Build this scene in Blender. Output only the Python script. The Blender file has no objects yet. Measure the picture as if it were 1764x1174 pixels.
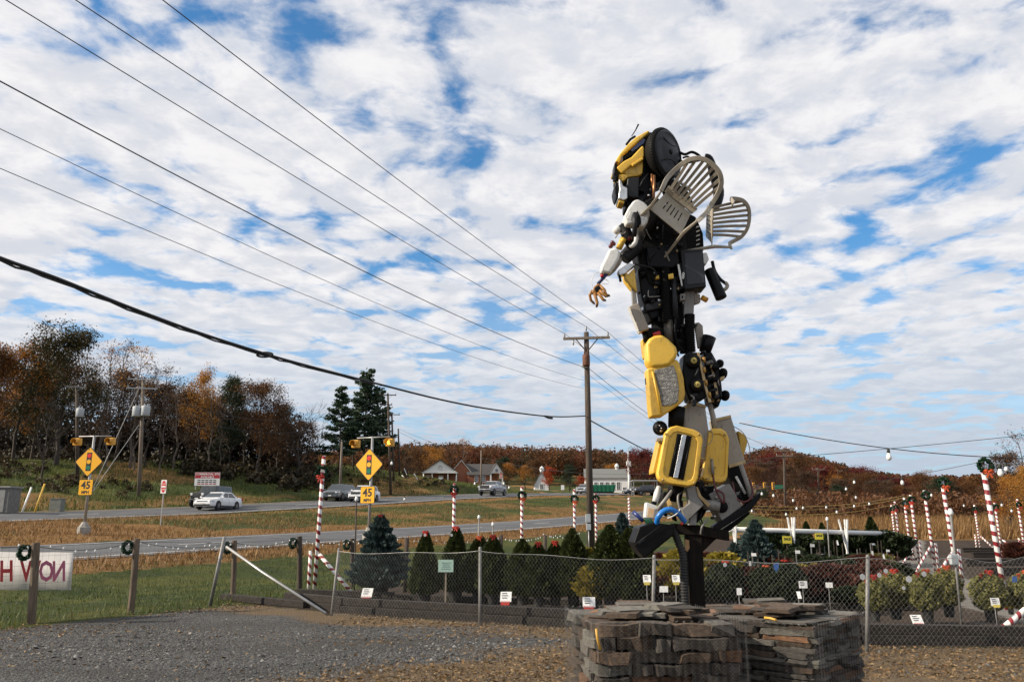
import bpy, bmesh, math, random
import numpy as np
from mathutils import Vector, Matrix, noise

# ------------------------------------------------------------------ camera, sky, sun, exposure
SC = bpy.context.scene
COL = SC.collection
EYE = 1.65
PITCH = math.atan(313 / 1400)
cam_d = bpy.data.cameras.new('camera')
cam_d.sensor_width = 36.0
cam_d.lens = 36.0 * 1400 / 1764
cam_d.clip_end = 6000
cam = bpy.data.objects.new('camera', cam_d)
COL.objects.link(cam)
cam.location = (0, 0, EYE)
cam.rotation_euler = (math.pi / 2 + PITCH, 0, 0)
SC.camera = cam

SUN_EL = math.radians(30)
SUN_A = math.radians(12)      # how far behind the camera's left shoulder
sun_dir = Vector((-math.cos(SUN_EL) * math.cos(SUN_A), -math.cos(SUN_EL) * math.sin(SUN_A), math.sin(SUN_EL)))
sl = bpy.data.lights.new('sun', 'SUN')
sl.energy = 5.0
sl.angle = math.radians(0.6)
sl.color = (1.0, 0.88, 0.72)
so = bpy.data.objects.new('sun', sl)
COL.objects.link(so)
so.rotation_euler = sun_dir.to_track_quat('Z', 'Y').to_euler()
so.location = (-40, -10, 40)

W = bpy.data.worlds.new('World')
SC.world = W
W.use_nodes = True


class NT:
    """tiny node-graph writer"""
    def __init__(s, tree):
        s.t = tree
        s.n = tree.nodes
        s.l = tree.links

    def node(s, typ, **kw):
        n = s.n.new(typ)
        for k, v in kw.items():
            if k == 'ins':
                for a, b in v.items():
                    if hasattr(b, 'is_output'):
                        s.l.new(b, n.inputs[a])
                    else:
                        n.inputs[a].default_value = b
            else:
                setattr(n, k, v)
        return n

    def math(s, op, a, b=0.0, c=None, clamp=False):
        ins = {0: a, 1: b}
        if c is not None:
            ins[2] = c
        return s.node('ShaderNodeMath', operation=op, use_clamp=clamp, ins=ins).outputs[0]

    def mix(s, f, a, b, typ='MIX'):
        n = s.node('ShaderNodeMix', data_type='RGBA', blend_type=typ)
        for i, v in ((0, f), (6, a), (7, b)):
            if hasattr(v, 'is_output'):
                s.l.new(v, n.inputs[i])
            else:
                if i and len(v) == 3:
                    v = (*v, 1)
                n.inputs[i].default_value = v
        return n.outputs[2]

    def noise(s, vec, scale, detail=4, rough=0.55, dist=0.0):
        n = s.node('ShaderNodeTexNoise', ins={'Scale': scale, 'Detail': detail, 'Roughness': rough, 'Distortion': dist})
        if vec is not None:
            s.l.new(vec, n.inputs['Vector'])
        return n.outputs[0]

    def ramp(s, v, a, b, lo=0.0, hi=1.0, smooth=True):
        n = s.node('ShaderNodeMapRange', interpolation_type='SMOOTHSTEP' if smooth else 'LINEAR', ins={1: a, 2: b, 3: lo, 4: hi})
        s.l.new(v, n.inputs[0])
        return n.outputs[0]


wt = NT(W.node_tree)
W.node_tree.nodes.clear()
sky = wt.node('ShaderNodeTexSky', sky_type='NISHITA', sun_disc=False, sun_elevation=SUN_EL,
              sun_rotation=math.atan2(sun_dir.x, sun_dir.y), altitude=100, air_density=1.0, dust_density=0.4, ozone_density=2.0)
geo = wt.node('ShaderNodeTexCoord')
sep = wt.node('ShaderNodeSeparateXYZ', ins={0: geo.outputs['Generated']})
zz = wt.math('MAXIMUM', sep.outputs[2], 0.0)
den = wt.math('ADD', zz, 0.10)
cx = wt.math('DIVIDE', sep.outputs[0], den)
cy = wt.math('DIVIDE', sep.outputs[1], den)
cv = wt.node('ShaderNodeCombineXYZ', ins={0: wt.math('ADD', cx, 3.7), 1: wt.math('ADD', cy, 1.3), 2: 0.35}).outputs[0]
# slow bands that open blue gaps, and rolling puffs inside them
warp = wt.node('ShaderNodeTexNoise', ins={'Scale': 2.6, 'Detail': 2.0})
wt.l.new(cv, warp.inputs['Vector'])
cvw = wt.node('ShaderNodeVectorMath', operation='MULTIPLY_ADD', ins={0: warp.outputs['Color'], 1: (0.16, 0.16, 0.0), 2: cv}).outputs[0]
big = wt.noise(cvw, 2.2, 3, 0.5)
puff = wt.noise(cvw, 10.5, 5, 0.55, 0.0)
vor = wt.node('ShaderNodeTexVoronoi', feature='F1', ins={'Scale': 6.8})
wt.l.new(cvw, vor.inputs['Vector'])
cell = wt.math('SUBTRACT', 1.0, vor.outputs['Distance'])
fine = wt.noise(cvw, 34.0, 4, 0.6)
mask = wt.math('ADD', wt.math('MULTIPLY', big, 0.75), wt.math('ADD', wt.math('MULTIPLY', puff, 0.55), wt.math('ADD', wt.math('MULTIPLY', fine, 0.16), wt.math('MULTIPLY', cell, 0.42))))
cover = wt.ramp(mask, 0.655, 0.925)
low = wt.ramp(zz, 0.02, 0.34)                       # the cloud sheet closes towards the horizon
cover = wt.math('MAXIMUM', cover, wt.math('MULTIPLY', wt.math('SUBTRACT', 1.0, low), 0.82), clamp=True)
dense = wt.ramp(mask, 0.9, 1.2)
shade = wt.noise(cvw, 7.5, 5, 0.6)
ccol = wt.mix(wt.ramp(shade, 0.36, 0.66), (6.9, 7.2, 7.9), (9.5, 9.35, 9.45))
ccol = wt.mix(wt.math('MULTIPLY', dense, 0.25), ccol, (9.2, 9.0, 9.0))
hz = wt.ramp(zz, 0.0, 0.30)
ccol = wt.mix(hz, (4.9, 5.8, 7.0), ccol)
blue = wt.mix(1.0, sky.outputs[0], (0.72, 1.38, 1.72), 'MULTIPLY')
final = wt.mix(cover, blue, ccol)
bg = wt.node('ShaderNodeBackground', ins={'Strength': 0.077})
wt.l.new(final, bg.inputs[0])
wo = wt.node('ShaderNodeOutputWorld')
wt.l.new(bg.outputs[0], wo.inputs[0])

SC.view_settings.view_transform = 'Standard'
SC.view_settings.look = 'None'
SC.view_settings.exposure = 0.36
SC.view_settings.gamma = 1.0
SC.view_settings.use_curve_mapping = False
SC.cycles.max_bounces = 5
SC.cycles.diffuse_bounces = 2
SC.cycles.glossy_bounces = 2
SC.cycles.transparent_max_bounces = 6

# ------------------------------------------------------------------ projection helper: where a sight line meets depth d
CP, SP = math.cos(PITCH), math.sin(PITCH)


def P(px, py, d):
    u = (px - 882) / 1400
    v = (587 - py) / 1400
    k = d / (CP - v * SP)
    return Vector((u * k, d, EYE + (SP + v * CP) * k))


# ------------------------------------------------------------------ materials
MATS = {}


def pm(name, col, col2=None, scale=6.0, rough=0.6, bump=0.0, bscale=None, metal=0.0, coat=0.0, rnd=0.0, spec=0.5,
       trans=0.0, detail=5, stretch=None, coord='Object', dirt=0.0):
    if name in MATS:
        return MATS[name]
    m = bpy.data.materials.new(name)
    m.use_nodes = True
    t = NT(m.node_tree)
    b = m.node_tree.nodes['Principled BSDF']
    tc = t.node('ShaderNodeTexCoord')
    vec = tc.outputs[coord]
    oi = t.node('ShaderNodeObjectInfo')
    vec = t.node('ShaderNodeVectorMath', operation='MULTIPLY_ADD',
                 ins={0: oi.outputs['Random'], 1: (17.0, 9.0, 5.0), 2: vec}).outputs[0]
    if stretch:
        vec = t.node('ShaderNodeVectorMath', operation='MULTIPLY', ins={0: vec, 1: stretch}).outputs[0]
    c2 = col2 or tuple(c * 0.8 for c in col)
    nz = t.noise(vec, scale, detail, 0.6)
    c = t.mix(t.ramp(nz, 0.32, 0.68), col, c2)
    if dirt:
        dz = t.noise(vec, scale * 0.35, 6, 0.7)
        c = t.mix(t.math('MULTIPLY', t.ramp(dz, 0.5, 0.72), dirt), c, (0.06, 0.05, 0.04))
        sv = t.node('ShaderNodeVectorMath', operation='MULTIPLY', ins={0: vec, 1: (1.0, 1.0, 0.22)}).outputs[0]
        c = t.mix(t.math('MULTIPLY', t.ramp(t.noise(sv, scale * 9, 4, 0.7), 0.56, 0.70), dirt * 1.3), c, (0.10, 0.085, 0.065))
        c = t.mix(t.math('MULTIPLY', t.ramp(t.noise(vec, scale * 30, 2, 0.6), 0.66, 0.72), dirt), c, (0.45, 0.43, 0.38))
    if rnd:
        v = t.math('ADD', t.math('MULTIPLY', oi.outputs['Random'], rnd), 1.0 - rnd / 2)
        c = t.mix(1.0, c, t.node('ShaderNodeCombineColor', ins={0: v, 1: v, 2: v}).outputs[0], 'MULTIPLY')
    t.l.new(c, b.inputs['Base Color'])
    b.inputs['Roughness'].default_value = rough
    b.inputs['Metallic'].default_value = metal
    b.inputs['Specular IOR Level'].default_value = spec
    b.inputs['Coat Weight'].default_value = coat
    if trans:
        b.inputs['Transmission Weight'].default_value = trans
    rz = t.ramp(nz, 0.2, 0.8, max(rough - 0.12, 0.02), min(rough + 0.12, 1.0))
    t.l.new(rz, b.inputs['Roughness'])
    if bump:
        bz = t.noise(vec, bscale or scale * 3, 6, 0.65)
        bn = t.node('ShaderNodeBump', ins={'Strength': bump, 'Distance': 0.02})
        t.l.new(bz, bn.inputs['Height'])
        t.l.new(bn.outputs[0], b.inputs['Normal'])
    MATS[name] = m
    return m


def leaf_mat(name, cols, rnd=0.5, trans=0.35, rough=0.6):
    """foliage: colour picked per leaf (attribute lv) and per plant"""
    if name in MATS:
        return MATS[name]
    m = bpy.data.materials.new(name)
    m.use_nodes = True
    t = NT(m.node_tree)
    b = m.node_tree.nodes['Principled BSDF']
    at = t.node('ShaderNodeAttribute', attribute_name='lv')
    oi = t.node('ShaderNodeObjectInfo')
    f = t.math('ADD', t.math('MULTIPLY', at.outputs['Fac'], 1.0 - rnd), t.math('MULTIPLY', oi.outputs['Random'], rnd))
    r = t.node('ShaderNodeValToRGB')
    r.color_ramp.interpolation = 'LINEAR'
    els = r.color_ramp.elements
    while len(els) < len(cols):
        els.new(0.5)
    for i, c in enumerate(cols):
        els[i].position = i / max(1, len(cols) - 1)
        els[i].color = (*c, 1)
    t.l.new(f, r.inputs[0])
    t.l.new(r.outputs[0], b.inputs['Base Color'])
    b.inputs['Roughness'].default_value = rough
    b.inputs['Specular IOR Level'].default_value = 0.25
    if trans:
        tr = t.node('ShaderNodeBsdfTranslucent')
        t.l.new(r.outputs[0], tr.inputs[0])
        mx = t.node('ShaderNodeMixShader', ins={0: trans})
        t.l.new(b.outputs[0], mx.inputs[1])
        t.l.new(tr.outputs[0], mx.inputs[2])
        t.l.new(mx.outputs[0], m.node_tree.nodes['Material Output'].inputs[0])
    MATS[name] = m
    return m


def emit_mat(name, col, strength):
    m = bpy.data.materials.new(name)
    m.use_nodes = True
    b = m.node_tree.nodes['Principled BSDF']
    b.inputs['Base Color'].default_value = (*col, 1)
    b.inputs['Emission Color'].default_value = (*col, 1)
    b.inputs['Emission Strength'].default_value = strength
    b.inputs['Roughness'].default_value = 0.35
    MATS[name] = m
    return m


# ------------------------------------------------------------------ mesh builder
def basis(axis, up=None):
    z = Vector(axis).normalized()
    a = Vector(up) if up else (Vector((0, 0, 1)) if abs(z.z) < 0.9 else Vector((1, 0, 0)))
    x = a.cross(z).normalized()
    y = z.cross(x)
    return x, y, z


class MB:
    def __init__(s):
        s.v, s.f, s.m, s.s = [], [], [], []
        s.lv = None

    def add(s, vs, fs, mi=0, smooth=False):
        o = len(s.v)
        s.v.extend([tuple(p) for p in vs])
        for f in fs:
            s.f.append(tuple(i + o for i in f))
            s.m.append(mi)
            s.s.append(smooth)
        return s

    def box(s, c, size, rot=None, mi=0):
        hx, hy, hz = size[0] / 2, size[1] / 2, size[2] / 2
        vs = [Vector((x, y, z)) for x in (-hx, hx) for y in (-hy, hy) for z in (-hz, hz)]
        if rot is not None:
            vs = [rot @ p for p in vs]
        c = Vector(c)
        vs = [p + c for p in vs]
        return s.add(vs, [(0, 1, 3, 2), (4, 6, 7, 5), (0, 4, 5, 1), (2, 3, 7, 6), (0, 2, 6, 4), (1, 5, 7, 3)], mi)

    def bar(s, p0, p1, w, h, up=None, mi=0):
        """box beam from p0 to p1"""
        p0, p1 = Vector(p0), Vector(p1)
        x, y, z = basis(p1 - p0, up)
        vs = []
        for p in (p0, p1):
            for a, b in ((-1, -1), (1, -1), (1, 1), (-1, 1)):
                vs.append(p + x * a * w / 2 + y * b * h / 2)
        return s.add(vs, [(3, 2, 1, 0), (4, 5, 6, 7), (0, 1, 5, 4), (1, 2, 6, 5), (2, 3, 7, 6), (3, 0, 4, 7)], mi)

    def tube(s, pts, r, n=8, cap=True, mi=0, smooth=True):
        pts = [Vector(p) for p in pts]
        rs = r if hasattr(r, '__len__') else [r] * len(pts)
        vs, fs = [], []
        prev = None
        for i, p in enumerate(pts):
            d = (pts[min(i + 1, len(pts) - 1)] - pts[max(i - 1, 0)])
            if d.length < 1e-9:
                d = Vector((0, 0, 1))
            d.normalize()
            if prev is None:
                x, y, _ = basis(d)
            else:
                x = prev - d * prev.dot(d)
                x = x.normalized() if x.length > 1e-6 else basis(d)[0]
                y = d.cross(x)
            prev = x
            for k in range(n):
                a = 2 * math.pi * k / n
                vs.append(p + (x * math.cos(a) + y * math.sin(a)) * rs[i])
        for i in range(len(pts) - 1):
            for k in range(n):
                a, b = i * n + k, i * n + (k + 1) % n
                fs.append((a, b, b + n, a + n))
        s.add(vs, fs, mi, smooth)
        if cap:
            o = len(s.v) - len(vs)
            s.f.append(tuple(o + k for k in reversed(range(n))))
            s.f.append(tuple(o + (len(pts) - 1) * n + k for k in range(n)))
            s.m += [mi, mi]
            s.s += [False, False]
        return s

    def cyl(s, p0, p1, r0, r1=None, n=16, mi=0):
        return s.tube([p0, p1], [r0, r0 if r1 is None else r1], n, True, mi)

    def lathe(s, prof, origin, axis, n=20, mi=0, smooth=True, up=None):
        """prof: list of (radius, along axis)"""
        x, y, z = basis(axis, up)
        o = Vector(origin)
        vs, fs = [], []
        for r, h in prof:
            for k in range(n):
                a = 2 * math.pi * k / n
                vs.append(o + z * h + (x * math.cos(a) + y * math.sin(a)) * max(r, 1e-4))
        for i in range(len(prof) - 1):
            for k in range(n):
                a, b = i * n + k, i * n + (k + 1) % n
                fs.append((a, b, b + n, a + n))
        return s.add(vs, fs, mi, smooth)

    def ball(s, c, r, n=12, mi=0, squash=(1, 1, 1)):
        c = Vector(c)
        vs, fs = [], []
        h = n // 2
        for i in range(h + 1):
            th = math.pi * i / h
            for k in range(n):
                a = 2 * math.pi * k / n
                vs.append(c + Vector((math.sin(th) * math.cos(a) * squash[0], math.sin(th) * math.sin(a) * squash[1], math.cos(th) * squash[2])) * r)
        for i in range(h):
            for k in range(n):
                a, b = i * n + k, i * n + (k + 1) % n
                fs.append((a, a + n, b + n, b))
        return s.add(vs, fs, mi, True)

    def prism(s, pts, off, mi=0):
        n = len(pts)
        off = Vector(off)
        pts = [Vector(p) for p in pts]
        vs = pts + [p + off for p in pts]
        fs = [tuple(range(n)), tuple(reversed(range(n, 2 * n)))]
        fs += [(i, i + n, (i + 1) % n + n, (i + 1) % n) for i in range(n)]
        return s.add(vs, fs, mi)

    def mesh(s, name, mats):
        me = bpy.data.meshes.new(name)
        me.from_pydata(s.v, [], s.f)
        for m in (mats if isinstance(mats, (list, tuple)) else [mats]):
            me.materials.append(m)
        me.polygons.foreach_set('material_index', s.m)
        me.polygons.foreach_set('use_smooth', s.s)
        me.update()
        return me

    def build(s, name, mats, parent=None, bevel=0.0, kind=None, fix=False, seg=2):
        me = s.mesh(name, mats)
        if fix:
            bm = bmesh.new()
            bm.from_mesh(me)
            bmesh.ops.recalc_face_normals(bm, faces=bm.faces)
            bm.to_mesh(me)
            bm.free()
        o = link(name, me, parent)
        if bevel:
            b = o.modifiers.new('bevel', 'BEVEL')
            b.width = bevel
            b.segments = seg
            b.limit_method = 'ANGLE'
            b.angle_limit = math.radians(35)
            b.harden_normals = False
            for p in me.polygons:
                p.use_smooth = True
            o.modifiers.new('wn', 'WEIGHTED_NORMAL')
        if kind:
            o['kind'] = kind
        return o


def link(name, data, parent=None):
    o = bpy.data.objects.new(name, data)
    COL.objects.link(o)
    if parent is not None:
        o.parent = parent
        o.matrix_parent_inverse = parent.matrix_local.inverted() if parent.parent is None else (parent.parent.matrix_local @ parent.matrix_parent_inverse @ parent.matrix_local).inverted()
    return o


def child(name, data, parent):
    """child whose mesh is already in the parent's space"""
    o = bpy.data.objects.new(name, data)
    COL.objects.link(o)
    o.parent = parent
    return o


def tag(o, label=None, cat=None, group=None, kind=None):
    if label:
        o['label'] = label
    if cat:
        o['category'] = cat
    if group:
        o['group'] = group
    if kind:
        o['kind'] = kind
    return o


def thing(name, loc, label, cat, group=None, rz=0.0):
    o = bpy.data.objects.new(name, None)
    COL.objects.link(o)
    o.location = loc
    o.rotation_euler = (0, 0, rz)
    o.empty_display_size = 0.2
    return tag(o, label, cat, group)


def wthing(name, label, cat, group=None, loc=(0, 0, 0)):
    """a thing whose parts are written in world coordinates"""
    o = thing(name, loc, label, cat, group)
    bpy.context.view_layer.update() if False else None
    o.matrix_local = Matrix.Translation(Vector(loc))
    return o


def copy_tree(o, parent=None):
    c = o.copy()
    COL.objects.link(c)
    c.parent = parent
    for ch in KIDS.get(o.name, []):
        copy_tree(ch, c)
    return c


KIDS = {}


def kid(name, mb, mats, parent, bevel=0.0, kind=None, fix=False, seg=2):
    """part in its parent's own space, remembered so that it can be copied"""
    o = mb.build(name, mats, None, bevel, kind, fix, seg) if isinstance(mb, MB) else link(name, mb)
    if kind:
        o['kind'] = kind
    o.parent = parent
    KIDS.setdefault(parent.name, []).append(o)
    return o


def text_mesh(txt, size, mat, align='CENTER', shear=0.0, extrude=0.0, bold=0.0):
    cu = bpy.data.curves.new('txt', 'FONT')
    cu.body = txt
    cu.size = size
    cu.align_x = align
    cu.align_y = 'CENTER'
    cu.shear = shear
    cu.extrude = extrude
    cu.offset = bold
    cu.resolution_u = 2
    ob = bpy.data.objects.new('txt', cu)
    COL.objects.link(ob)
    dg = bpy.context.evaluated_depsgraph_get()
    dg.update()
    me = bpy.data.meshes.new_from_object(ob.evaluated_get(dg))
    bpy.data.objects.remove(ob)
    bpy.data.curves.remove(cu)
    me.materials.clear()
    me.materials.append(mat)
    return me


def np_mesh(name, V, F, mats, lv=None, smooth=False):
    """fast mesh from numpy: V (n,3), F (m,k)"""
    me = bpy.data.meshes.new(name)
    V = np.asarray(V, dtype=np.float32)
    F = np.asarray(F, dtype=np.int32)
    me.vertices.add(len(V))
    me.vertices.foreach_set('co', V.ravel())
    k = F.shape[1]
    me.loops.add(F.size)
    me.loops.foreach_set('vertex_index', F.ravel())
    me.polygons.add(len(F))
    me.polygons.foreach_set('loop_start', np.arange(0, F.size, k, dtype=np.int32))
    me.polygons.foreach_set('loop_total', np.full(len(F), k, dtype=np.int32))
    if smooth:
        me.polygons.foreach_set('use_smooth', np.ones(len(F), dtype=bool))
    me.update(calc_edges=True)
    for m in (mats if isinstance(mats, (list, tuple)) else [mats]):
        me.materials.append(m)
    if lv is not None:
        a = me.attributes.new('lv', 'FLOAT', 'POINT')
        a.data.foreach_set('value', np.asarray(lv, dtype=np.float32))
    return me


def leaf_cards(C, size, rng, lv=None, updown=0.5, elong=1.0, dirs=None):
    """one quad per centre in C (n,3), random orientation"""
    n = len(C)
    a = rng.normal(size=(n, 3))
    a[:, 2] *= updown
    if dirs is not None:
        a = dirs + a * 0.35
    a /= np.linalg.norm(a, axis=1, keepdims=True) + 1e-9
    b = rng.normal(size=(n, 3))
    b -= a * (a * b).sum(1, keepdims=True)
    b /= np.linalg.norm(b, axis=1, keepdims=True) + 1e-9
    s = (np.asarray(size) * rng.uniform(0.6, 1.4, n))[:, None]
    a = a * s * elong
    b = b * s
    V = np.empty((n, 4, 3))
    V[:, 0] = C - a * 0.5
    V[:, 1] = C + b * 0.45 + a * .1
    V[:, 2] = C + a * 0.55
    V[:, 3] = C - b * 0.45 + a * .1
    F = np.arange(4 * n).reshape(n, 4)
    if lv is None:
        lv = rng.uniform(0, 1, n)
    return V.reshape(-1, 3), F, np.repeat(lv, 4)


rng = np.random.default_rng(7)
random.seed(7)

# ------------------------------------------------------------------ the lie of the land
_hf = ([-80, 0, 26, 40, 57, 70, 93, 110, 150, 220, 400, 900], [0.0, 0.1, 0.49, 0.79, 1.2, 1.6, 2.45, 3.15, 5, 7.5, 12, 20])
_ff = ([-80, 0, 25, 37.5, 53, 71, 88, 109, 150, 220, 400, 900], [0.6, 1.0, 1.35, 1.65, 2.29, 3.35, 4.4, 5.5, 7, 9, 13, 21])
TX, TY = 0.4392, 0.8984


def qf(x, y):
    q = (x + 26.56) * (-TY) + y * TX
    s = (x + 26.56) * TX + y * TY
    return q, s * TY          # distance left of the near road's edge line, depth of the foot point


def road_xy(q, f):
    s = f / TY
    return -26.56 + s * TX - q * TY, s * TY + q * TX


def sst(x, a, b):
    t = np.clip((x - a) / (b - a), 0, 1)
    return t * t * (3 - 2 * t)


def H(x, y):
    x = np.asarray(x, float)
    y = np.asarray(y, float)
    q, f = qf(x, y)
    h1 = np.interp(f, *_hf)
    hF = np.interp(f, *_ff)
    zr = np.interp(y, [0, 45, 70, 110, 200, 400, 900], [0, 0, .8, 2.2, 5, 10, 20])
    hill = np.interp(y, [230, 320, 430, 900], [0, 4, 13, 26])
    left = sst(-x, 10, 30) * 0.0
    # right of the road
    k = sst(q, -14, -0.5)
    z = zr * (1 - k) + h1 * k
    z = z - 0.28 * np.exp(-((q + 6) / 3.0) ** 2) * (y < 60)
    # near road, median, far road
    z = np.where(q > 0, h1 + 0.15 * np.clip(q / 9, 0, 1), z)
    m = np.clip((q - 9) / 16, 0, 1)
    zm = (h1 + .15) * (1 - m) + hF * m + 0.10 * np.sin(m * math.pi) * np.where(f > 60, 1.0, 2.2)
    z = np.where(q > 9, zm, z)
    z = np.where(q > 25, hF + 0.45 * np.clip((q - 25) / 9, 0, 1), z)
    B = np.interp(f, [60, 110, 150], [.20, .20, .05])
    bank = B * np.clip(q - 35, 0, 24) + 0.03 * np.clip(q - 59, 0, 400)
    z = np.where(q > 34, hF + .45 + bank * sst(q, 34, 38), z)
    return z + hill


def Hs(x, y):
    return float(H(x, y))


def G(px, d, dz=0.0):
    """ground point under image column px at depth d"""
    p = P(px, 900, d)
    return Vector((p.x, d, Hs(p.x, d) + dz))
# ------------------------------------------------------------------ ground sheet
def axis_pts(lims):
    out = []
    for a, b, st in lims:
        out += list(np.arange(a, b, st))
    return np.array(out + [lims[-1][1]])


gx = axis_pts([(-1500, -200, 50), (-200, -60, 5), (-60, -16, 1.2), (-16, 14, 0.4), (14, 40, 1.0), (40, 200, 5), (200, 1500, 50)])
gy = axis_pts([(-60, 4, 4), (4, 30, 0.4), (30, 60, 0.8), (60, 140, 1.6), (140, 300, 5), (300, 500, 15), (500, 1500, 60)])
XX, YY = np.meshgrid(gx, gy)
ZZ = H(XX, YY)
QQ, FF = qf(XX, YY)
# the land dips a little under the roads so that the asphalt sheets lie clear of it
onroad = ((QQ > 0.05) & (QQ < 8.95)) | ((QQ > 25.05) & (QQ < 33.95))
ZZ = ZZ - np.where(onroad, 0.12, 0)
nz2 = np.vectorize(lambda a, b: noise.noise(Vector((a * .35, b * .35, 3.1))))(XX, YY)
nz3 = np.vectorize(lambda a, b: noise.noise(Vector((a * .09, b * .09, 9.1))))(XX, YY)
rough = np.where(QQ > 9, 0.16, 0.05) * np.where(QQ > 35, 2.2, 1.0)
ZZ = ZZ + np.where(onroad, 0, nz2 * rough * np.clip(np.minimum(np.abs(QQ), np.abs(QQ - 9)), 0, 1) * np.clip(np.minimum(np.abs(QQ - 25), np.abs(QQ - 34)), 0, 1))

# fence line that parts the lawn from the yard: pasture posts, then on past the nursery beds
FLINE = [(-22, 1.0), (-8.0, 13.5), (-7.0, 14.9), (-6.15, 16.4), (-5.0, 18.6), (-3.4, 22.5), (1.5, 33.0), (9, 48), (30, 92)]


def side_of_fence(x, y):
    fx = np.interp(y, [p[1] for p in FLINE], [p[0] for p in FLINE])
    return x - fx           # >0: yard side


SD = side_of_fence(XX, YY)
# which cover lies where: 0 grass, gravel, mulch, path
yard = np.clip((SD + 0.05) / 0.5, 0, 1) * (QQ < -4)
NYX, NYY = [-6, -3.3, -.55, 2.1, 4.8, 14], [17.6, 15.6, 14.2, 12.9, 11.5, 11.0]
nurs_y = np.interp(XX, NYX, NYY)


def brown_amt(x, y):
    ny_ = np.interp(x, NYX, NYY)
    return np.maximum(sst(x - y, -13.4, -9.6), .75 * sst(y - ny_, -1.9, -.4))


nursery = yard * np.clip((YY - nurs_y) / 0.4, 0, 1) * (YY < 59)
field = yard * (YY >= 58)
gravel = yard * (1 - nursery) * (YY < 58)
path_c = np.interp(YY, [11, 18, 26, 36, 48, 60], [9.5, 10.2, 12.8, 17.0, 22.5, 28.5])
path = nursery * np.clip(1.6 - np.abs(XX - path_c), 0, 1)
tan = np.zeros_like(XX)
tan = np.where((QQ > 9) & (QQ < 25), np.clip(0.95 - sst(FF, 34, 62) * 0.62 + nz3 * 0.9 + nz2 * .35, 0, 1), tan)
tan = np.where((QQ > 22.5) & (QQ < 25), np.maximum(tan, 0.85), tan)
tan = np.where((QQ > 9) & (QQ < 11.3), np.maximum(tan, 0.9), tan)
tan = np.where((QQ > -3.4) & (QQ <= 0), np.clip(1.1 + QQ * .16 + nz2 * .6, 0, 1), tan)
tan = np.where((QQ > 34) & (QQ < 35.2), 0.8, tan)
tan = np.where((QQ > 36), np.clip(0.35 + nz3 * 1.2, 0, .9), tan)
tan = np.where(field > 0.5, 0.85 + nz3 * .3, tan)

ny, nx = XX.shape
idx = np.arange(nx * ny).reshape(ny, nx)
Fq = np.stack([idx[:-1, :-1], idx[:-1, 1:], idx[1:, 1:], idx[1:, :-1]], -1).reshape(-1, 4)


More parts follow.
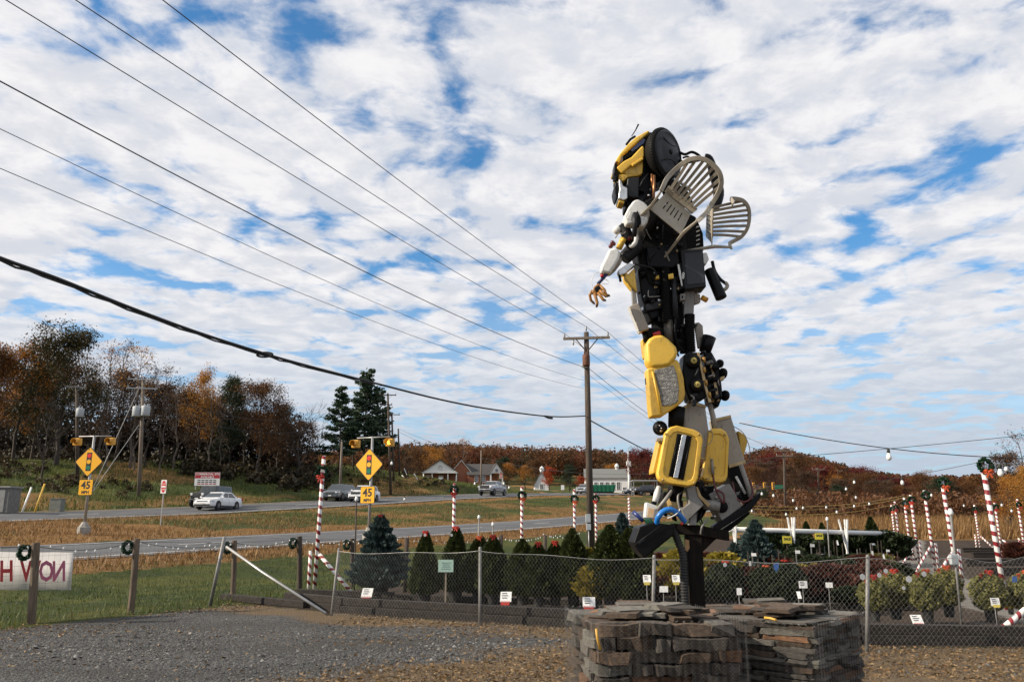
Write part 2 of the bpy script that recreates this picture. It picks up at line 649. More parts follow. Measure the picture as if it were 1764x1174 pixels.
def ground_material():
    m = bpy.data.materials.new('ground_cover')
    m.use_nodes = True
    t = NT(m.node_tree)
    b = m.node_tree.nodes['Principled BSDF']
    tc = t.node('ShaderNodeTexCoord')
    v = tc.outputs['Object']
    at = {k: t.node('ShaderNodeAttribute', attribute_name=k).outputs['Fac'] for k in ('gravel', 'mulch', 'path', 'tan', 'brown')}
    n1 = t.noise(v, 0.9, 6, 0.65)
    n2 = t.noise(v, 5.0, 6, 0.7)
    n3 = t.noise(v, 32.0, 5, 0.7)
    nl = t.noise(v, 0.28, 4, 0.6)
    green = t.mix(t.ramp(n1, 0.3, 0.7), (0.028, 0.042, 0.012), (0.066, 0.086, 0.022))
    green = t.mix(t.ramp(n3, 0.35, 0.75), green, (0.036, 0.05, 0.014))
    green = t.mix(t.math('MULTIPLY', t.ramp(nl, 0.46, 0.62), 0.7), green, (0.105, 0.105, 0.026))
    dry = t.mix(t.ramp(n2, 0.3, 0.7), (0.29, 0.165, 0.062), (0.16, 0.085, 0.03))
    dry = t.mix(t.math('MULTIPLY', t.ramp(n1, 0.50, 0.72), 0.75), dry, (0.085, 0.05, 0.022))
    fac = t.ramp(t.math('ADD', at['tan'], t.math('MULTIPLY', t.math('SUBTRACT', n2, 0.5), 0.8)), 0.35, 0.65)
    grass = t.mix(fac, green, dry)
    vor = t.node('ShaderNodeTexVoronoi', feature='F1', ins={'Scale': 38.0})
    t.l.new(v, vor.inputs['Vector'])
    gcol = t.mix(t.node('ShaderNodeSeparateColor', ins={0: vor.outputs['Color']}).outputs[0], (0.04, 0.041, 0.043), (0.145, 0.143, 0.137))
    # straw-coloured fines where the stone has been driven in, in long streaks along the yard
    mp = t.node('ShaderNodeMapping')
    mp.inputs['Rotation'].default_value = (0, 0, math.radians(24))
    mp.inputs['Scale'].default_value = (0.34, 1.05, 1)
    t.l.new(v, mp.inputs['Vector'])
    ns = t.noise(mp.outputs[0], 0.75, 6, 0.68)
    straw = t.ramp(t.math('ADD', t.math('ADD', t.math('MULTIPLY', t.math('SUBTRACT', ns, .5), 1.3), t.math('MULTIPLY', at['brown'], .62)), t.math('MULTIPLY', t.math('SUBTRACT', n3, 0.5), 0.5)), 0.16, 0.42)
    scol = t.mix(t.ramp(n3, 0.35, 0.7), (0.21, 0.145, 0.078), (0.10, 0.07, 0.043))
    scol = t.mix(t.ramp(n2, 0.45, 0.7), scol, (0.13, 0.105, 0.08))
    gcol = t.mix(t.math('MULTIPLY', t.ramp(ns, 0.42, 0.62), 0.55), gcol, (0.055, 0.053, 0.05))
    gcol = t.mix(t.math('MULTIPLY', straw, 0.9), gcol, scol)
    mul = t.mix(t.ramp(n2, 0.35, 0.7), (0.035, 0.026, 0.02), (0.085, 0.06, 0.042))
    pth = t.mix(t.ramp(n2, 0.3, 0.7), (0.16, 0.15, 0.135), (0.24, 0.22, 0.19))
    def edge(a):
        return t.ramp(t.math('ADD', a, t.math('MULTIPLY', t.math('SUBTRACT', n2, 0.5), 0.7)), 0.4, 0.6)
    c = t.mix(edge(at['gravel']), grass, gcol)
    c = t.mix(edge(at['mulch']), c, mul)
    c = t.mix(edge(at['path']), c, pth)
    t.l.new(c, b.inputs['Base Color'])
    b.inputs['Roughness'].default_value = 0.95
    b.inputs['Specular IOR Level'].default_value = 0.15
    h = t.math('ADD', t.math('MULTIPLY', n3, 0.5), t.math('MULTIPLY', n2, 0.8))
    h = t.math('ADD', h, t.math('MULTIPLY', vor.outputs['Distance'], -0.6))
    bn = t.node('ShaderNodeBump', ins={'Strength': 0.9, 'Distance': 0.06})
    t.l.new(h, bn.inputs['Height'])
    t.l.new(bn.outputs[0], b.inputs['Normal'])
    return m


gme = np_mesh('ground', np.stack([XX, YY, ZZ], -1).reshape(-1, 3), Fq, ground_material(), smooth=True)
for nm, arr in (('brown', brown_amt(XX, YY)), ('gravel', gravel), ('mulch', nursery), ('path', path), ('tan', tan)):
    a = gme.attributes.new(nm, 'FLOAT', 'POINT')
    a.data.foreach_set('value', arr.astype(np.float32).ravel())
ground = tag(link('ground', gme), kind='structure')

# ------------------------------------------------------------------ roads
ASPH = pm('asphalt', (0.105, 0.108, 0.113), (0.072, 0.075, 0.08), 0.55, 0.9, 0.35, 60, spec=0.3, stretch=(1, 1, 1))
PAINT = pm('road_paint', (0.62, 0.62, 0.6), (0.42, 0.42, 0.41), 3.0, 0.8, dirt=.3)
PAINTY = pm('road_paint_yellow', (0.55, 0.36, 0.06), (0.4, 0.26, 0.05), 3.0, 0.8)


def strip(name, q0, q1, fs, dz, mat, parent=None, kind=None):
    V, Fc = [], []
    for i, f in enumerate(fs):
        for q in (q0, q1):
            x, y = road_xy(q, f)
            qq = min(max(q, 0.001), 33.99)
            V.append((x, y, float(H(*road_xy(qq, f))) + dz))
        if i:
            Fc.append((2 * i - 2, 2 * i, 2 * i + 1, 2 * i - 1))
    mb = MB().add(V, Fc)
    o = mb.build(name, mat, None, kind=kind, fix=False)
    for p in o.data.polygons:
        pass
    if parent is not None:
        o.parent = parent
    return o


RF = list(np.arange(-60, 150, 2.0)) + list(np.arange(150, 420, 10.0))
for nm, qa, qb in (('near_road', 0, 9.0), ('far_road', 25, 34)):
    road = strip(nm, qa, qb, RF, 0.02, ASPH, kind='structure')
    strip('edge_line', qa + 0.75, qa + 0.95, RF, 0.028, PAINT, road)
    strip('edge_line', qb - 0.95, qb - 0.80, RF, 0.028, PAINT if nm == 'near_road' else PAINTY, road)
    f = -10.0
    while f < 170:
        strip('lane_dash', (qa + qb) / 2 - .08, (qa + qb) / 2 + .08, [f, f + 1.4, f + 2.8], 0.028, PAINT, road)
        f += 10.9

# ------------------------------------------------------------------ grass blades (uncountable)
GRASS = leaf_mat('grass_blade', [(0.030, 0.050, 0.010), (0.064, 0.092, 0.018), (0.115, 0.128, 0.028), (0.17, 0.14, 0.045)], 0.0, 0.3)
DRYG = leaf_mat('dry_grass_blade', [(0.09, 0.05, 0.02), (0.20, 0.115, 0.045), (0.31, 0.185, 0.075), (0.19, 0.10, 0.035)], 0.0, 0.3)


def blades(pts, h, w, lvv):
    n = len(pts)
    ang = rng.uniform(0, 2 * math.pi, n)
    ln = rng.uniform(0.2, 0.75, n)
    hh = h * rng.uniform(0.5, 1.3, n)
    dx, dy = np.cos(ang), np.sin(ang)
    base = pts
    V = np.empty((n, 3, 3))
    ww = w * rng.uniform(.7, 1.3, n)
    V[:, 0] = base + np.stack([-dy * ww, dx * ww, np.zeros(n)], -1)
    V[:, 1] = base + np.stack([dy * ww, -dx * ww, np.zeros(n)], -1)
    V[:, 2] = base + np.stack([dx * ln * hh, dy * ln * hh, hh], -1)
    return V.reshape(-1, 3), np.arange(3 * n).reshape(n, 3), np.repeat(lvv, 3)


def surf_z(x, y):
    return H(x, y) - 0.02


# lawn beyond the wire fence
n = 90000
yy = rng.uniform(10, 42, n) ** 1.0
xx = rng.uniform(-26, 6, n)
q, f = qf(xx, yy)
ok = (side_of_fence(xx, yy) < 0.05) & (q < -2.0)
near = rng.uniform(0, 1, n) < np.clip(26 / (yy + 4), 0, 1)
ok &= near
xx, yy = xx[ok], yy[ok]
V, Fc, lv = blades(np.stack([xx, yy, surf_z(xx, yy)], -1), 0.10 + .06 * (side_of_fence(xx, yy) > -.6), 0.011, np.clip(rng.beta(2, 3, len(xx)) + .55 * np.array([noise.noise(Vector((a * .35, b * .35, 1.7))) for a, b in zip(xx, yy)]) + .25 * (side_of_fence(xx, yy) > -1.5), 0, 1))
tag(link('lawn_grass', np_mesh('lawn_grass', V, Fc, GRASS, lv)), 'short green lawn grass between wire fence and road', 'grass', kind='stuff')
# rough dry grass on the median and along the verges
n = 90000
fq = rng.uniform(18, 110, n)
qq = np.where(rng.uniform(0, 1, n) < .82, rng.uniform(9.3, 24.8, n), rng.uniform(-3.2, -0.2, n))
xx, yy = road_xy(qq, fq)
keep = rng.uniform(0, 1, n) < np.clip(40 / (yy + 5), 0.15, 1)
keep &= ((np.abs(xx) / yy) < 0.75)
xx, yy, qq, fq = xx[keep], yy[keep], qq[keep], fq[keep]
m = np.array([noise.noise(Vector((a * .12, b * .12, 2.2))) for a, b in zip(xx, yy)])
isdry = (rng.uniform(0, 1, len(xx)) < np.clip(0.97 - sst(fq, 34, 62) * .55 + m * .8, .05, 1)) | (qq < 0)
p = np.stack([xx, yy, surf_z(xx, yy)], -1)
V, Fc, lv = blades(p[isdry], 0.20, 0.022, rng.uniform(0, 1, isdry.sum()))
tag(link('dry_median_grass', np_mesh('dry_median_grass', V, Fc, DRYG, lv)), 'straw coloured dry grass on the median between the two roads', 'grass', kind='stuff')
V, Fc, lv = blades(p[~isdry], 0.16, 0.02, rng.beta(2, 3, (~isdry).sum()))
tag(link('green_median_grass', np_mesh('green_median_grass', V, Fc, GRASS, lv)), 'greener patches of grass on the median between the roads', 'grass', kind='stuff')
# unmown bank beyond the far road and the field behind the nursery
n = 40000
fq = rng.uniform(10, 130, n)
qq = rng.uniform(35, 62, n)
xx, yy = road_xy(qq, fq)
ok = (np.abs(xx) / np.maximum(yy, 1) < .75)
xx, yy = xx[ok], yy[ok]
lvv = np.clip(rng.beta(2, 2.2, len(xx)) + .12 * np.array([noise.noise(Vector((a * .1, b * .1, 7))) for a, b in zip(xx, yy)]), 0, 1)
V, Fc, lv = blades(np.stack([xx, yy, surf_z(xx, yy)], -1), 0.35, 0.04, lvv)
tag(link('bank_grass', np_mesh('bank_grass', V, Fc, GRASS, lv)), 'rough green grass bank beyond the far road', 'grass', kind='stuff')
n = 26000
yy = rng.uniform(60, 125, n)
xx = rng.uniform(0.16, 0.75, n) * yy
q, f = qf(xx, yy)
ok = (q < -6) & (side_of_fence(xx, yy) > 2)
xx, yy = xx[ok], yy[ok]
V, Fc, lv = blades(np.stack([xx, yy, surf_z(xx, yy)], -1), .95, 0.05, rng.uniform(0, 1, len(xx)))
tag(link('tall_field_grass', np_mesh('tall_field_grass', V, Fc, DRYG, lv)), 'tall tan field grass behind the nursery beds', 'grass', kind='stuff')

# ------------------------------------------------------------------ loose gravel and straw in the yard
GRAV = leaf_mat('gravel_stone', [(0.04, 0.041, 0.042), (0.08, 0.08, 0.079), (0.145, 0.143, 0.137), (0.27, 0.262, 0.245)], 0.0, 0.0, 0.85)
n = 62000
yy = 4.6 + 16 * rng.uniform(0, 1, n) ** 1.5
xx = rng.uniform(-0.72, 0.72, n) * (yy + 0.8)
sd = side_of_fence(xx, yy)
nurs = np.interp(xx, NYX, NYY)
m = np.array([noise.noise(Vector((a * .28 + b * .1, b * .75, 4.4))) for a, b in zip(xx, yy)])
pr = np.clip(0.85 + m * 0.7 - brown_amt(xx, yy) * .80, 0.06, 1)
ok = (sd > 0.25) & (yy < nurs - .1) & (rng.uniform(0, 1, n) < pr)
xx, yy = xx[ok], yy[ok]
n = len(xx)
oct_v = np.array([(1, 0, 0), (0, 1, 0), (-1, 0, 0), (0, -1, 0), (0, 0, 1)], float)
oct_f = np.array([(0, 1, 4), (1, 2, 4), (2, 3, 4), (3, 0, 4)])
sz = rng.lognormal(-4.25, 0.36, n)
jit = rng.uniform(0.55, 1.35, (n, 5, 3))
ang = rng.uniform(0, 6.28, n)
VV = oct_v[None] * jit * sz[:, None, None]
VV[:, :, 2] *= 0.75
ca, sa = np.cos(ang)[:, None], np.sin(ang)[:, None]
vx = VV[:, :, 0] * ca - VV[:, :, 1] * sa
vy = VV[:, :, 0] * sa + VV[:, :, 1] * ca
tx, ty = rng.normal(0, .25, (n, 1)), rng.normal(0, .25, (n, 1))
VV = np.stack([vx + xx[:, None], vy + yy[:, None], VV[:, :, 2] + vx * tx + vy * ty + 0.004 + H(xx, yy)[:, None]], -1)
FV = (oct_f[None] + (np.arange(n) * 5)[:, None, None]).reshape(-1, 3)
tag(link('gravel', np_mesh('gravel', VV.reshape(-1, 3), FV, GRAV, np.repeat(np.clip(rng.beta(1.6, 2.6, n) + .38 * np.array([noise.noise(Vector((a * .5 - b * .25, b * .9 + a * .3, 8.8))) for a, b in zip(xx, yy)]), 0, 1), 5))), 'loose grey crushed gravel spread over the yard', 'gravel', kind='stuff')

STRAW = leaf_mat('straw', [(0.07, 0.045, 0.024), (0.16, 0.105, 0.052), (0.26, 0.18, 0.095), (0.17, 0.09, 0.035)], 0.0, 0.15)
n = 100000
yy = 4.6 + 16 * rng.uniform(0, 1, n) ** 1.3
xx = rng.uniform(-0.72, 0.72, n) * (yy + 0.8)
m = np.array([noise.noise(Vector((a * .28 + b * .1, b * .75, 4.4))) for a, b in zip(xx, yy)])
pr = np.clip(0.10 - m * 0.6 + brown_amt(xx, yy) * .9, 0.04, 1)
nurs = np.interp(xx, NYX, NYY)
sd = side_of_fence(xx, yy)
pr = np.where((sd < .7) | (np.abs(nurs - yy) < .5), .9, pr)
ok = (sd > -.15) & (yy < nurs + .3) & (rng.uniform(0, 1, n) < pr)
xx, yy = xx[ok], yy[ok]
C = np.stack([xx, yy, H(xx, yy) + .012], -1)
V, Fc, lv = leaf_cards(C, 0.023, rng, updown=0.18, elong=2.0)
tag(link('straw_litter', np_mesh('straw_litter', V, Fc, STRAW, lv)), 'straw and dead leaf litter strewn over the gravel', 'litter', kind='stuff')

# ------------------------------------------------------------------ stacks of building stone
STONE = [pm('stone_grey', (0.078, 0.070, 0.060), (0.15, 0.135, 0.115), 7, 0.9, 1.0, 14, rnd=.8),
         pm('stone_brown', (0.13, 0.085, 0.052), (0.062, 0.045, 0.034), 7, 0.9, 1.0, 14, rnd=.8),
         pm('stone_rust', (0.24, 0.12, 0.055), (0.11, 0.062, 0.04), 5, 0.9, 1.0, 14, rnd=.8),
         pm('stone_slate', (0.105, 0.10, 0.086), (0.20, 0.185, 0.155), 6, 0.85, 1.0, 14, rnd=.7),
         pm('stone_dark', (0.045, 0.038, 0.032), (0.09, 0.074, 0.06), 7, 0.9, 0.9, 18, rnd=.7)]


def stone_mesh(seed, flat):
    """a split stone in a unit box: chopped corners, uneven faces"""
    r = random.Random(seed)
    bm = bmesh.new()
    bmesh.ops.create_cube(bm, size=1.0)
    bmesh.ops.subdivide_edges(bm, edges=[e for e in bm.edges if abs(e.verts[0].co.x - e.verts[1].co.x) > .5], cuts=2)
    for v in bm.verts:
        j = .10 if not flat else .08
        v.co += Vector((r.uniform(-j, j) * .6, r.uniform(-j, j) * .8, r.uniform(-j, j) * (1.3 if flat else 1.7)))
    bmesh.ops.bevel(bm, geom=bm.edges[:], offset=.03 if flat else 0.04, segments=1, affect='EDGES')
    for v in bm.verts:
        v.co += Vector((r.uniform(-1, 1), r.uniform(-1, 1), r.uniform(-1, 1))) * .03
    bmesh.ops.recalc_face_normals(bm, faces=bm.faces)
    me = bpy.data.meshes.new('stone')
    bm.to_mesh(me)
    bm.free()
    return me


SV = {}
for fl in (0, 1):
    for mi, ms in enumerate(STONE):
        for k in range(4):
            me = stone_mesh(fl * 100 + mi * 10 + k, fl)
            me.materials.append(ms)
            SV[(fl, mi, k)] = me


def stone_stack(center, rz, wx, wy, height, courses, label, weights_front, flat, seed, len_rng):
    r = random.Random(seed)
    root = thing('stone_stack', (center[0], center[1], 0.0), label, 'stone stack', 'stacks of building stone round the statue', rz)
    # timber pallet under the stone
    pb = MB()
    for i in range(6):
        pb.box((-wx / 2 + .07 + i * (wx - .14) / 5, 0, .125), (.10, wy, .02))
    for yv in (-wy / 2 + .05, 0, wy / 2 - .05):
        pb.box((0, yv, .057), (wx, .08, .11))
    kid('pallet', pb, pm('pallet_wood', (.3, .21, .13), (.2, .14, .09), 8, .85, .3), root)
    z = .137
    hs = [r.uniform(*courses) for _ in range(60)]
    count = 0
    ci = 0
    while z < height - 0.01:
        h = min(hs[ci], max(height - z, .03))
        if height - (z + h) < courses[0] * .6:
            h = height - z
        for side in range(4):
            L = wx if side % 2 == 0 else wy
            D = wy if side % 2 == 0 else wx
            pos = -L / 2 + r.uniform(0, .03)
            end = L / 2 - (.16 if not flat else .12)
            while pos < end:
                ln = min(r.uniform(*len_rng), end - pos + .05)
                if end - (pos + ln) < len_rng[0] * .5:
                    ln = end - pos + .08
                dep = r.uniform(.16, .30)
                inset = r.uniform(-.022, .03)
                fl = 1 if flat else 0
                mi = r.choices(range(5), weights_front)[0]
                hh = h * r.uniform(.84, 1.0)
                o = bpy.data.objects.new('stone', SV[(fl, mi, r.randrange(4))])
                COL.objects.link(o)
                o.parent = root
                cxp = pos + ln / 2
                cyp = -D / 2 + dep / 2 + inset
                a = side * math.pi / 2
                o.location = (cxp * math.cos(a) - cyp * math.sin(a), cxp * math.sin(a) + cyp * math.cos(a), z + hh / 2)
                o.rotation_euler = (r.uniform(-.05, .04), r.uniform(-.03, .03) * (1 if not flat else .8), a + r.uniform(-.035, .035) + (math.pi if r.random() < .5 else 0))
                o.scale = (ln * .985, dep, hh)
                count += 1
                pos += ln + r.uniform(.002, .012)
        z += h
        ci += 1
    # flags laid over the top, and rubble fill inside
    fill = MB().box((0, 0, .137 + (height - .20) / 2), (wx - .34, wy - .34, height - .20))
    kid('rubble_fill', fill, STONE[4], root, .02)
    for i in range(22):
        ln, dp = r.uniform(.16, .36), r.uniform(.12, .28)
        o = bpy.data.objects.new('stone', SV[(1, r.choices(range(5), (4, 2, .5, 4, .8))[0], r.randrange(4))])
        COL.objects.link(o)
        o.parent = root
        o.location = (r.uniform(-.27, .27) * wx, r.uniform(-.27, .27) * wy, height + .004 + i * .0026 + r.uniform(0, .012))
        o.rotation_euler = (r.uniform(-.05, .05), r.uniform(-.05, .05), r.uniform(0, 6.28))
        o.scale = (ln, dp, r.uniform(.018, .034))
        count += 1
    # poultry wire wrapped round the stack
    net = MB()
    e = .045
    per = [(-wx / 2 - e, -wy / 2 - e), (wx / 2 + e, -wy / 2 - e), (wx / 2 + e, wy / 2 + e), (-wx / 2 - e, wy / 2 + e)]
    for sside in range(4):
        a0, a1 = Vector((*per[sside], 0)), Vector((*per[(sside + 1) % 4], 0))
        nn = int((a1 - a0).length / .05)
        for k in range(nn):
            for sg in (0, 1):
                pts = []
                zz0 = .1
                st = 0
                while zz0 < height + .03:
                    t = (k + .5 + (.5 if (st + sg) % 2 else 0) * (1 if sg == 0 else 1)) / nn
                    pp = a0.lerp(a1, min(t, 1)) + Vector((0, 0, zz0))
                    pts.append(pp)
                    zz0 += .028 if st % 2 else .022
                    st += 1
                if sg == 0 or k % 1 == 0:
                    net.tube(pts, .0006, 3, False)
    kid('wire_netting', net, pm('net_wire', (.34, .34, .33), (.25, .25, .25), 20, .45, metal=.8), root, kind='stuff')
    return root


c1 = P(1114, 1055, 5.62)
stone_stack((.985, 6.16), math.radians(6), .96, .98, 1.0, (.05, .10), 'stack of thick brown and grey fieldstone on a pallet, in front of the statue post',
            (2, 5, 1.3, .8, 5), 0, 11, (.09, .40))
k2 = Vector((P(1397, 1060, 5.72).x, 5.72))
fi = math.radians(40)
ctr = k2 + Vector((-math.cos(fi), math.sin(fi))) * .5 + Vector((math.sin(fi), math.cos(fi))) * .5
stone_stack((ctr.x, ctr.y), -fi, 1.0, 1.0, .99, (.02, .045), 'stack of thin split flagstone on a pallet, right of the statue post',
            (3, 3.5, .9, 3.5, 3), 1, 23, (.14, .42))
c3 = P(1262, 1040, 7.75)
stone_stack((c3.x, 8.05), math.radians(12), .9, .8, .80, (.05, .09), 'low stack of grey flagstone behind the other two, right beside the statue post',
            (4, 2, .4, 5, 2), 1, 31, (.25, .50))
# yellow strapping left on the near stack
STRAPM = pm('yellow_strap', (.62, .36, .05), (.5, .28, .04), 6, .5)
mb = MB()
mb.tube([P(1027, 1082, 5.53), P(1029, 1098, 5.525), P(1034, 1118, 5.53)], .009, 6)
tag(mb.build('strap_end', STRAPM), 'short yellow strap end hanging on the corner of the fieldstone stack', 'strap')
mb = MB()
mb.tube([P(1317, 1063, 5.95), P(1327, 1064, 5.92), P(1337, 1067, 5.86)], .009, 6)
tag(mb.build('strap_end', STRAPM), 'yellow strap end lying on the flagstone stack top edge', 'strap')
# ------------------------------------------------------------------ the scrap statue
RD = 7.5
YEL = pm('yellow_plastic', (0.78, 0.49, 0.06), (0.68, 0.41, 0.045), 3, 0.42, 0.08, 40, dirt=.42)
YELD = pm('darker_yellow_plastic', (0.58, 0.36, 0.04), (0.46, 0.27, 0.03), 4, 0.5, 0.08, 40, dirt=.5)  # darker than the main yellow: side panels, jaw, chin, one bracket
BLK = pm('black_plastic', (0.0035, 0.0035, 0.004), (0.007, 0.007, 0.008), 5, 0.40, 0.12, 50, spec=.14)
BLKM = pm('black_rubber', (0.0045, 0.0045, 0.0045), (0.009, 0.0085, 0.008), 8, 0.6, 0.2, 60, spec=.12)
DGR = pm('dark_grey_plastic', (0.011, 0.012, 0.014), (0.018, 0.019, 0.022), 5, 0.42, 0.1, 50, spec=.22, dirt=.12)
GRY = pm('grey_sheet_metal', (0.23, 0.22, 0.205), (0.185, 0.175, 0.16), 4, 0.5, 0.06, 30, dirt=.5)
BEIGE = pm('beige_plastic', (0.34, 0.30, 0.245), (0.28, 0.245, 0.2), 5, 0.55, 0.06, 40, dirt=.45)
CHAIRM = pm('putty_chair_plastic', (0.36, 0.325, 0.26), (0.31, 0.275, 0.215), 6, 0.5, 0.05, 40, dirt=.45)
WHT = pm('white_plastic', (0.72, 0.72, 0.69), (0.62, 0.62, 0.59), 5, 0.45, 0.05, 40, dirt=.3)
SILV = pm('silver_metal', (0.6, 0.6, 0.6), (0.42, 0.42, 0.42), 9, 0.3, 0.1, 40, metal=.85)
COPPER = pm('copper_pipe', (0.38, 0.18, 0.08), (0.28, 0.13, 0.06), 9, 0.4, metal=.8)
MAROON = pm('maroon_plastic', (0.10, 0.012, 0.014), (0.07, 0.01, 0.012), 9, 0.35)
ORNG = pm('orange_rubber', (0.36, 0.17, 0.03), (0.24, 0.10, 0.02), 9, 0.5)
TAPE = pm('duct_tape', (0.25, 0.245, 0.225), (0.14, 0.135, 0.125), 14, 0.35, 1.0, 22, metal=.35, stretch=(1, 1, 3))
BLUE = pm('blue_plastic', (0.01, 0.17, 0.55), (0.01, 0.13, 0.42), 5, 0.35)
NAVY = pm('navy_plastic', (0.01, 0.03, 0.16), (0.01, 0.02, 0.1), 5, 0.4)
TANW = pm('tan_disc', (0.42, 0.29, 0.11), (0.35, 0.23, 0.08), 9, 0.55)
BRASS = pm('brass_strip', (0.45, 0.33, 0.17), (0.33, 0.23, 0.11), 9, 0.4, metal=.6)
REDM = pm('red_plastic', (0.45, 0.025, 0.02), (0.36, 0.02, 0.02), 9, 0.4)
BLUEGLASS = pm('blue_tinted_glass', (0.05, 0.08, 0.22), (0.04, 0.06, 0.17), 3, 0.12)
WOODB = pm('charred_post_wood', (0.007, 0.006, 0.005), (0.018, 0.013, 0.01), 5, 0.85, 0.6, 25, spec=.15, stretch=(6, 6, 1))
PALEWOOD = pm('worn_wood', (0.40, 0.24, 0.11), (0.28, 0.16, 0.07), 8, 0.8, 0.3)


def RP(x, y, dy=0.0):
    return P(x, y, RD + dy)


base = RP(1196, 1048, 0)
statue = thing('scrap_statue', (base.x, RD, 0), 'tall robot statue assembled from yellow and black scrap plastic, with lawn chairs on its back', 'statue')
SM = Matrix.Translation(Vector((-base.x, -RD, 0)))


def sp(name, mb, mat, bevel=0.0, parent=None, fix=False, seg=2, label=None):
    """a statue part, written in world coordinates"""
    off = Vector((base.x, RD, 0))
    mb.v = [(v[0] - off.x, v[1] - off.y, v[2]) for v in mb.v]
    o = kid(name, mb, mat, parent or statue, bevel, fix=fix, seg=seg)
    if label:
        o['label'] = label
    return o


def slab(name, pts, dy, th, mat, bevel=.012, parent=None, seg=2, label=None):
    """outline at its own depth with real thickness behind it"""
    q = [RP(p[0], p[1], dy + (p[2] if len(p) > 2 else 0)) for p in pts]
    return sp(name, MB().prism(q, (0, th, 0)), mat, bevel, parent, fix=True, seg=seg, label=label)


def ptube(name, pts, r, mat, n=8, parent=None, dense=0):
    q = [RP(p[0], p[1], p[2] if len(p) > 2 else 0) for p in pts]
    if dense:
        q = smooth_path(q, dense)
    if hasattr(r, '__len__'):
        r = list(np.interp(np.linspace(0, 1, len(q)), np.linspace(0, 1, len(r)), r))
    return sp(name, MB().tube(q, r, n), mat, parent=parent)


def smooth_path(q, k):
    out = []
    n = len(q)
    for i in range(n - 1):
        p0, p1, p2, p3 = q[max(i - 1, 0)], q[i], q[i + 1], q[min(i + 2, n - 1)]
        for j in range(k):
            t = j / k
            out.append(.5 * ((2 * p1) + (p2 - p0) * t + (2 * p0 - 5 * p1 + 4 * p2 - p3) * t * t + (3 * p1 - p0 - 3 * p2 + p3) * t ** 3))
    out.append(q[-1])
    return out


def hose(name, pts, r, mat, pitch=.016, n=12):
    """corrugated hose"""
    q = smooth_path([RP(p[0], p[1], p[2] if len(p) > 2 else 0) for p in pts], 24)
    L = [0]
    for a, b in zip(q, q[1:]):
        L.append(L[-1] + (b - a).length)
    m = int(L[-1] / pitch) * 4
    P2, R2 = [], []
    j = 0
    for i in range(m + 1):
        s = L[-1] * i / m
        while j < len(q) - 2 and L[j + 1] < s:
            j += 1
        t = (s - L[j]) / max(L[j + 1] - L[j], 1e-9)
        P2.append(q[j].lerp(q[j + 1], t))
        R2.append(r * (1.0 if i % 4 in (0, 1) else .84))
    return sp(name, MB().tube(P2, R2, n, smooth=False), mat)


# --- post, hose and cross beam that carry it
mb = MB()
top = RP(1193, 904, .02)
pb = RP(1200, 1048, .02)
px0 = pb.x + (pb.x - top.x) * (pb.z / (top.z - pb.z))
mb.bar((px0, RD + .02, -.3), (top.x, RD + .02, top.z), .135, .135)
sp('post', mb, WOODB, .008)
slab('worn_patch', [(1180, 928), (1187, 930), (1188, 944), (1184, 950), (1180, 946)], -.058, .012, PALEWOOD, .002)
hose('corrugated_hose', [(1160, 912, -.03), (1168, 932, -.06), (1176, 955, -.08), (1178, 985, -.08), (1179, 1015, -.08), (1181, 1052, -.08), (1182, 1110, -.08)], .036, pm('grey_black_hose', (.02, .02, .02), (.03, .029, .028), 8, .5, spec=.4), .024)
slab('cross_beam', [(1160, 901), (1200, 903), (1256, 914), (1257, 931), (1200, 921), (1160, 920)], -.06, .16, WOODB, .006)
slab('cross_beam', [(1196, 905), (1214, 905), (1236, 925), (1205, 956), (1196, 940)], -.03, .12, WOODB, .006)

# --- left foot: black case, blue handle, wheel, cup
case = slab('black_case', [(1091, 935), (1101, 907), (1126, 899), (1163, 904), (1161, 921), (1111, 962), (1099, 948)], -.22, .34, BLK, .015)
ptube('seam', [(1093, 938, -.228), (1140, 903, -.232)], .004, DGR, 6, case)
slab('latch', [(1099, 933), (1109, 925), (1111, 929), (1101, 937)], -.232, .012, DGR, .002, case)
ptube('handle', [(1131, 901, -.20), (1134, 890, -.24), (1143, 880, -.25), (1153, 877, -.25), (1163, 880, -.24), (1172, 888, -.22), (1180, 899, -.2)], .024, BLUE, 10, dense=5)
mb = MB().lathe([(0, 0), (.07, 0), (.075, .01), (.075, .045), (.07, .05), (0, .05)], RP(1156, 871, -.02), (-.25, -1, -.1), 24)
sp('tan_wheel', mb, TANW)
mb = MB().lathe([(0, 0), (.014, 0), (.014, .07), (0, .075)], RP(1156, 871, -.02), (-.25, -1, -.1), 10)
sp('hub_bolt', mb, SILV)
slab('white_cup', [(1113, 864), (1134, 871), (1127, 894), (1110, 892)], -.10, .10, WHT, .012)
slab('orange_label', [(1117, 873), (1128, 876), (1125, 891), (1115, 890)], -.105, .004, pm('orange_label', (.66, .38, .17), (.7, .5, .3), 30, .6), 0)
ptube('blue_grip', [(1091, 881, -.08), (1099, 888, -.10), (1108, 897, -.12)], .018, NAVY, 10)
slab('green_lid', [(1109, 893), (1122, 893), (1128, 900), (1116, 903)], -.16, .08, pm('green_plastic', (.01, .09, .04), (.01, .06, .03), 8, .4), .01)
ptube('white_bottle', [(1135, 838, -.02), (1132, 850, -.05), (1128, 866, -.06)], [.020, .030, .026], WHT, 12)
slab('white_cap', [(1124, 862), (1132, 864), (1130, 870), (1123, 868)], -.09, .06, BLK, .006)
ptube('grey_tube', [(1163, 838, -.08), (1148, 858, -.1), (1132, 878, -.12)], .017, GRY, 10)
ptube('bent_conduit', [(1183, 842, -.06), (1170, 850, -.1), (1168, 862, -.12), (1172, 880, -.12)], .010, GRY, 8, dense=4)
ptube('white_cable', [(1150, 892, -.26), (1158, 889, -.27), (1166, 884, -.26), (1172, 876, -.22)], .006, WHT, 6, dense=4)
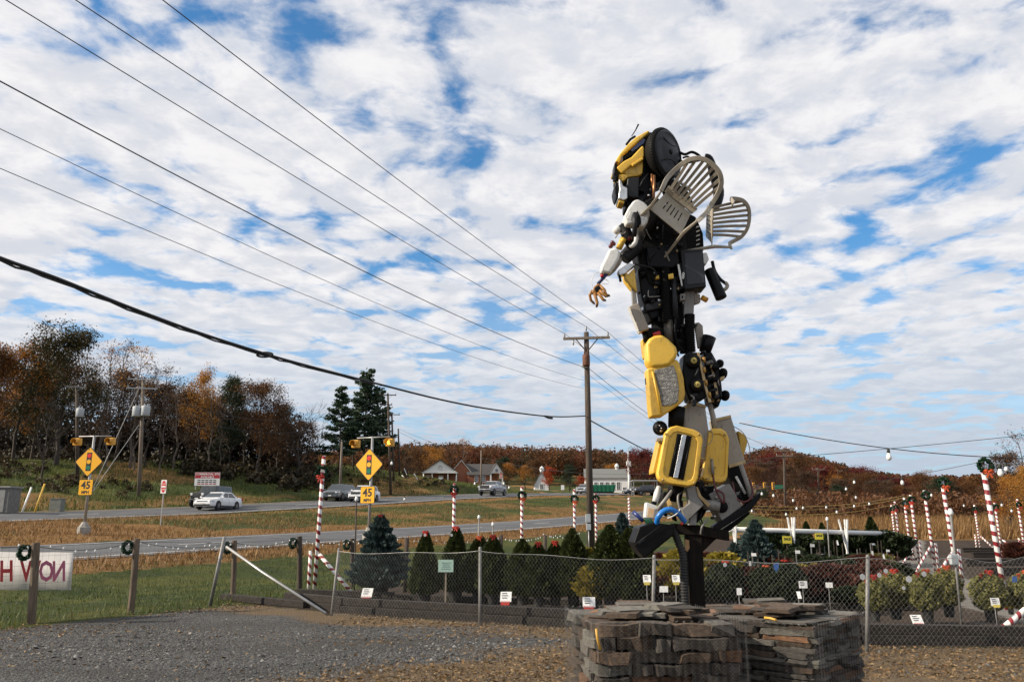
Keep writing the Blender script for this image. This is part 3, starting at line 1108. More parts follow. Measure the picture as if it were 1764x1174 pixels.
ptube('red_cap', [(1173, 900, -.24), (1176, 903, -.24)], .014, REDM, 8)
slab('axle_block', [(1142, 846), (1166, 846), (1176, 868), (1166, 890), (1144, 880), (1138, 862)], .03, .16, BLKM, .02)

# --- right foot: grey box, sled runner
gb = slab('grey_box', [(1221, 851), (1257, 832), (1279, 871), (1244, 898)], -.05, .26, GRY, .01)
mb = MB().lathe([(0, .0), (.05, 0), (.055, -.02), (.055, -.08)], RP(1243, 872, -.075), (-.3, -1, 0), 20)
sp('port', mb, BLKM, parent=gb)
slab('runner', [(1311, 846), (1309, 858), (1296, 876), (1240, 912), (1228, 914), (1230, 904), (1282, 872)], -.06, .12, BLK, .008)
slab('runner', [(1254, 905), (1290, 880), (1293, 884), (1260, 912), (1200, 950), (1196, 944)], .12, .06, BLKM, .008)
slab('angle_bracket', [(1183, 838), (1198, 836), (1202, 851), (1213, 869), (1182, 898), (1174, 877), (1188, 866)], -.16, .10, GRY, .006)
slab('bracket_edge', [(1199, 838), (1202, 838), (1208, 853), (1224, 868), (1220, 873), (1203, 855)], -.175, .02, BRASS, .003)
slab('angle_bracket', [(1191, 886), (1200, 884), (1200, 904), (1186, 904)], -.12, .06, GRY, .004)
ptube('motor', [(1212, 868, -.08), (1240, 872, -.10)], .045, GRY, 14)
slab('heel_block', [(1198, 838), (1232, 836), (1226, 864), (1212, 890), (1200, 902), (1206, 868)], .0, .22, BLKM, .02)
slab('heel_block', [(1246, 802), (1276, 800), (1290, 830), (1300, 858), (1268, 866), (1256, 834)], .10, .2, BLKM, .02)
ptube('strut', [(1276, 800, .0), (1287, 832, -.02), (1296, 864, -.03)], .020, GRY, 10)
ptube('strut', [(1268, 820, .02), (1284, 850, .0)], .012, WHT, 8)
ptube('red_cable', [(1262, 830, .0), (1268, 856, -.04), (1284, 864, -.06), (1297, 850, -.05), (1292, 826, .0)], .009, MAROON, 7, dense=6)
ptube('dark_cable', [(1228, 818, -.06), (1233, 842, -.10), (1246, 866, -.12), (1246, 850, -.12), (1232, 842, -.1)], .010, MAROON, 7, dense=6)
ptube('socket', [(1226, 790, -.06), (1228, 816, -.08)], [.012, .016], GRY, 8)

# --- shins: tapered boxes and cooler lids
slab('shin_box', [(1175, 700), (1193, 691), (1215, 698), (1229, 792), (1207, 789), (1179, 740)], -.04, .2, BEIGE, .016)
slab('shin_rim', [(1175, 701), (1193, 690), (1216, 697), (1217, 702), (1193, 696), (1178, 706)], -.05, .02, BRASS, .003)
slab('shin_rim', [(1206, 786), (1229, 790), (1229, 795), (1206, 791)], -.05, .02, BRASS, .003)
slab('shin_box', [(1228, 721), (1259, 714), (1285, 797), (1256, 806), (1240, 765)], .10, .2, BEIGE, .016)
slab('shin_rim', [(1228, 722), (1259, 714), (1260, 719), (1229, 727)], .09, .02, BRASS, .003)
slab('shin_rim', [(1256, 800), (1284, 792), (1285, 798), (1256, 806)], .09, .02, BRASS, .003)


def lid(pts, dy, th, nm='cooler_lid'):
    n = len(pts)
    cx_, cy_ = sum(p[0] for p in pts) / n, sum(p[1] for p in pts) / n
    o = slab(nm, pts, dy, th, YEL, .02, seg=3)
    rim = [(cx_ + (p[0] - cx_) * .96, cy_ + (p[1] - cy_) * .965) for p in pts]
    q0 = [RP(p[0], p[1], dy - .012) for p in rim]
    q1 = [RP(cx_ + (p[0] - cx_) * .74, cy_ + (p[1] - cy_) * .80, dy - .012) for p in pts]
    back = [Vector((0, .02, 0)) + v for v in q0]
    backi = [Vector((0, .02, 0)) + v for v in q1]
    vs = q0 + q1 + back + backi
    fs = []
    for i in range(n):
        j = (i + 1) % n
        fs += [(i, j, n + j, n + i), (i, 2 * n + i, 2 * n + j, j), (n + i, n + j, 3 * n + j, 3 * n + i)]
    sp('raised_rim', MB().add(vs, fs), YEL, .006, o, fix=True)
    return o


l1 = lid([(1146, 745), (1155, 735), (1166, 732), (1196, 739), (1208, 745), (1212, 757), (1203, 824), (1198, 835), (1186, 838), (1142, 832), (1134, 825), (1132, 815)], -.24, .10)
slab('black_stripe', [(1167, 746), (1192, 751), (1178, 826), (1152, 819)], -.252, .015, BLKM, .002, l1)
for a in range(5):
    x0 = 1169 + a * 5.2
    if a == 2:
        continue
    ptube('rib', [(x0, 748 + a, -.256), (x0 - 15, 820 + a * 1.4, -.256)], .0045, BLK, 6, l1)
slab('silver_stripe', [(1175, 748), (1183, 749), (1168, 823), (1160, 822)], -.264, .012, SILV, .003, l1)
l2 = lid([(1221, 742), (1228, 737), (1243, 737), (1252, 743), (1257, 756), (1254, 820), (1250, 829), (1240, 832), (1214, 829), (1209, 822), (1213, 805)], -.06, .09)
mb = MB().ball(RP(1232, 804, -.075), .008, 8)
sp('bolt', mb, BRASS, parent=l2)
slab('side_panel', [(1136, 756), (1141, 760), (1132, 814), (1124, 816), (1124, 808)], -.16, .20, YELD, .012)
slab('side_panel', [(1272, 741), (1286, 750), (1288, 762), (1281, 788), (1277, 790)], .12, .16, YELD, .012)
slab('lid_hinge', [(1131, 754), (1145, 752), (1146, 758), (1131, 760)], -.2, .06, BEIGE, .006)
mb = MB().tube([RP(1204, 828, -.06), RP(1196, 880, -.02)], .05, 10)
sp('ankle', mb, BLKM)
mb = MB().tube([RP(1168, 826, -.08), RP(1160, 860, -.02)], .07, 10)
sp('ankle', mb, BLKM)
ptube('thin_wire', [(1262, 733, .05), (1280, 745, .02), (1291, 770, .0), (1290, 790, .03), (1284, 802, .06)], .004, GRY, 6, dense=6)
ptube('thin_wire', [(1209, 768, -.26), (1222, 764, -.12), (1228, 752, -.1), (1226, 742, -.08)], .003, GRY, 6, dense=6)

# --- knees
mb = MB().ball(RP(1137, 737, -.10), .068, 18)
kb = sp('knee_wheel', mb, BLK)
for k in range(6):
    a = k * math.pi / 3
    c = RP(1134, 737, -.165)
    mb = MB().ball(c + Vector((math.cos(a) * .026, 0, math.sin(a) * .026)), .008, 6)
    sp('wheel_bolt', mb, SILV if k < 2 else DGR, parent=kb)
mb = MB().tube([RP(1166, 702, -.10), RP(1164, 735, -.12)], [.076, .070], 20)
sp('knee_drum', mb, BLKM)
ptube('knee_pipe', [(1221, 690, .02), (1228, 716, .03), (1231, 738, .02)], .026, BEIGE, 12)
ptube('knee_clip', [(1224, 688, -.02), (1230, 690, -.02)], .02, BRASS, 8)

# --- near thigh: jug, shin guard patched with tape
jug = slab('yellow_jug', [(1113, 592), (1119, 582), (1128, 577), (1141, 575), (1152, 583), (1165, 596), (1168, 606), (1166, 615), (1154, 629), (1140, 632), (1124, 633), (1115, 624)], -.26, .2, YEL, .045, seg=5)
mb = MB().tube([RP(1126, 577, -.17), RP(1137, 573, -.17)], .022, 12)
sp('red_cap', mb, REDM, parent=jug)
slab('yellow_box', [(1105, 584), (1113, 581), (1115, 615), (1109, 617)], -.10, .10, YEL, .012)
sg = slab('thigh_guard', [(1114, 634), (1125, 632), (1150, 629), (1164, 617), (1170, 622), (1178, 650), (1181, 678), (1178, 690), (1170, 697), (1142, 716), (1121, 718), (1119, 700)], -.24, .16, YEL, .03, seg=4)
slab('duct_tape_patch', [(1127, 637), (1148, 632), (1160, 628), (1166, 642), (1170, 668), (1168, 692), (1155, 698), (1141, 699), (1136, 675)], -.252, .03, TAPE, .008, sg)
ptube('raised_seam', [(1124, 640, -.25), (1131, 672, -.255), (1139, 712, -.25)], .009, YEL, 8, sg)
slab('guard_side', [(1112, 650), (1117, 648), (1117, 660), (1113, 662)], -.16, .05, BLK, .006)

# --- far thigh: black engine casing with knobs, pistons and wheels
eng = slab('engine_case', [(1178, 610), (1186, 606), (1205, 606), (1211, 630), (1216, 655), (1218, 684), (1206, 690), (1188, 690), (1180, 668), (1176, 640)], -.14, .22, BLK, .02)
for (x, y) in ((1194, 623), (1200, 664)):
    c = RP(x, y, -.14)
    mb = MB().lathe([(.0, -.06), (.055, -.06), (.062, -.05), (.066, 0), (.066, .03)], c, (0.1, 1, 0), 22)
    k = sp('round_cover', mb, BLK, parent=None)
    mb = MB().lathe([(0, -.072), (.026, -.072), (.029, -.068), (.029, -.058)], c, (0.1, 1, 0), 18)
    sp('yellow_disc', mb, pm('dull_yellow_disc', (.42, .33, .08), (.36, .28, .06), 9, .5), parent=k)
    mb = MB().lathe([(0, -.078), (.007, -.078), (.007, -.07)], c, (0.1, 1, 0), 8)
    sp('disc_hub', mb, DGR, parent=k)
for (xa, ya, xb, yb, dd) in ((1201, 607, 1212, 655, -.17), (1211, 658, 1222, 692, -.17), (1224, 628, 1236, 690, -.05)):
    slab('brass_strip', [(xa, ya), (xa + 4, ya - 1), (xb + 4, yb), (xb - 1, yb + 1)], dd, .03, BRASS, .003)
rr = random.Random(4)
for i in range(17):
    t = i / 16
    x = 1212 + 22 * t + rr.uniform(-6, 8)
    y = 612 + 82 * t + rr.uniform(-5, 5)
    dd = rr.uniform(-.12, .06)
    ln = rr.uniform(8, 17)
    ptube('piston', [(x - ln * .4, y + 2, dd), (x + ln * .6, y - 3, dd + rr.uniform(-.05, .05))], rr.uniform(.009, .019), (BLK, DGR, BLKM, GRY)[i % 4], 9)
for i in range(4):
    x = 1210 + i * 3.6 + rr.uniform(-2, 2)
    y = 616 + i * 21 + rr.uniform(-5, 5)
    mb = MB().tube([RP(x, y, -.17), RP(x + 2, y + 9, -.175)], [.016, .012], 8)
    sp('amber_bulb', mb, pm('amber_plastic', (.42, .22, .03), (.3, .15, .02), 9, .3))
for (x, y, r, dd) in ((1240, 626, .040, .05), (1245, 643, .052, .0), (1249, 681, .050, .02)):
    mb = MB().lathe([(0, -.02), (r * .5, -.024), (r * .6, -.012), (r * .92, -.018), (r, -.010), (r, .010), (r * .92, .018), (0, .018)], RP(x, y, dd), (-.88, -.42, .1), 22)
    sp('small_wheel', mb, BLKM)
slab('engine_side', [(1212, 606), (1226, 604), (1240, 630), (1246, 680), (1238, 702), (1222, 694), (1216, 650)], .0, .2, BLK, .02)
mb = MB().tube([RP(1214, 606, .04), RP(1222, 580, .04)], [.055, .065], 18)
sp('black_pot', mb, BLK)
slab('grey_paddle', [(1196, 556), (1204, 554), (1211, 560), (1212, 575), (1206, 600), (1202, 600)], .08, .03, BEIGE, .012)

# --- waist: hoses and pipes
hose('waist_hose', [(1147, 462, -.12), (1147, 500, -.13), (1148, 540, -.13), (1149, 556, -.12)], .044, BLKM, .017)
ptube('waist_pipe', [(1151, 552, -.12), (1152, 596, -.12)], .042, pm('brown_pipe', (.05, .042, .03), (.035, .03, .022), 6, .5), 16)
hose('waist_hose', [(1188, 542, -.08), (1188, 570, -.08), (1190, 606, -.06)], .050, BLKM, .016)
hose('waist_hose', [(1176, 565, -.02), (1176, 585, -.02), (1178, 608, -.02)], .040, BLKM, .016)
ptube('black_pipe', [(1160, 478, -.13), (1162, 520, -.13), (1163, 552, -.12)], .028, DGR, 14)
ptube('black_cable', [(1163, 548, -.15), (1163, 575, -.15), (1168, 594, -.13), (1178, 606, -.1)], .010, BLK, 8, dense=5)
slab('yellow_bracket', [(1151, 472), (1160, 470), (1161, 479), (1152, 480)], -.18, .05, YEL, .006)
slab('yellow_bracket', [(1130, 476), (1135, 473), (1136, 480), (1130, 480)], -.16, .05, YELD, .004)
slab('grey_strut', [(1179, 498), (1197, 500), (1195, 545), (1178, 545)], -.06, .05, GRY, .006)
slab('waist_core', [(1120, 490), (1176, 500), (1180, 545), (1178, 600), (1160, 604), (1140, 575), (1128, 560), (1126, 530)], .02, .22, BLKM, .03)
slab('belt_block', [(1108, 524), (1142, 516), (1144, 530), (1112, 536)], -.10, .12, DGR, .012)
slab('belt_block', [(1110, 562), (1150, 568), (1146, 576), (1116, 582)], -.10, .16, BLKM, .012)
ptube('grey_loop', [(1117, 500, -.12), (1117, 510, -.14), (1124, 511, -.15), (1137, 510, -.12)], .006, GRY, 6, dense=4)
ptube('grey_conduit', [(1094, 455, -.15), (1110, 458, -.16), (1125, 463, -.16), (1131, 474, -.15)], .009, DGR, 8, dense=5)
slab('yellow_flank', [(1075, 466), (1082, 472), (1093, 461), (1095, 480), (1098, 503), (1086, 490), (1077, 478)], -.16, .16, YEL, .008)
slab('silver_bracket', [(1064, 466), (1082, 453), (1095, 455), (1077, 471), (1068, 474)], -.20, .10, SILV, .006)
ptube('bracket_pin', [(1067, 473, -.18), (1069, 485, -.18)], .012, BLK, 8)
slab('flank_strip', [(1088, 494), (1096, 502), (1098, 524), (1090, 526)], -.12, .05, GRY, .005)
fb = slab('flank_box', [(1084, 527), (1100, 521), (1119, 566), (1102, 571)], -.18, .12, BEIGE, .01)
slab('flank_box_edge', [(1083, 527), (1087, 526), (1106, 571), (1102, 572)], -.17, .10, WHT, .004, fb)
ptube('red_plug', [(1103, 571, -.12), (1107, 574, -.12)], .01, REDM, 8)
ptube('hip_rod', [(1109, 570, -.1), (1113, 588, -.12)], .022, BLKM, 10)

# --- back pack: speaker box with lettering, cylinder, hose
bp = slab('speaker_box', [(1172, 430), (1211, 428), (1217, 494), (1180, 498)], -.16, .22, DGR, .012)
slab('speaker_grille', [(1179, 436), (1209, 434), (1214, 487), (1184, 490)], -.166, .012, pm('speaker_cloth', (.034, .038, .045), (.045, .05, .058), 60, .8), .003, bp)
slab('white_decal', [(1167, 455), (1170, 455), (1173, 468), (1176, 492), (1174, 492), (1170, 474)], -.15, .01, WHT, .001, bp)
slab('side_panel', [(1164, 452), (1174, 452), (1182, 497), (1176, 497)], -.145, .16, BLK, .006, bp)
g = text_mesh('8', .075, WHT, bold=.002)
o = link('lettering', g)
o.parent = bp
o.location = RP(1177, 475, -.172) - Vector((base.x, RD, 0))
o.rotation_euler = (math.pi / 2, math.radians(8), 0)
o.scale = (.6, 1.2, 1)
KIDS.setdefault(bp.name, []).append(o)
mb = MB().tube([RP(1221, 464, -.02), RP(1243, 514, -.06)], [.05, .056], 20)
sp('black_canister', mb, BLK, .01)
slab('white_duct', [(1206, 436), (1218, 434), (1222, 446), (1216, 456), (1208, 452)], -.02, .1, WHT, .012)
ptube('black_hose', [(1227, 450, -.02), (1231, 466, -.03), (1240, 480, -.04), (1250, 488, -.05)], .016, BLK, 10, dense=6)
ptube('hose_end', [(1249, 486, -.05), (1253, 492, -.05), (1249, 498, -.05), (1243, 499, -.04)], .018, BEIGE, 10, dense=4)
ptube('amber_cap', [(1209, 512, -.04), (1218, 517, -.06)], .026, pm('amber_cap', (.6, .3, .02), (.5, .22, .02), 9, .35), 12)
slab('beige_bracket', [(1196, 504), (1206, 506), (1207, 520), (1196, 524)], -.04, .06, BEIGE, .006)

# --- torso
slab('chest_case', [(1096, 372), (1112, 352), (1136, 345), (1164, 356), (1180, 384), (1186, 430), (1176, 470), (1158, 490), (1136, 500), (1118, 492), (1104, 466), (1096, 430)], -.08, .34, BLKM, .05, seg=3)
slab('chest_case', [(1112, 424), (1166, 420), (1172, 452), (1160, 462), (1118, 460)], -.15, .2, BLK, .02)
slab('side_case', [(1098, 462), (1128, 458), (1138, 500), (1136, 545), (1122, 552), (1106, 516)], -.06, .24, BLK, .02)
slab('back_plate', [(1160, 352), (1200, 372), (1212, 400), (1214, 432), (1176, 438), (1164, 400)], .08, .16, BLKM, .03)
for i in range(5):
    slab('vent_slot', [(1200, 390 + i * 7.6), (1206, 388 + i * 7.6), (1205, 390.2 + i * 7.6), (1199, 392.4 + i * 7.6)], .072, .02, WHT, 0)
mb = MB().tube([RP(1074, 446, -.14), RP(1100, 420, -.12)], [.066, .078], 20)
sp('black_drum', mb, DGR, .012)
slab('shoulder_block', [(1106, 348), (1122, 338), (1138, 340), (1140, 366), (1126, 392), (1112, 410), (1102, 392)], -.16, .24, BLKM, .03)
mb = MB().tube([RP(1150, 312, .06), RP(1166, 352, .04)], [.085, .10], 18)
sp('neck', mb, BLKM)
slab('neck_plate', [(1166, 316), (1182, 322), (1196, 350), (1176, 352), (1160, 342)], .0, .12, BLKM, .015)
ptube('copper_pipe', [(1123, 300, -.1), (1123, 322, -.1)], .013, COPPER, 9)
ptube('copper_pipe', [(1127, 302, -.14), (1126, 344, -.14)], .013, COPPER, 9)
ptube('silver_arm', [(1160, 308, -.04), (1178, 318, -.02), (1192, 330, .0)], .017, SILV, 8)

# --- near arm
slab('white_shoulder_jug', [(1075, 372), (1083, 356), (1092, 344), (1100, 342), (1109, 347), (1117, 354), (1120, 368), (1116, 382), (1108, 391), (1098, 384), (1090, 385), (1079, 387)], -.36, .16, WHT, .03, seg=4)
slab('jug_handle_hole', [(1094, 370), (1098, 362), (1104, 374), (1105, 385), (1096, 390)], -.366, .08, BLKM, .006)
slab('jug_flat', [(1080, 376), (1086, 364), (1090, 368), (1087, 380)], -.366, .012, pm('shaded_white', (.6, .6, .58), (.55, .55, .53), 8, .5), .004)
ptube('upper_arm_rod', [(1094, 366, -.39), (1094, 386, -.38), (1093, 408, -.34)], [.020, .022, .018], DGR, 10)
mb = MB().ball(RP(1063, 396, -.22), .042, 14)
sp('white_knob', mb, WHT)
ptube('elbow_block', [(1074, 388, -.22), (1082, 410, -.24), (1088, 425, -.22)], [.05, .055, .04], BLKM, 10)
ptube('maroon_valve', [(1080, 400, -.26), (1086, 414, -.28)], .022, MAROON, 10)
ptube('elbow_wire', [(1060, 410, -.24), (1066, 402, -.27), (1076, 402, -.28), (1078, 390, -.26), (1070, 384, -.24)], .005, GRY, 6, dense=5)
ptube('yellow_fitting', [(1074, 411, -.27), (1066, 428, -.27)], .030, YEL, 14)
mb = MB().ball(RP(1073, 414, -.29), .024, 10)
sp('yellow_fitting_end', mb, YEL)
for (x, y) in ((1052, 424), (1057, 420), (1055, 418)):
    sp('maroon_knob', MB().ball(RP(x, y, -.24), .022, 10), MAROON)
ptube('white_hook', [(1092, 402, -.28), (1096, 408, -.28), (1094, 418, -.28), (1088, 424, -.28), (1084, 422, -.28)], [.016, .020, .022, .020, .012], WHT, 12, dense=5)
slab('forearm_jug', [(1049, 428), (1061, 425), (1070, 432), (1068, 444), (1060, 458), (1051, 471), (1041, 469), (1034, 466), (1036, 456), (1043, 442)], -.32, .13, WHT, .028, seg=4)
slab('forearm_jug_side', [(1070, 441), (1072, 449), (1062, 462), (1052, 471), (1048, 470), (1060, 456)], -.24, .1, BEIGE, .01)
ptube('jug_neck', [(1039, 460, -.30), (1037, 472, -.30)], [.022, .02], WHT, 12)
ptube('red_collar', [(1036, 473, -.30), (1038, 477, -.30)], .016, REDM, 10)
ptube('wrist_tube', [(1047, 470, -.27), (1038, 480, -.28), (1030, 489, -.28)], .016, NAVY, 10)
ptube('wrist_wire', [(1037, 468, -.28), (1024, 472, -.3), (1019, 484, -.3), (1021, 494, -.3)], .003, WHT, 5, dense=6)
ptube('wrist_wire', [(1040, 480, -.28), (1048, 484, -.3), (1046, 489, -.3), (1036, 488, -.3)], .003, WHT, 5, dense=6)
# glove-like hand: palm, thumb and four bent fingers
hand = slab('hand', [(1024, 492), (1031, 487), (1037, 490), (1039, 499), (1033, 506), (1026, 508), (1019, 503)], -.31, .06, ORNG, .014, seg=3)
slab('black_band', [(1023, 496), (1032, 490), (1036, 500), (1028, 505)], -.316, .074, BLK, .01, hand)
for pts, r in (([(1034, 492, -.30), (1041, 499, -.31), (1044, 507, -.31), (1049, 509, -.31)], .014),
               ([(1033, 500, -.31), (1039, 506, -.32), (1044, 510, -.33), (1048, 509, -.33)], .0145),
               ([(1030, 504, -.31), (1035, 510, -.32), (1039, 516, -.33), (1042, 517, -.33)], .0145),
               ([(1024, 505, -.30), (1027, 514, -.31), (1029, 522, -.31), (1028, 527, -.31)], .0145),
               ([(1021, 500, -.29), (1016, 508, -.28), (1018, 517, -.27), (1023, 522, -.27)], .0135)):
    fg = ptube('finger', pts, [r, r, r * .95] + [r * .9] * 0 + [r * .8], ORNG, 9, hand)
    e0, e1 = RP(*pts[-2]), RP(*pts[-1])
    sp('finger_tip', MB().tube([e1 - (e1 - e0).normalized() * .012, e1 + (e1 - e0).normalized() * .012], [r * .92, r * .5], 9), BLK, parent=hand)

# --- head
head = slab('helmet_core', [(1062, 300), (1068, 272), (1095, 240), (1116, 226), (1140, 226), (1150, 250), (1148, 305), (1120, 318), (1100, 330), (1078, 330)], .0, .34, BLK, .03)
slab('helmet_top', [(1060, 277), (1068, 264), (1082, 248), (1095, 236), (1116, 224), (1120, 226), (1114, 232), (1092, 250), (1072, 268), (1067, 280)], -.07, .44, YEL, .012)
slab('visor_slot', [(1070, 270), (1113, 234), (1110, 252), (1073, 277)], -.03, .3, BLK, .004)
slab('visor_glass', [(1086, 258), (1108, 238), (1112, 240), (1109, 247), (1089, 261)], -.045, .02, BLUEGLASS, .003)
slab('visor_edge', [(1068, 268), (1073, 266), (1073, 276), (1068, 281)], -.06, .05, GRY, .004)
slab('cheek', [(1062, 288), (1075, 277), (1088, 270), (1107, 250), (1110, 254), (1110, 270), (1090, 282), (1072, 298)], -.11, .36, YEL, .014)
slab('cheek', [(1072, 297), (1089, 284), (1107, 271), (1108, 284), (1107, 298), (1101, 302), (1078, 300)], -.08, .32, YEL, .010)
slab('jaw', [(1066, 300), (1084, 299), (1102, 302), (1082, 305), (1074, 312), (1066, 308)], -.09, .30, YELD, .008)
slab('brow_edge', [(1088, 282), (1107, 270), (1109, 274), (1090, 286)], -.125, .03, YEL, .006)
slab('snout', [(1081, 306), (1102, 304), (1101, 322), (1100, 340), (1092, 340), (1082, 338), (1080, 320)], -.12, .26, DGR, .014)
slab('throat', [(1078, 340), (1100, 336), (1120, 330), (1122, 345), (1100, 352), (1078, 356)], -.04, .26, BLK, .015)
slab('throat', [(1100, 302), (1118, 300), (1126, 322), (1124, 345), (1100, 345)], -.02, .26, BLK, .015)
slab('silver_muzzle', [(1066, 308), (1070, 310), (1074, 320), (1081, 323), (1081, 342), (1074, 344), (1065, 342), (1067, 325)], -.14, .22, SILV, .010)
slab('chin', [(1066, 344), (1076, 346), (1075, 350), (1066, 348)], -.12, .16, YELD, .006)
slab('nose_disc', [(1060, 314), (1064, 312), (1066, 318), (1066, 336), (1063, 340), (1060, 334), (1058, 324)], -.10, .22, BLK, .01)
slab('mirror', [(1058, 282), (1062, 278), (1064, 284), (1062, 292), (1066, 304), (1063, 306), (1057, 298)], -.10, .14, BLK, .01)
ptube('mirror_stub', [(1056, 312, -.05), (1066, 310, -.05)], .012, BLK, 8)
mb = MB().ball(RP(1061, 281, -.10), .014, 8)
sp('red_eye', mb, MAROON)
ptube('roof_edge', [(1079, 249, -.02), (1086, 240, .0), (1094, 235, .02)], .012, BLK, 8)
ptube('antenna', [(1088, 235, .02), (1095, 224, .0), (1100, 214, -.02)], [.004, .006, .009], BLK, 8)
ptube('cheek_strap', [(1117, 299, -.1), (1108, 310, -.12), (1102, 322, -.12)], .008, DGR, 6)
# ear: ribbed wheel with a domed cover
ec = RP(1145, 266, -.04)
ax = Vector((.72, -.69, -.05)).normalized()
R_ = .262
teeth = MB()
x_, y_, z_ = basis(ax)
prof = [(.0, -.09), (R_ * .80, -.09), (R_ * .90, -.06), (R_ * .96, -.02), (R_, .0), (R_, .02), (R_ * .985, .03), (R_ * .93, .042), (R_ * .9, .03)]
teeth.lathe(prof, ec, ax, 60)
for k in range(60):
    a = 2 * math.pi * k / 60
    c = ec + (x_ * math.cos(a) + y_ * math.sin(a)) * (R_ - .003)
    rad = (x_ * math.cos(a) + y_ * math.sin(a))
    teeth.bar(c - ax * .008, c + ax * .022, .012, .014, rad)
ear = sp('ear_wheel', teeth, BLKM)
cov = MB().lathe([(R_ * .91, .02), (R_ * .9, .045), (R_ * .80, .058), (R_ * .78, .052), (R_ * .5, .072), (R_ * .2, .082), (0, .084)], ec, ax, 48)
sp('wheel_cover', cov, DGR, parent=ear)
for sg_ in (1, -1):
    pts = []
    for k in range(9):
        t = (k - 4) / 4
        pts.append(ec + ax * (.078 - .012 * t * t) + y_ * sg_ * (R_ * (.30 + .20 * t * t)) + x_ * (t * R_ * .55))
    sp('cover_crease', MB().tube(pts, [.001] + [.005] * 7 + [.001], 6), BLK, parent=ear)
sp('center_emblem', MB().lathe([(.03, .075), (.028, .09), (.018, .094), (0, .094)], ec + x_ * -.015, ax, 5), BLKM, parent=ear)
# hoses behind the head
ptube('head_hose', [(1170, 262, .05), (1180, 266, .04), (1192, 262, .03), (1204, 268, .03), (1208, 276, .04)], .014, BLK, 9, dense=6)
ptube('head_hose', [(1170, 276, .04), (1182, 280, .02), (1196, 278, .03), (1206, 276, .04)], .012, BLK, 9, dense=6)
ptube('head_hose', [(1176, 272, .03), (1186, 270, .02), (1188, 278, .02)], .010, BLK, 9, dense=5)
ptube('curved_blade', [(1214, 270, .20), (1222, 274, .2), (1230, 300, .22), (1238, 330, .22), (1234, 352, .2), (1226, 362, .18)], [.03, .04, .05, .055, .05, .03], BLK, 10, dense=4)


# --- small salvage that fills the gaps: brackets, bolts, cables, pulleys
rr = random.Random(15)
FILL = [(1112, 1172, 372, 440, -.13, 20), (1124, 1176, 462, 556, -.08, 22), (1100, 1124, 470, 540, -.09, 10), (1182, 1214, 612, 690, -.17, 8), (1216, 1244, 612, 696, -.06, 14), (1200, 1240, 838, 896, -.08, 10), (1142, 1176, 844, 888, .0, 8), (1166, 1200, 560, 606, -.07, 8), (1096, 1124, 306, 345, -.07, 8), (1250, 1296, 806, 862, .06, 8)]
FM = [BLK, DGR, BLKM, DGR, GRY, BLK, SILV, BRASS]
for (xa, xb, ya, yb, dd, n) in FILL:
    for i in range(n):
        x, y = rr.uniform(xa, xb), rr.uniform(ya, yb)
        d2 = dd + rr.uniform(-.03, .02)
        k = rr.random()
        mt = rr.choice(FM)
        if k < .34:
            w, h = rr.uniform(3, 10), rr.uniform(3, 12)
            sk = rr.uniform(-3, 3)
            slab('bracket', [(x, y), (x + w, y + sk), (x + w + sk * .5, y + h + sk), (x + sk * .5, y + h)], d2, rr.uniform(.03, .08), mt, .004)
        elif k < .60:
            x2, y2 = x + rr.uniform(-12, 12), y + rr.uniform(8, 30)
            ptube('cable', [(x, y, d2), ((x + x2) / 2 + rr.uniform(-6, 6), (y + y2) / 2, d2 - .03), (x2, y2, d2)], rr.uniform(.004, .010), rr.choice([BLK, BLK, MAROON, DGR, GRY]), 7, dense=5)
        elif k < .82:
            sp('bolt', MB().lathe([(0, -.02), (.008, -.02), (.012, -.014), (.012, .02)], RP(x, y, d2), (rr.uniform(-.3, .3), 1, 0), 7), rr.choice([SILV, DGR, BRASS]))
        else:
            r = rr.uniform(.015, .035)
            sp('pulley', MB().lathe([(0, -.03), (r * .4, -.034), (r * .5, -.02), (r * .95, -.026), (r, -.015), (r * .8, 0), (r, .015), (r, .02)], RP(x, y, d2), (rr.uniform(-.5, .5), 1, rr.uniform(-.2, .2)), 16), rr.choice([BLK, DGR, BLKM]))
for x, y in ((1139, 742), (1204, 748), (1196, 831), (1142, 826), (1224, 742), (1248, 748), (1217, 824)):
    sp('bolt', MB().lathe([(0, -.012), (.007, -.012), (.010, -.008), (.010, .02)], RP(x, y, -.256 if x < 1212 else -.075), (0, 1, 0), 7), BRASS)


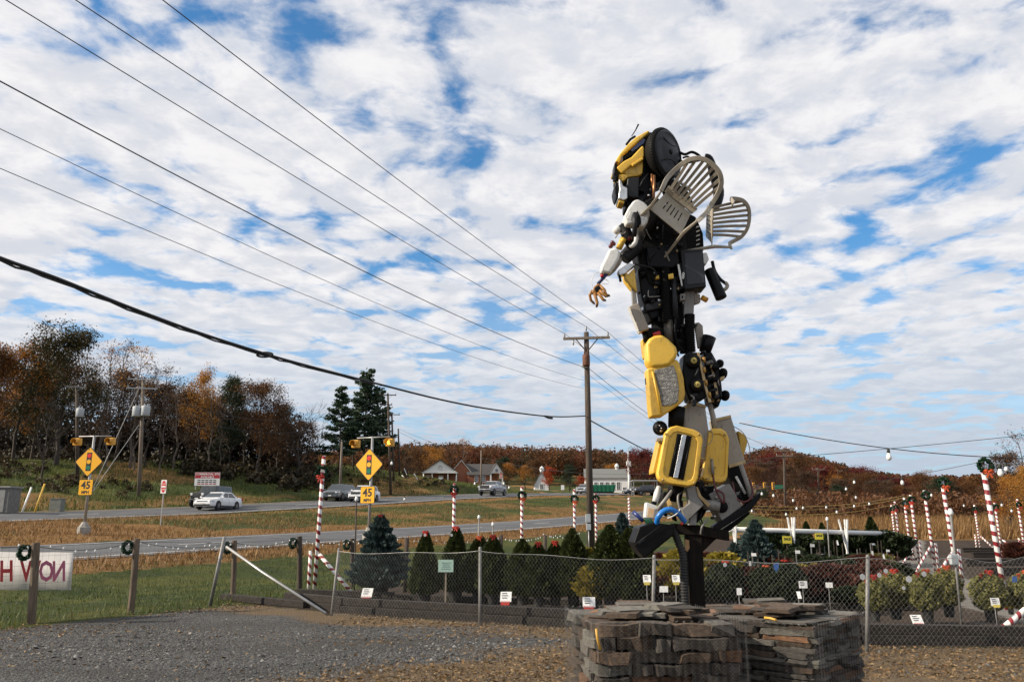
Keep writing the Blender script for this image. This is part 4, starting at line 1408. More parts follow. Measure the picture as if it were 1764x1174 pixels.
# --- lawn chairs worn as wings
def lawn_chair(name, origin, Wv, Uv, sc, label, legs=(0, 1, 2, 3)):
    Uv = Vector(Uv).normalized()
    Wv = Vector(Wv)
    Wv = (Wv - Uv * Wv.dot(Uv)).normalized()
    Bv = Uv.cross(Wv).normalized()
    O = Vector(origin)

    def L(w, b, u):
        return O + (Wv * w + Bv * b + Uv * u) * sc
    # seat: dished panel with five slots
    mb = MB()
    hw0, hw1, D = .215, .185, .40
    slots = [(-.11 + .052 * i, -.11 + .052 * i + .014) for i in range(5)]
    edges = sorted({-1.0, 1.0})
    ws = [-1.0]
    for a, b in slots:
        ws += [a / .2, b / .2]
    ws.append(1.0)
    bs = [0, .12, .30, D]
    grid = {}
    for i, w in enumerate(ws):
        for j, b in enumerate(bs):
            hw = hw0 + (hw1 - hw0) * b / D
            dish = -.018 * (1 - w * w) * math.sin(math.pi * min(b / D, 1)) + (-.03 if j == 0 else 0)
            for s_, du in ((0, 0), (1, -.012)):
                grid[(i, j, s_)] = len(mb.v)
                mb.v.append(tuple(L(w * hw, b + (-.015 if j == 0 else 0), dish + du)))
    def quad(a, b, c, d):
        mb.f.append((a, b, c, d)); mb.m.append(0); mb.s.append(False)
    for i in range(len(ws) - 1):
        for j in range(len(bs) - 1):
            if i % 2 == 1 and j == 1:
                continue
            for s_ in (0, 1):
                q = (grid[(i, j, s_)], grid[(i + 1, j, s_)], grid[(i + 1, j + 1, s_)], grid[(i, j + 1, s_)])
                quad(*(q if s_ == 0 else q[::-1]))
    for i in range(len(ws) - 1):
        quad(grid[(i, 0, 0)], grid[(i, 0, 1)], grid[(i + 1, 0, 1)], grid[(i + 1, 0, 0)])
        quad(grid[(i, 3, 0)], grid[(i + 1, 3, 0)], grid[(i + 1, 3, 1)], grid[(i, 3, 1)])
    ch = sp(name, mb, CHAIRM, .004, fix=True, label=label)
    # rim that runs from one arm round the back to the other
    half = [(.255, .02, .20), (.272, .10, .235), (.285, .22, .245), (.28, .34, .27), (.262, .42, .36), (.225, .47, .46), (.15, .50, .53), (.06, .515, .56)]
    rim = smooth_path([L(*p) for p in half] + [L(-p[0], p[1], p[2]) for p in reversed(half)], 5)
    vs, fs = [], []
    cen = L(0, .3, .25)
    for i, p in enumerate(rim):
        d = (rim[min(i + 1, len(rim) - 1)] - rim[max(i - 1, 0)]).normalized()
        out = (p - cen)
        out = (out - d * out.dot(d)).normalized()
        nrm = d.cross(out)
        for a, b in ((-.026, -.006), (.026, -.012), (.026, .006), (-.026, .010)):
            vs.append(p + out * a * sc + nrm * b * sc)
    for i in range(len(rim) - 1):
        for k in range(4):
            fs.append((4 * i + k, 4 * i + (k + 1) % 4, 4 * i + 4 + (k + 1) % 4, 4 * i + 4 + k))
    fs += [(0, 1, 2, 3), tuple(4 * (len(rim) - 1) + k for k in (3, 2, 1, 0))]
    sp('arm_and_back_rim', MB().add(vs, fs), CHAIRM, .004, ch, fix=True)
    # fan of slats from seat to rim
    tops = [(.225, .46, .45), (.17, .485, .505), (.10, .505, .545), (.033, .515, .56)]
    bots = [(.17, .40, .07), (.125, .405, .06), (.075, .41, .055), (.025, .41, .055)]
    for sg2 in (1, -1):
        for tp, bt in zip(tops, bots):
            mid = ((tp[0] * .45 + bt[0] * .55), (tp[1] * .5 + bt[1] * .5) + .025, (tp[2] + bt[2]) / 2)
            pts = smooth_path([L(bt[0] * sg2, bt[1], bt[2]), L(mid[0] * sg2, mid[1], mid[2]), L(tp[0] * sg2, tp[1], tp[2])], 5)
            m2 = MB()
            for a, b in zip(pts, pts[1:]):
                m2.bar(a, b + (b - a) * .02, .034 * sc, .010 * sc, up=Bv)
            sp('back_slat', m2, CHAIRM, 0, ch)
    m2 = MB()
    bb = [L(w * .2, .395 + .012 * (1 - w * w), .0) for w in (-1, -.5, 0, .5, 1)]
    bt_ = [L(w * .21, .41 + .012 * (1 - w * w), .085) for w in (-1, -.5, 0, .5, 1)]
    vs = bb + bt_
    m2.add(vs, [(i, i + 1, i + 6, i + 5) for i in range(4)])
    o = sp('lower_back', m2, CHAIRM, 0, ch)
    sm_ = o.modifiers.new('sol', 'SOLIDIFY')
    sm_.thickness = .012 * sc
    # legs: channel section, splayed
    for k, (w, b) in enumerate(((-.23, .0), (.23, .0), (-.2, .42), (.2, .42))):
        if k not in legs:
            continue
        s2 = 1 if w > 0 else -1
        topu = .20 if b < .1 else .05
        pts = [L(w * 1.1, b + .02, topu), L(w, b, .0), L(w * 1.16, b + (-.03 if b < .1 else .06), -.40)]
        m2 = MB()
        vs = []
        for p, wd in zip(pts, (.032, .05, .034)):
            for a, c in ((-1, -1), (1, -1), (1, 1), (-1, 1)):
                vs.append(p + Wv * a * wd * .35 * sc + Bv * c * wd * .6 * sc)
        fs = [(0, 1, 2, 3), (11, 10, 9, 8)]
        for i in (0, 4):
            fs += [(i + j, i + (j + 1) % 4, i + 4 + (j + 1) % 4, i + 4 + j) for j in range(4)]
        sp('leg', m2.add(vs, fs), CHAIRM, .004, ch, fix=True)
    return ch


def sight(px, py, v):
    """a direction given as (right, up, away) of the sight line through (px, py)"""
    f = (RP(px, py) - Vector((0, 0, EYE))).normalized()
    r = f.cross(Vector((0, 0, 1))).normalized()
    u = r.cross(f)
    return r * v[0] + u * v[1] + f * v[2]


lawn_chair('lawn_chair', RP(1150, 377, -.42), sight(1180, 340, (.80, -.60, 0.0)), sight(1180, 340, (.62, .60, -.50)), .84, 'upper putty coloured lawn chair facing the camera', (0, 1))
lawn_chair('lawn_chair', RP(1232, 392, -.12), sight(1250, 390, (.03, -.97, .22)), sight(1250, 390, (.96, -.04, .26)), .80, 'lower lawn chair seen edge-on with its fan back to the right', (1,))
# ------------------------------------------------------------------ power poles and lines
POLE = pm('pole_wood', (0.085, 0.062, 0.045), (0.045, 0.034, 0.027), 3, 0.9, 0.5, 20, stretch=(5, 5, .5))
POLEL = pm('pole_wood_grey', (0.20, 0.165, 0.13), (0.13, 0.10, 0.08), 3, 0.9, 0.5, 20, stretch=(5, 5, .5))
GALV = pm('galvanised_steel', (0.40, 0.40, 0.39), (0.30, 0.30, 0.30), 5, 0.45, metal=.55)
GALVD = pm('weathered_steel', (0.24, 0.235, 0.225), (0.17, 0.165, 0.155), 5, 0.6, metal=.3)
TRANSF = pm('transformer_paint', (0.42, 0.45, 0.47), (0.35, 0.38, 0.4), 4, 0.5)
RUST = pm('rusty_transformer', (0.17, 0.062, 0.03), (0.09, 0.04, 0.025), 8, 0.8, dirt=.3)
CERAM = pm('insulator', (0.20, 0.21, 0.2), (0.12, 0.13, 0.13), 8, 0.3)
WIREM = pm('line_wire', (0.03, 0.03, 0.032), (0.045, 0.045, 0.048), 3, 0.6)
CABLEM = pm('cable_jacket', (0.010, 0.010, 0.011), (0.016, 0.016, 0.017), 3, 0.6)


def pole_part(root, name, mb, mat, bevel=0.0):
    o = root.location
    mb.v = [(v[0] - o.x, v[1] - o.y, v[2] - o.z) for v in mb.v]
    return kid(name, mb, mat, root, bevel)


def insulator(mb, p, h=.22):
    p = Vector(p)
    mb.lathe([(.02, 0), (.03, .02), (.055, h * .5), (.03, h * .6), (.05, h * .85), (.02, h)], p, (0, 0, 1), 8)


def util_pole(base, top, label, arms=(), r=.14, mat=POLE, group='power poles along the road', name='utility_pole'):
    """arms: (fraction down in metres, half length, direction angle, steel?)"""
    base, top = Vector(base), Vector(top)
    root = thing(name, base, label, 'utility pole', group)
    pole_part(root, 'pole', MB().tube([base - Vector((0, 0, .4)), base.lerp(top, .5), top], [r * 1.25, r * 1.05, r * .85], 12), mat)
    for (down, hl, ang, am, ins) in arms:
        c = top - Vector((0, 0, down))
        d = Vector((math.cos(ang), math.sin(ang), 0))
        off = Vector((-d.y, d.x, 0)) * -(r + .03)
        arm = pole_part(root, 'cross_arm', MB().bar(c - d * hl + off, c + d * hl + off, .10, .12), am, .008)
        mb = MB()
        for k in ins:
            insulator(mb, c + d * hl * k + off + Vector((0, 0, .06)))
        if ins:
            mb.v = [(v[0] - root.location.x, v[1] - root.location.y, v[2] - root.location.z) for v in mb.v]
            kid('insulators', mb, CERAM, arm)
        br = MB()
        for sg in (-1, 1):
            br.tube([c + d * sg * hl * .5 + off, c - Vector((0, 0, .65)) + off * .8], .014, 5)
        pole_part(root, 'arm_brace', br, GALVD)
    return root


def can(root, c, r, h, mat, name='transformer'):
    mb = MB().lathe([(0, h), (r * .5, h * 1.02), (r * .96, h * .98), (r, h * .93), (r, .05), (r * .9, 0), (0, 0)], c, (0, 0, 1), 16)
    for sg in (-.4, .4):
        mb.lathe([(.03, 0), (.045, .06), (.03, .09), (.045, .14), (.02, .22)], Vector(c) + Vector((r * sg, 0, h)), (0, 0, 1), 8)
    return pole_part(root, name, mb, mat)


def sagline(a, b, sag, n=26):
    a, b = Vector(a), Vector(b)
    return [a.lerp(b, i / n) - Vector((0, 0, 4 * sag * (i / n) * (1 - i / n))) for i in range(n + 1)]


def wire(a, b, sag, r, label, mat=WIREM, name='power_line', group='power lines over the yard', n=26, cat='wire'):
    o = MB().tube(sagline(a, b, sag, n), r, 5).build(name, mat)
    return tag(o, label, cat, group)


D1 = 41.0
b1 = G(1017, D1)
t1 = P(1010, 572, D1)
p1 = util_pole(b1, t1, 'tall dark utility pole with wide crossarm and rusty transformer beside the nursery', [], .15)
AA = math.radians(-8)
dA = Vector((math.cos(AA), math.sin(AA), 0))
ca = P(1011, 582, D1 - .2)
arm = pole_part(p1, 'cross_arm', MB().bar(ca - dA * 1.22, ca + dA * 1.18, .11, .13), POLEL, .008)
mb = MB()
ATT = [ca - dA * 1.15, t1 + Vector((0, 0, .02)), ca + dA * 1.08]
for a in ATT:
    insulator(mb, Vector(a) + Vector((0, 0, .04)), .26)
insulator(mb, ca - dA * .7 - Vector((0, 0, .36)), .28)
pole_part(p1, 'insulators', mb, CERAM)
mb = MB()
for sg in (-.6, .6):
    mb.tube([ca + dA * sg, P(1011, 606, D1 - .2)], .03, 5)
pole_part(p1, 'arm_brace', mb, POLE)
can(p1, P(1010, 630, D1 - .42), .19, .58, RUST)
mb = MB().box(P(1013, 892, D1 - .22), (.24, .14, .40))
mb2 = MB().box(P(1014, 907, D1 - .22), (.22, .14, .30))
pole_part(p1, 'meter_box', mb, TRANSF, .01)
pole_part(p1, 'meter_box', mb2, TRANSF, .01)
pole_part(p1, 'conduit', MB().tube([P(1014, 912, D1 - .22), G(1014, D1 - .22)], .03, 6), GALV)
mb = MB().tube([P(1003, 631, D1), P(1009, 634, D1 - .2)], .05, 6)
pole_part(p1, 'clamp', mb, CERAM)

ext = 1.45
for k, (ex, ey, dd, r, lab) in enumerate(((10, 0, 13.0, .011, 'upper black power line leaving the left end of the crossarm'),
                                          (130, 0, 13.0, .011, 'upper black power line running from the pole top'),
                                          (280, 0, 13.0, .011, 'upper black power line running from the right end of the crossarm'))):
    a = ATT[k] + Vector((0, 0, .28))
    e = P(ex, ey, dd) + Vector((0, 0, 4 * .30 / ext * (1 - 1 / ext)))
    b = a + (e - a) * ext
    wire(a, b, .30, r, lab)
for (ay, ex, ey, dd, r, lab) in ((632, 0, 140, 12.0, .013, 'neutral line fixed below the rusty transformer'),
                                 (655, 0, 222, 12.1, .007, 'upper of two thin telephone lines below the transformer'),
                                 (669, 0, 290, 12.2, .007, 'lower of two thin telephone lines below the transformer')):
    a = P(1006, ay, D1 - .15)
    e = P(ex, ey, dd) + Vector((0, 0, 4 * .80 / ext * (1 - 1 / ext)))
    b = a + (e - a) * ext
    wire(a, b, .80, r, lab)
# the thick cable, lashed, with a splice loop
a = P(1008, 716, D1 - .15)
qpts = [P(1008, 716, D1 - .15), P(950, 717, 36.3), P(850, 705, 30.6), P(760, 688, 26.6), P(640, 658, 22.3), P(520, 627, 19.2), P(450, 607, 17.7), P(340, 572, 15.7), P(220, 528, 13.9), P(100, 480, 12.5), P(0, 444, 11.5), P(-160, 380, 10.1), P(-420, 270, 8.5)]
cab = wthing('telephone_cable', 'thick black telephone cable sagging across the sky to the pole', 'cable')
kid('jacket', MB().tube(smooth_path(qpts, 5), .030, 7), CABLEM, cab)
q2 = [p - Vector((0, 0, .03 + .028 * math.sin(i * 1.3) ** 2)) for i, p in enumerate(smooth_path(qpts[4:], 4))]
kid('lashed_cable', MB().tube(q2, .018, 6), CABLEM, cab)
lp = P(455, 609, 17.75)
mb = MB()
for j in range(3):
    ring = []
    for i in range(19):
        an = 2 * math.pi * i / 18
        ring.append(lp + Vector((math.cos(an) * .17 + j * .01, .02 * j, math.sin(an) * .055 - .03 + j * .012)))
    mb.tube(ring, .012, 6)
kid('splice_loop', mb, CABLEM, cab)
kid('splice_case', MB().tube([P(937, 716, 35.3), P(944, 718, 35.9), P(951, 720, 36.4)], [.03, .07, .05], 8), CABLEM, cab)
b2 = P(1350, 772, 104)
# onward lines to the next pole
for k, (ar, off) in enumerate(((ATT[0], (1336, 776)), (ATT[1], (1348, 768)), (ATT[2], (1364, 776)))):
    wire(Vector(ar) + Vector((0, 0, .28)), P(off[0], off[1], 104), 1.5, .011, ('left', 'middle', 'right')[k] + ' far power line going on from the pole behind the statue')
wire(P(1014, 634, D1), P(1345, 790, 104), 2.2, .014, 'sagging neutral line going on behind the statue')
wire(P(1014, 645, D1), P(1345, 800, 104), 2.0, .008, 'thin telephone line going on behind the statue')
wire(P(1014, 722, D1), P(1340, 842, 104), 1.2, .032, 'thick black cable running down from the pole behind the statue', CABLEM)
wire(P(686, 738, 132), P(1345, 784, 104), 4.5, .018, 'thin span line crossing low behind the tall pole')
wire(P(1274, 728, 36), P(1800, 790, 36), .35, .020, 'dark overhead line descending across the right sky', CABLEM)

# poles that follow the road
for (px, py, d, r) in ((1350, 772, 104, .15), (1409, 805, 150, .15), (1443, 808, 210, .15), (1470, 805, 270, .15)):
    t = P(px, py, d)
    bse = G(px + 4, d)
    lab = {1350: 'double-armed utility pole standing right of the statue', 1409: 'first smaller utility pole beyond the double-armed one',
           1443: 'second smaller utility pole beyond the double-armed one', 1470: 'farthest utility pole along the right treeline'}[px]
    arms = [(.35, 1.1, AA, POLEL, (-.95, -.3, .95))]
    if px == 1350:
        arms = [(.3, 1.15, AA, POLEL, (-.97, -.3, .97)), (.95, 1.0, AA, POLEL, (-.95, .95))]
    util_pole(bse, t, lab, arms, r)
# poles on the far side of the far road
A2 = math.radians(12)
t = P(247, 652, 76)
pl = util_pole(G(235, 76), t, 'grey utility pole with two pale crossarms and twin transformers by the woods', [(.1, 1.35, A2, GALV, (-.9, .9)), (.95, 1.35, A2, GALV, (-.9, .9))], .16, POLEL)
can(pl, P(235, 717, 75.6), .40, .95, TRANSF)
can(pl, P(250, 716, 75.6), .40, .95, TRANSF)
pole_part(pl, 'guy_wire', MB().tube([P(240, 668, 76), P(157, 848, 66)], .035, 5), GALVD)
pole_part(pl, 'guy_wire', MB().tube([P(239, 732, 76), P(160, 846, 66)], .035, 5), GALVD)
t = P(132, 664, 78)
pl = util_pole(G(126, 78), t, 'dark utility pole with one transformer at the far left of the woods', [(.15, .9, A2, GALVD, (.9,))], .15, POLE)
can(pl, P(137, 718, 77.6), .36, .85, TRANSF)
pole_part(pl, 'conduit', MB().tube([P(124, 815, 77.7), G(121, 77.7)], .08, 6), TRANSF)
for (px, py, bx, d, hl, lab) in ((668, 677, 672, 104, 1.1, 'tall dark pole with short crossarm beside the pines'),
                                 (675, 711, 676, 122, 1.2, 'second dark pole with long arm right of the pines'),
                                 (686, 738, 686, 132, 0, 'bare dark pole right of the pines'),
                                 (589, 760, 583, 96, 0, 'thin grey pole left of the pines'),
                                 (829, 775, 828, 150, 0, 'thin brown pole in front of the brick building')):
    t = P(px, py, d)
    arms = [(.25, hl, A2, POLE, (-.9, .9))] if hl else []
    if px == 668:
        arms.append((1.5, .6, A2, POLE, (.9,)))
    util_pole(G(bx, d), t, lab, arms, .14, POLEL if px in (589, 829) else POLE)
for (a, b, lab) in ((((668, 680, 104)), (247, 668, 76), 'upper line from the pine pole to the twin transformer pole'), ((668, 700, 104), (244, 690, 76), 'lower line from the pine pole to the twin transformer pole')):
    wire(P(*a), P(*b), 3.2, .018, lab)
wire(P(247, 690, 76), P(-150, 640, 70), 1.5, .018, 'line leaving the twin transformer pole to the left')
wire(P(686, 742, 132), P(829, 780, 150), 1.2, .02, 'line between the bare poles before the brick building')
wire(P(829, 779, 150), P(1010, 802, 170), 2.0, .02, 'line running right from the pole before the brick building')

# ------------------------------------------------------------------ road signs
SIGNY = pm('sign_yellow', (0.80, 0.41, 0.012), (0.76, 0.38, 0.012), 2, 0.4)
SIGNB = pm('sign_black', (0.012, 0.012, 0.012), (0.02, 0.02, 0.02), 4, 0.45)
SIGNW = pm('sign_white', (0.78, 0.78, 0.76), (0.72, 0.72, 0.7), 3, 0.45)
SRED = pm('sign_red', (0.62, 0.02, 0.015), (0.55, 0.018, 0.015), 3, 0.4)
SGRN = pm('sign_green', (0.005, 0.16, 0.09), (0.005, 0.13, 0.07), 3, 0.4)
BEAC = pm('beacon_yellow', (0.66, 0.33, 0.02), (0.56, 0.27, 0.02), 3, 0.45)
AMBER_OFF = pm('amber_lens', (0.32, 0.13, 0.01), (0.24, 0.09, 0.01), 4, 0.2)
AMBER_ON = emit_mat('lit_amber_lens', (1.0, 0.55, 0.08), 1.6)


def rounded_poly(cx, cz, pts, rad, n=4):
    """round off the corners of a convex outline (x, z)"""
    out = []
    m = len(pts)
    for i in range(m):
        p = Vector(pts[i]); a = Vector(pts[i - 1]); b = Vector(pts[(i + 1) % m])
        u = (a - p).normalized() * rad
        v = (b - p).normalized() * rad
        for k in range(n + 1):
            t = k / n
            out.append(((p + u) * (1 - t) ** 2 + p * 2 * t * (1 - t) + (p + v) * t ** 2))
    return [(cx + q.x, cz + q.y) for q in out]


def plate(root, name, outline, y, th, mat, parent=None):
    mb = MB().prism([(x, y, z) for x, z in outline], (0, th, 0))
    return kid(name, mb, mat, parent or root, 0, fix=True)


def warning_sign(px_post, d, base_py, top_py, side, facing, label, lit, base_h):
    """post frame: x right, z up, sign in the plane y = -0.1 facing -y"""
    g = P(px_post, base_py, d)
    gz = Hs(g.x, d)
    tz = P(px_post, top_py, d).z - gz
    root = thing('warning_sign', (g.x, d, gz), label, 'road sign', 'signal-ahead warning signs', facing)
    kid('post', MB().tube([(0, 0, 0), (0, 0, tz)], [.075, .055], 12), GALV, root)
    bb = MB().lathe([(.30, -.2), (.30, base_h * .55), (.24, base_h * .6), (.17, base_h * .85), (.12, base_h), (0, base_h)], (0, 0, 0), (0, 0, 1), 8, smooth=False)
    kid('concrete_base', bb, pm('sign_base', (.34, .32, .29), (.25, .235, .21), 4, .9, .3), root)
    sc = .86
    cz = P(px_post, side[0], d).z - gz
    cx_ = -.06
    R = 1.22 / math.sqrt(2) * sc * 1.0
    di = rounded_poly(cx_, cz, [(0, -R), (R, 0), (0, R), (-R, 0)], .09)
    pan = plate(root, 'diamond_panel', di, -.11, .02, SIGNB)
    di2 = rounded_poly(cx_, cz, [(0, -R * .955), (R * .955, 0), (0, R * .955), (-R * .955, 0)], .07)
    plate(root, 'yellow_face', di2, -.116, .004, SIGNY, pan)
    hw, hh = .155 * sc, .52 * sc
    plate(root, 'signal_symbol', [(cx_ - hw, cz - hh), (cx_ + hw, cz - hh), (cx_ + hw, cz + hh), (cx_ - hw, cz + hh)], -.121, .004, SIGNB, pan)
    for zo, mt in ((.34, SRED), (0, SIGNY), (-.34, SGRN)):
        circ = [(cx_ + math.cos(a) * .125 * sc, cz + zo * sc + math.sin(a) * .125 * sc) for a in [2 * math.pi * i / 20 for i in range(20)]]
        plate(root, 'symbol_light', circ, -.126, .004, mt, pan)
    z1 = P(px_post, side[1], d).z - gz
    s_ = .37
    sq = rounded_poly(cx_ - .02, z1, [(-s_, -s_ * 1.02), (s_, -s_ * 1.02), (s_, s_ * 1.02), (-s_, s_ * 1.02)], .05)
    pl_ = plate(root, 'speed_plate', sq, -.11, .02, SIGNB)
    sq2 = rounded_poly(cx_ - .02, z1, [(-s_ * .96, -s_ * .98), (s_ * .96, -s_ * .98), (s_ * .96, s_ * .98), (-s_ * .96, s_ * .98)], .05)
    plate(root, 'speed_face', sq2, -.116, .004, SIGNY, pl_)
    for txt, sz, zo, bd in (('45', .50, .09, .014), ('MPH', .20, -.24, .008)):
        me = text_mesh(txt, sz, SIGNB, bold=bd)
        o = kid('lettering', me, None, pl_)
        o.location = (cx_ - .02, -.119, z1 + zo)
        o.rotation_euler = (math.pi / 2, 0, 0)
    # beacon bar with a flasher hung at each end
    kid('beacon_arm', MB().tube([(-.82, 0, tz - .03), (.92, 0, tz - .03)], .03, 8), GALV, root)
    for k, xo in enumerate((-.86, .96)):
        hs = MB().box((xo, -.02, tz - .30), (.36, .24, .36))
        h = kid('beacon_housing', hs, BEAC, root, .03)
        ln = MB().lathe([(0, -.16), (.08, -.155), (.13, -.13), (.14, -.10)], (xo, 0, tz - .30), (0, 1, 0), 18)
        kid('lens', ln, AMBER_ON if lit == k else AMBER_OFF, h)
        vis = MB()
        arc = [(math.cos(a) * .165, math.sin(a) * .165) for a in [math.radians(q) for q in range(-20, 201, 20)]]
        for (xa, za), (xb, zb) in zip(arc, arc[1:]):
            vis.add([(xo + xa, -.12, tz - .30 + za), (xo + xb, -.12, tz - .30 + zb), (xo + xb, -.34, tz - .30 + zb), (xo + xa, -.34, tz - .30 + za)], [(0, 1, 2, 3)])
        v_ = kid('visor', vis, BEAC, h)
        v_.modifiers.new('s', 'SOLIDIFY').thickness = .012
    return root


warning_sign(143, 40.5, 925, 750, (795, 839), math.radians(-8), 'yellow signal-ahead sign with two unlit beacons standing on the dry median', None, .55)
warning_sign(634, 37.5, 958, 752, (800, 852), math.radians(-22), 'yellow signal-ahead sign with lit right beacon at the near roadside', 1, .75)

# do-not-enter sign on the median
g = G(277, 47)
root = thing('do_not_enter_sign', g, 'small do not enter sign on a thin post left of the white car', 'road sign', None, math.radians(-10))
tz = P(280, 826, 47).z - g.z
kid('post', MB().box((0, 0, tz / 2), (.05, .05, tz)), GALV, root)
w_, h_ = .17, .38
pn = plate(root, 'sign_panel', rounded_poly(0, tz - h_, [(-w_, -h_), (w_, -h_), (w_, h_), (-w_, h_)], .04), -.05, .015, SIGNW)
circ = [(math.cos(a) * .148, tz - h_ + math.sin(a) * .33) for a in [2 * math.pi * i / 24 for i in range(24)]]
plate(root, 'red_disc', circ, -.055, .004, SRED, pn)
plate(root, 'white_bar', [(-.13, tz - h_ - .05), (.13, tz - h_ - .05), (.13, tz - h_ + .05), (-.13, tz - h_ + .05)], -.060, .004, SIGNW, pn)
for txt, zo in (('DO NOT', .15), ('ENTER', -.16)):
    o = kid('lettering', text_mesh(txt, .085, SIGNW, bold=.003), None, pn)
    o.location = (0, -.058, tz - h_ + zo)
    o.rotation_euler = (math.pi / 2, 0, 0)

# site sign behind the black car
d = 84
tl, tr, bl_ = P(337, 813, d), P(379, 815, d), P(337, 836, d)
w_, h_ = (tr.x - tl.x), (tl.z - bl_.z)
cxs, czs = (tl.x + tr.x) / 2, (tl.z + bl_.z) / 2
gz = Hs(cxs, d)
root = thing('site_sign', (cxs, d, gz), 'white and red commercial site board on two posts above the black car', 'sign', None, math.radians(4))
zc = czs - gz
for sg in (-.9, .9):
    kid('post', MB().box((sg * w_ / 2, .06, zc / 2 + h_ / 4), (.09, .09, zc + h_ / 2)), pm('white_post', (.5, .5, .48), (.4, .4, .38), 5, .8), root)
bd = plate(root, 'board', [(-w_ / 2, zc - h_ / 2), (w_ / 2, zc - h_ / 2), (w_ / 2, zc + h_ / 2), (-w_ / 2, zc + h_ / 2)], -.03, .05, SIGNW)
RB = pm('board_red', (.42, .02, .035), (.36, .02, .03), 4, .5)
plate(root, 'red_band', [(-w_ / 2 + .02, zc + h_ * .05), (w_ / 2 - .02, zc + h_ * .05), (w_ / 2 - .02, zc + h_ / 2 - .02), (-w_ / 2 + .02, zc + h_ / 2 - .02)], -.036, .004, RB, bd)
for txt, sz, zo, mt in (('COMMERCIAL SITE', .29, .36, SIGNW), ('AVAILABLE', .27, .14, SIGNW)):
    o = kid('lettering', text_mesh(txt, sz, mt, bold=.006), None, bd)
    o.location = (0, -.04, zc + zo * h_)
    o.rotation_euler = (math.pi / 2, 0, 0)
for k, (zo, mt) in enumerate(((-.10, SIGNB), (-.24, SIGNB), (-.37, RB))):
    for j in range(5):
        x0 = -w_ * .38 + j * w_ * .155
        plate(root, 'printed_line', [(x0, zc + zo * h_ - .05), (x0 + w_ * .12, zc + zo * h_ - .05), (x0 + w_ * .12, zc + zo * h_ + .05), (x0, zc + zo * h_ + .05)], -.036, .004, mt, bd)

# bits by the verge at far left
g = G(95, 61.5)
root = thing('utility_cabinet', g, 'pale green utility cabinet in the weeds at far left', 'cabinet')
kid('body', MB().box((0, 0, .45), (.85, .6, .9)), pm('cabinet', (.16, .17, .15), (.12, .13, .115), 4, .6), root, .02)
kid('lid', MB().box((0, 0, .93), (.9, .66, .06)), pm('cabinet', (0, 0, 0)), root, .01)
g = G(-4, 58)
root = thing('utility_shed', g, 'small grey equipment shed at the left edge of the picture', 'shed')
kid('wall', MB().box((0, 0, .85), (1.9, 1.4, 1.7)), pm('shed_wall', (.16, .155, .145), (.12, .115, .11), 4, .7), root, .01)
kid('roof', MB().box((0, 0, 1.76), (2.1, 1.6, .12)), pm('shed_roof', (.26, .25, .24), (.2, .195, .19), 4, .7), root, .01)
kid('door', MB().box((.35, -.72, .8), (.7, .04, 1.5)), pm('shed_door', (.25, .25, .24), (.2, .2, .19), 4, .7), root, .01)
for (xa, ya, xb, yb, mt, lab) in ((40, 862, 54, 839, SIGNW, 'white slanting marker post at far left'), (62, 859, 77, 833, pm('guy_yellow', (.6, .36, .04), (.5, .3, .04), 4, .6), 'yellow guy wire guard slanting at far left')):
    a, b = P(xa, ya, 59.5), P(xb, yb, 60.5)
    a.z = Hs(a.x, a.y) - .1
    tag(MB().tube([a, b], .07, 8).build('marker_post', mt), lab, 'post')
for (px, top, lean) in ((704, 806, -6), (700, 818, -3), (721, 815, -4)):
    t_ = P(px - 8, top, 128)
    b_ = G(px - 2, 128)
    tag(MB().tube([b_, t_], .07, 8).build('marker_post', SIGNW), {704: 'tallest white leaning guy post left of the brick building', 700: 'short white leaning guy post left of the brick building', 721: 'rightmost white leaning guy post by the brick building'}[px], 'post', 'white leaning posts')

# ------------------------------------------------------------------ wire fence along the lawn
WOODP = pm('fence_post_wood', (0.17, 0.125, 0.085), (0.085, 0.062, 0.045), 4, 0.9, 0.5, 20, stretch=(5, 5, .6))
DKPOST = pm('dark_post_wood', (0.07, 0.052, 0.038), (0.04, 0.03, 0.024), 4, 0.9, 0.5, 20, stretch=(5, 5, .6))
FW = pm('fence_wire', (0.20, 0.20, 0.195), (0.12, 0.12, 0.12), 8, .5, metal=.6)
pf = wthing('pasture_fence', 'wooden post and wire fence between the gravel yard and the lawn', 'fence')
fence_posts = []
for (bx, by, tx, ty, w, mt) in ((54, 1073, 62, 934, .135, WOODP), (225, 1055, 236, 927, .12, WOODP), (401, 1034, 404, 930, .115, WOODP), (516, 1022, 516, 923, .125, DKPOST), (607, 1012, 607, 927, .13, DKPOST)):
    d = EYE * 1470 / (by - 900)
    b = P(bx, by, d)
    b.z = Hs(b.x, d) - .15
    t = P(tx, ty, d)
    fence_posts.append((Vector((b.x, d, 0)), t))
    kid('post', MB().tube([b, b.lerp(t, .5) + Vector((.01, 0, 0)), t], [w * .52, w * .5, w * .48], 10), mt, pf, .008)
far_posts = []
for (px, d, top) in ((862, 21.5, 921), (700, 20.4, 926), (938, 24.0, 921), (975, 26.5, 920)):
    g = G(px, d, -.1)
    t = P(px + 1, top, d)
    far_posts.append(t)
    kid('post', MB().tube([g, t], .055, 10), DKPOST, pf)
# leaning steel pipe and brace where the chain link starts
d0 = EYE * 1470 / (1042 - 900)
kid('leaning_pipe', MB().tube([P(362, 1042, d0), P(387, 924, d0)], .036, 10), GALVD, pf)
kid('brace_pipe', MB().tube([P(390, 941, d0 - .05), P(452, 985, 16.6), P(562, 1056, 15.4)], .026, 10), GALV, pf)
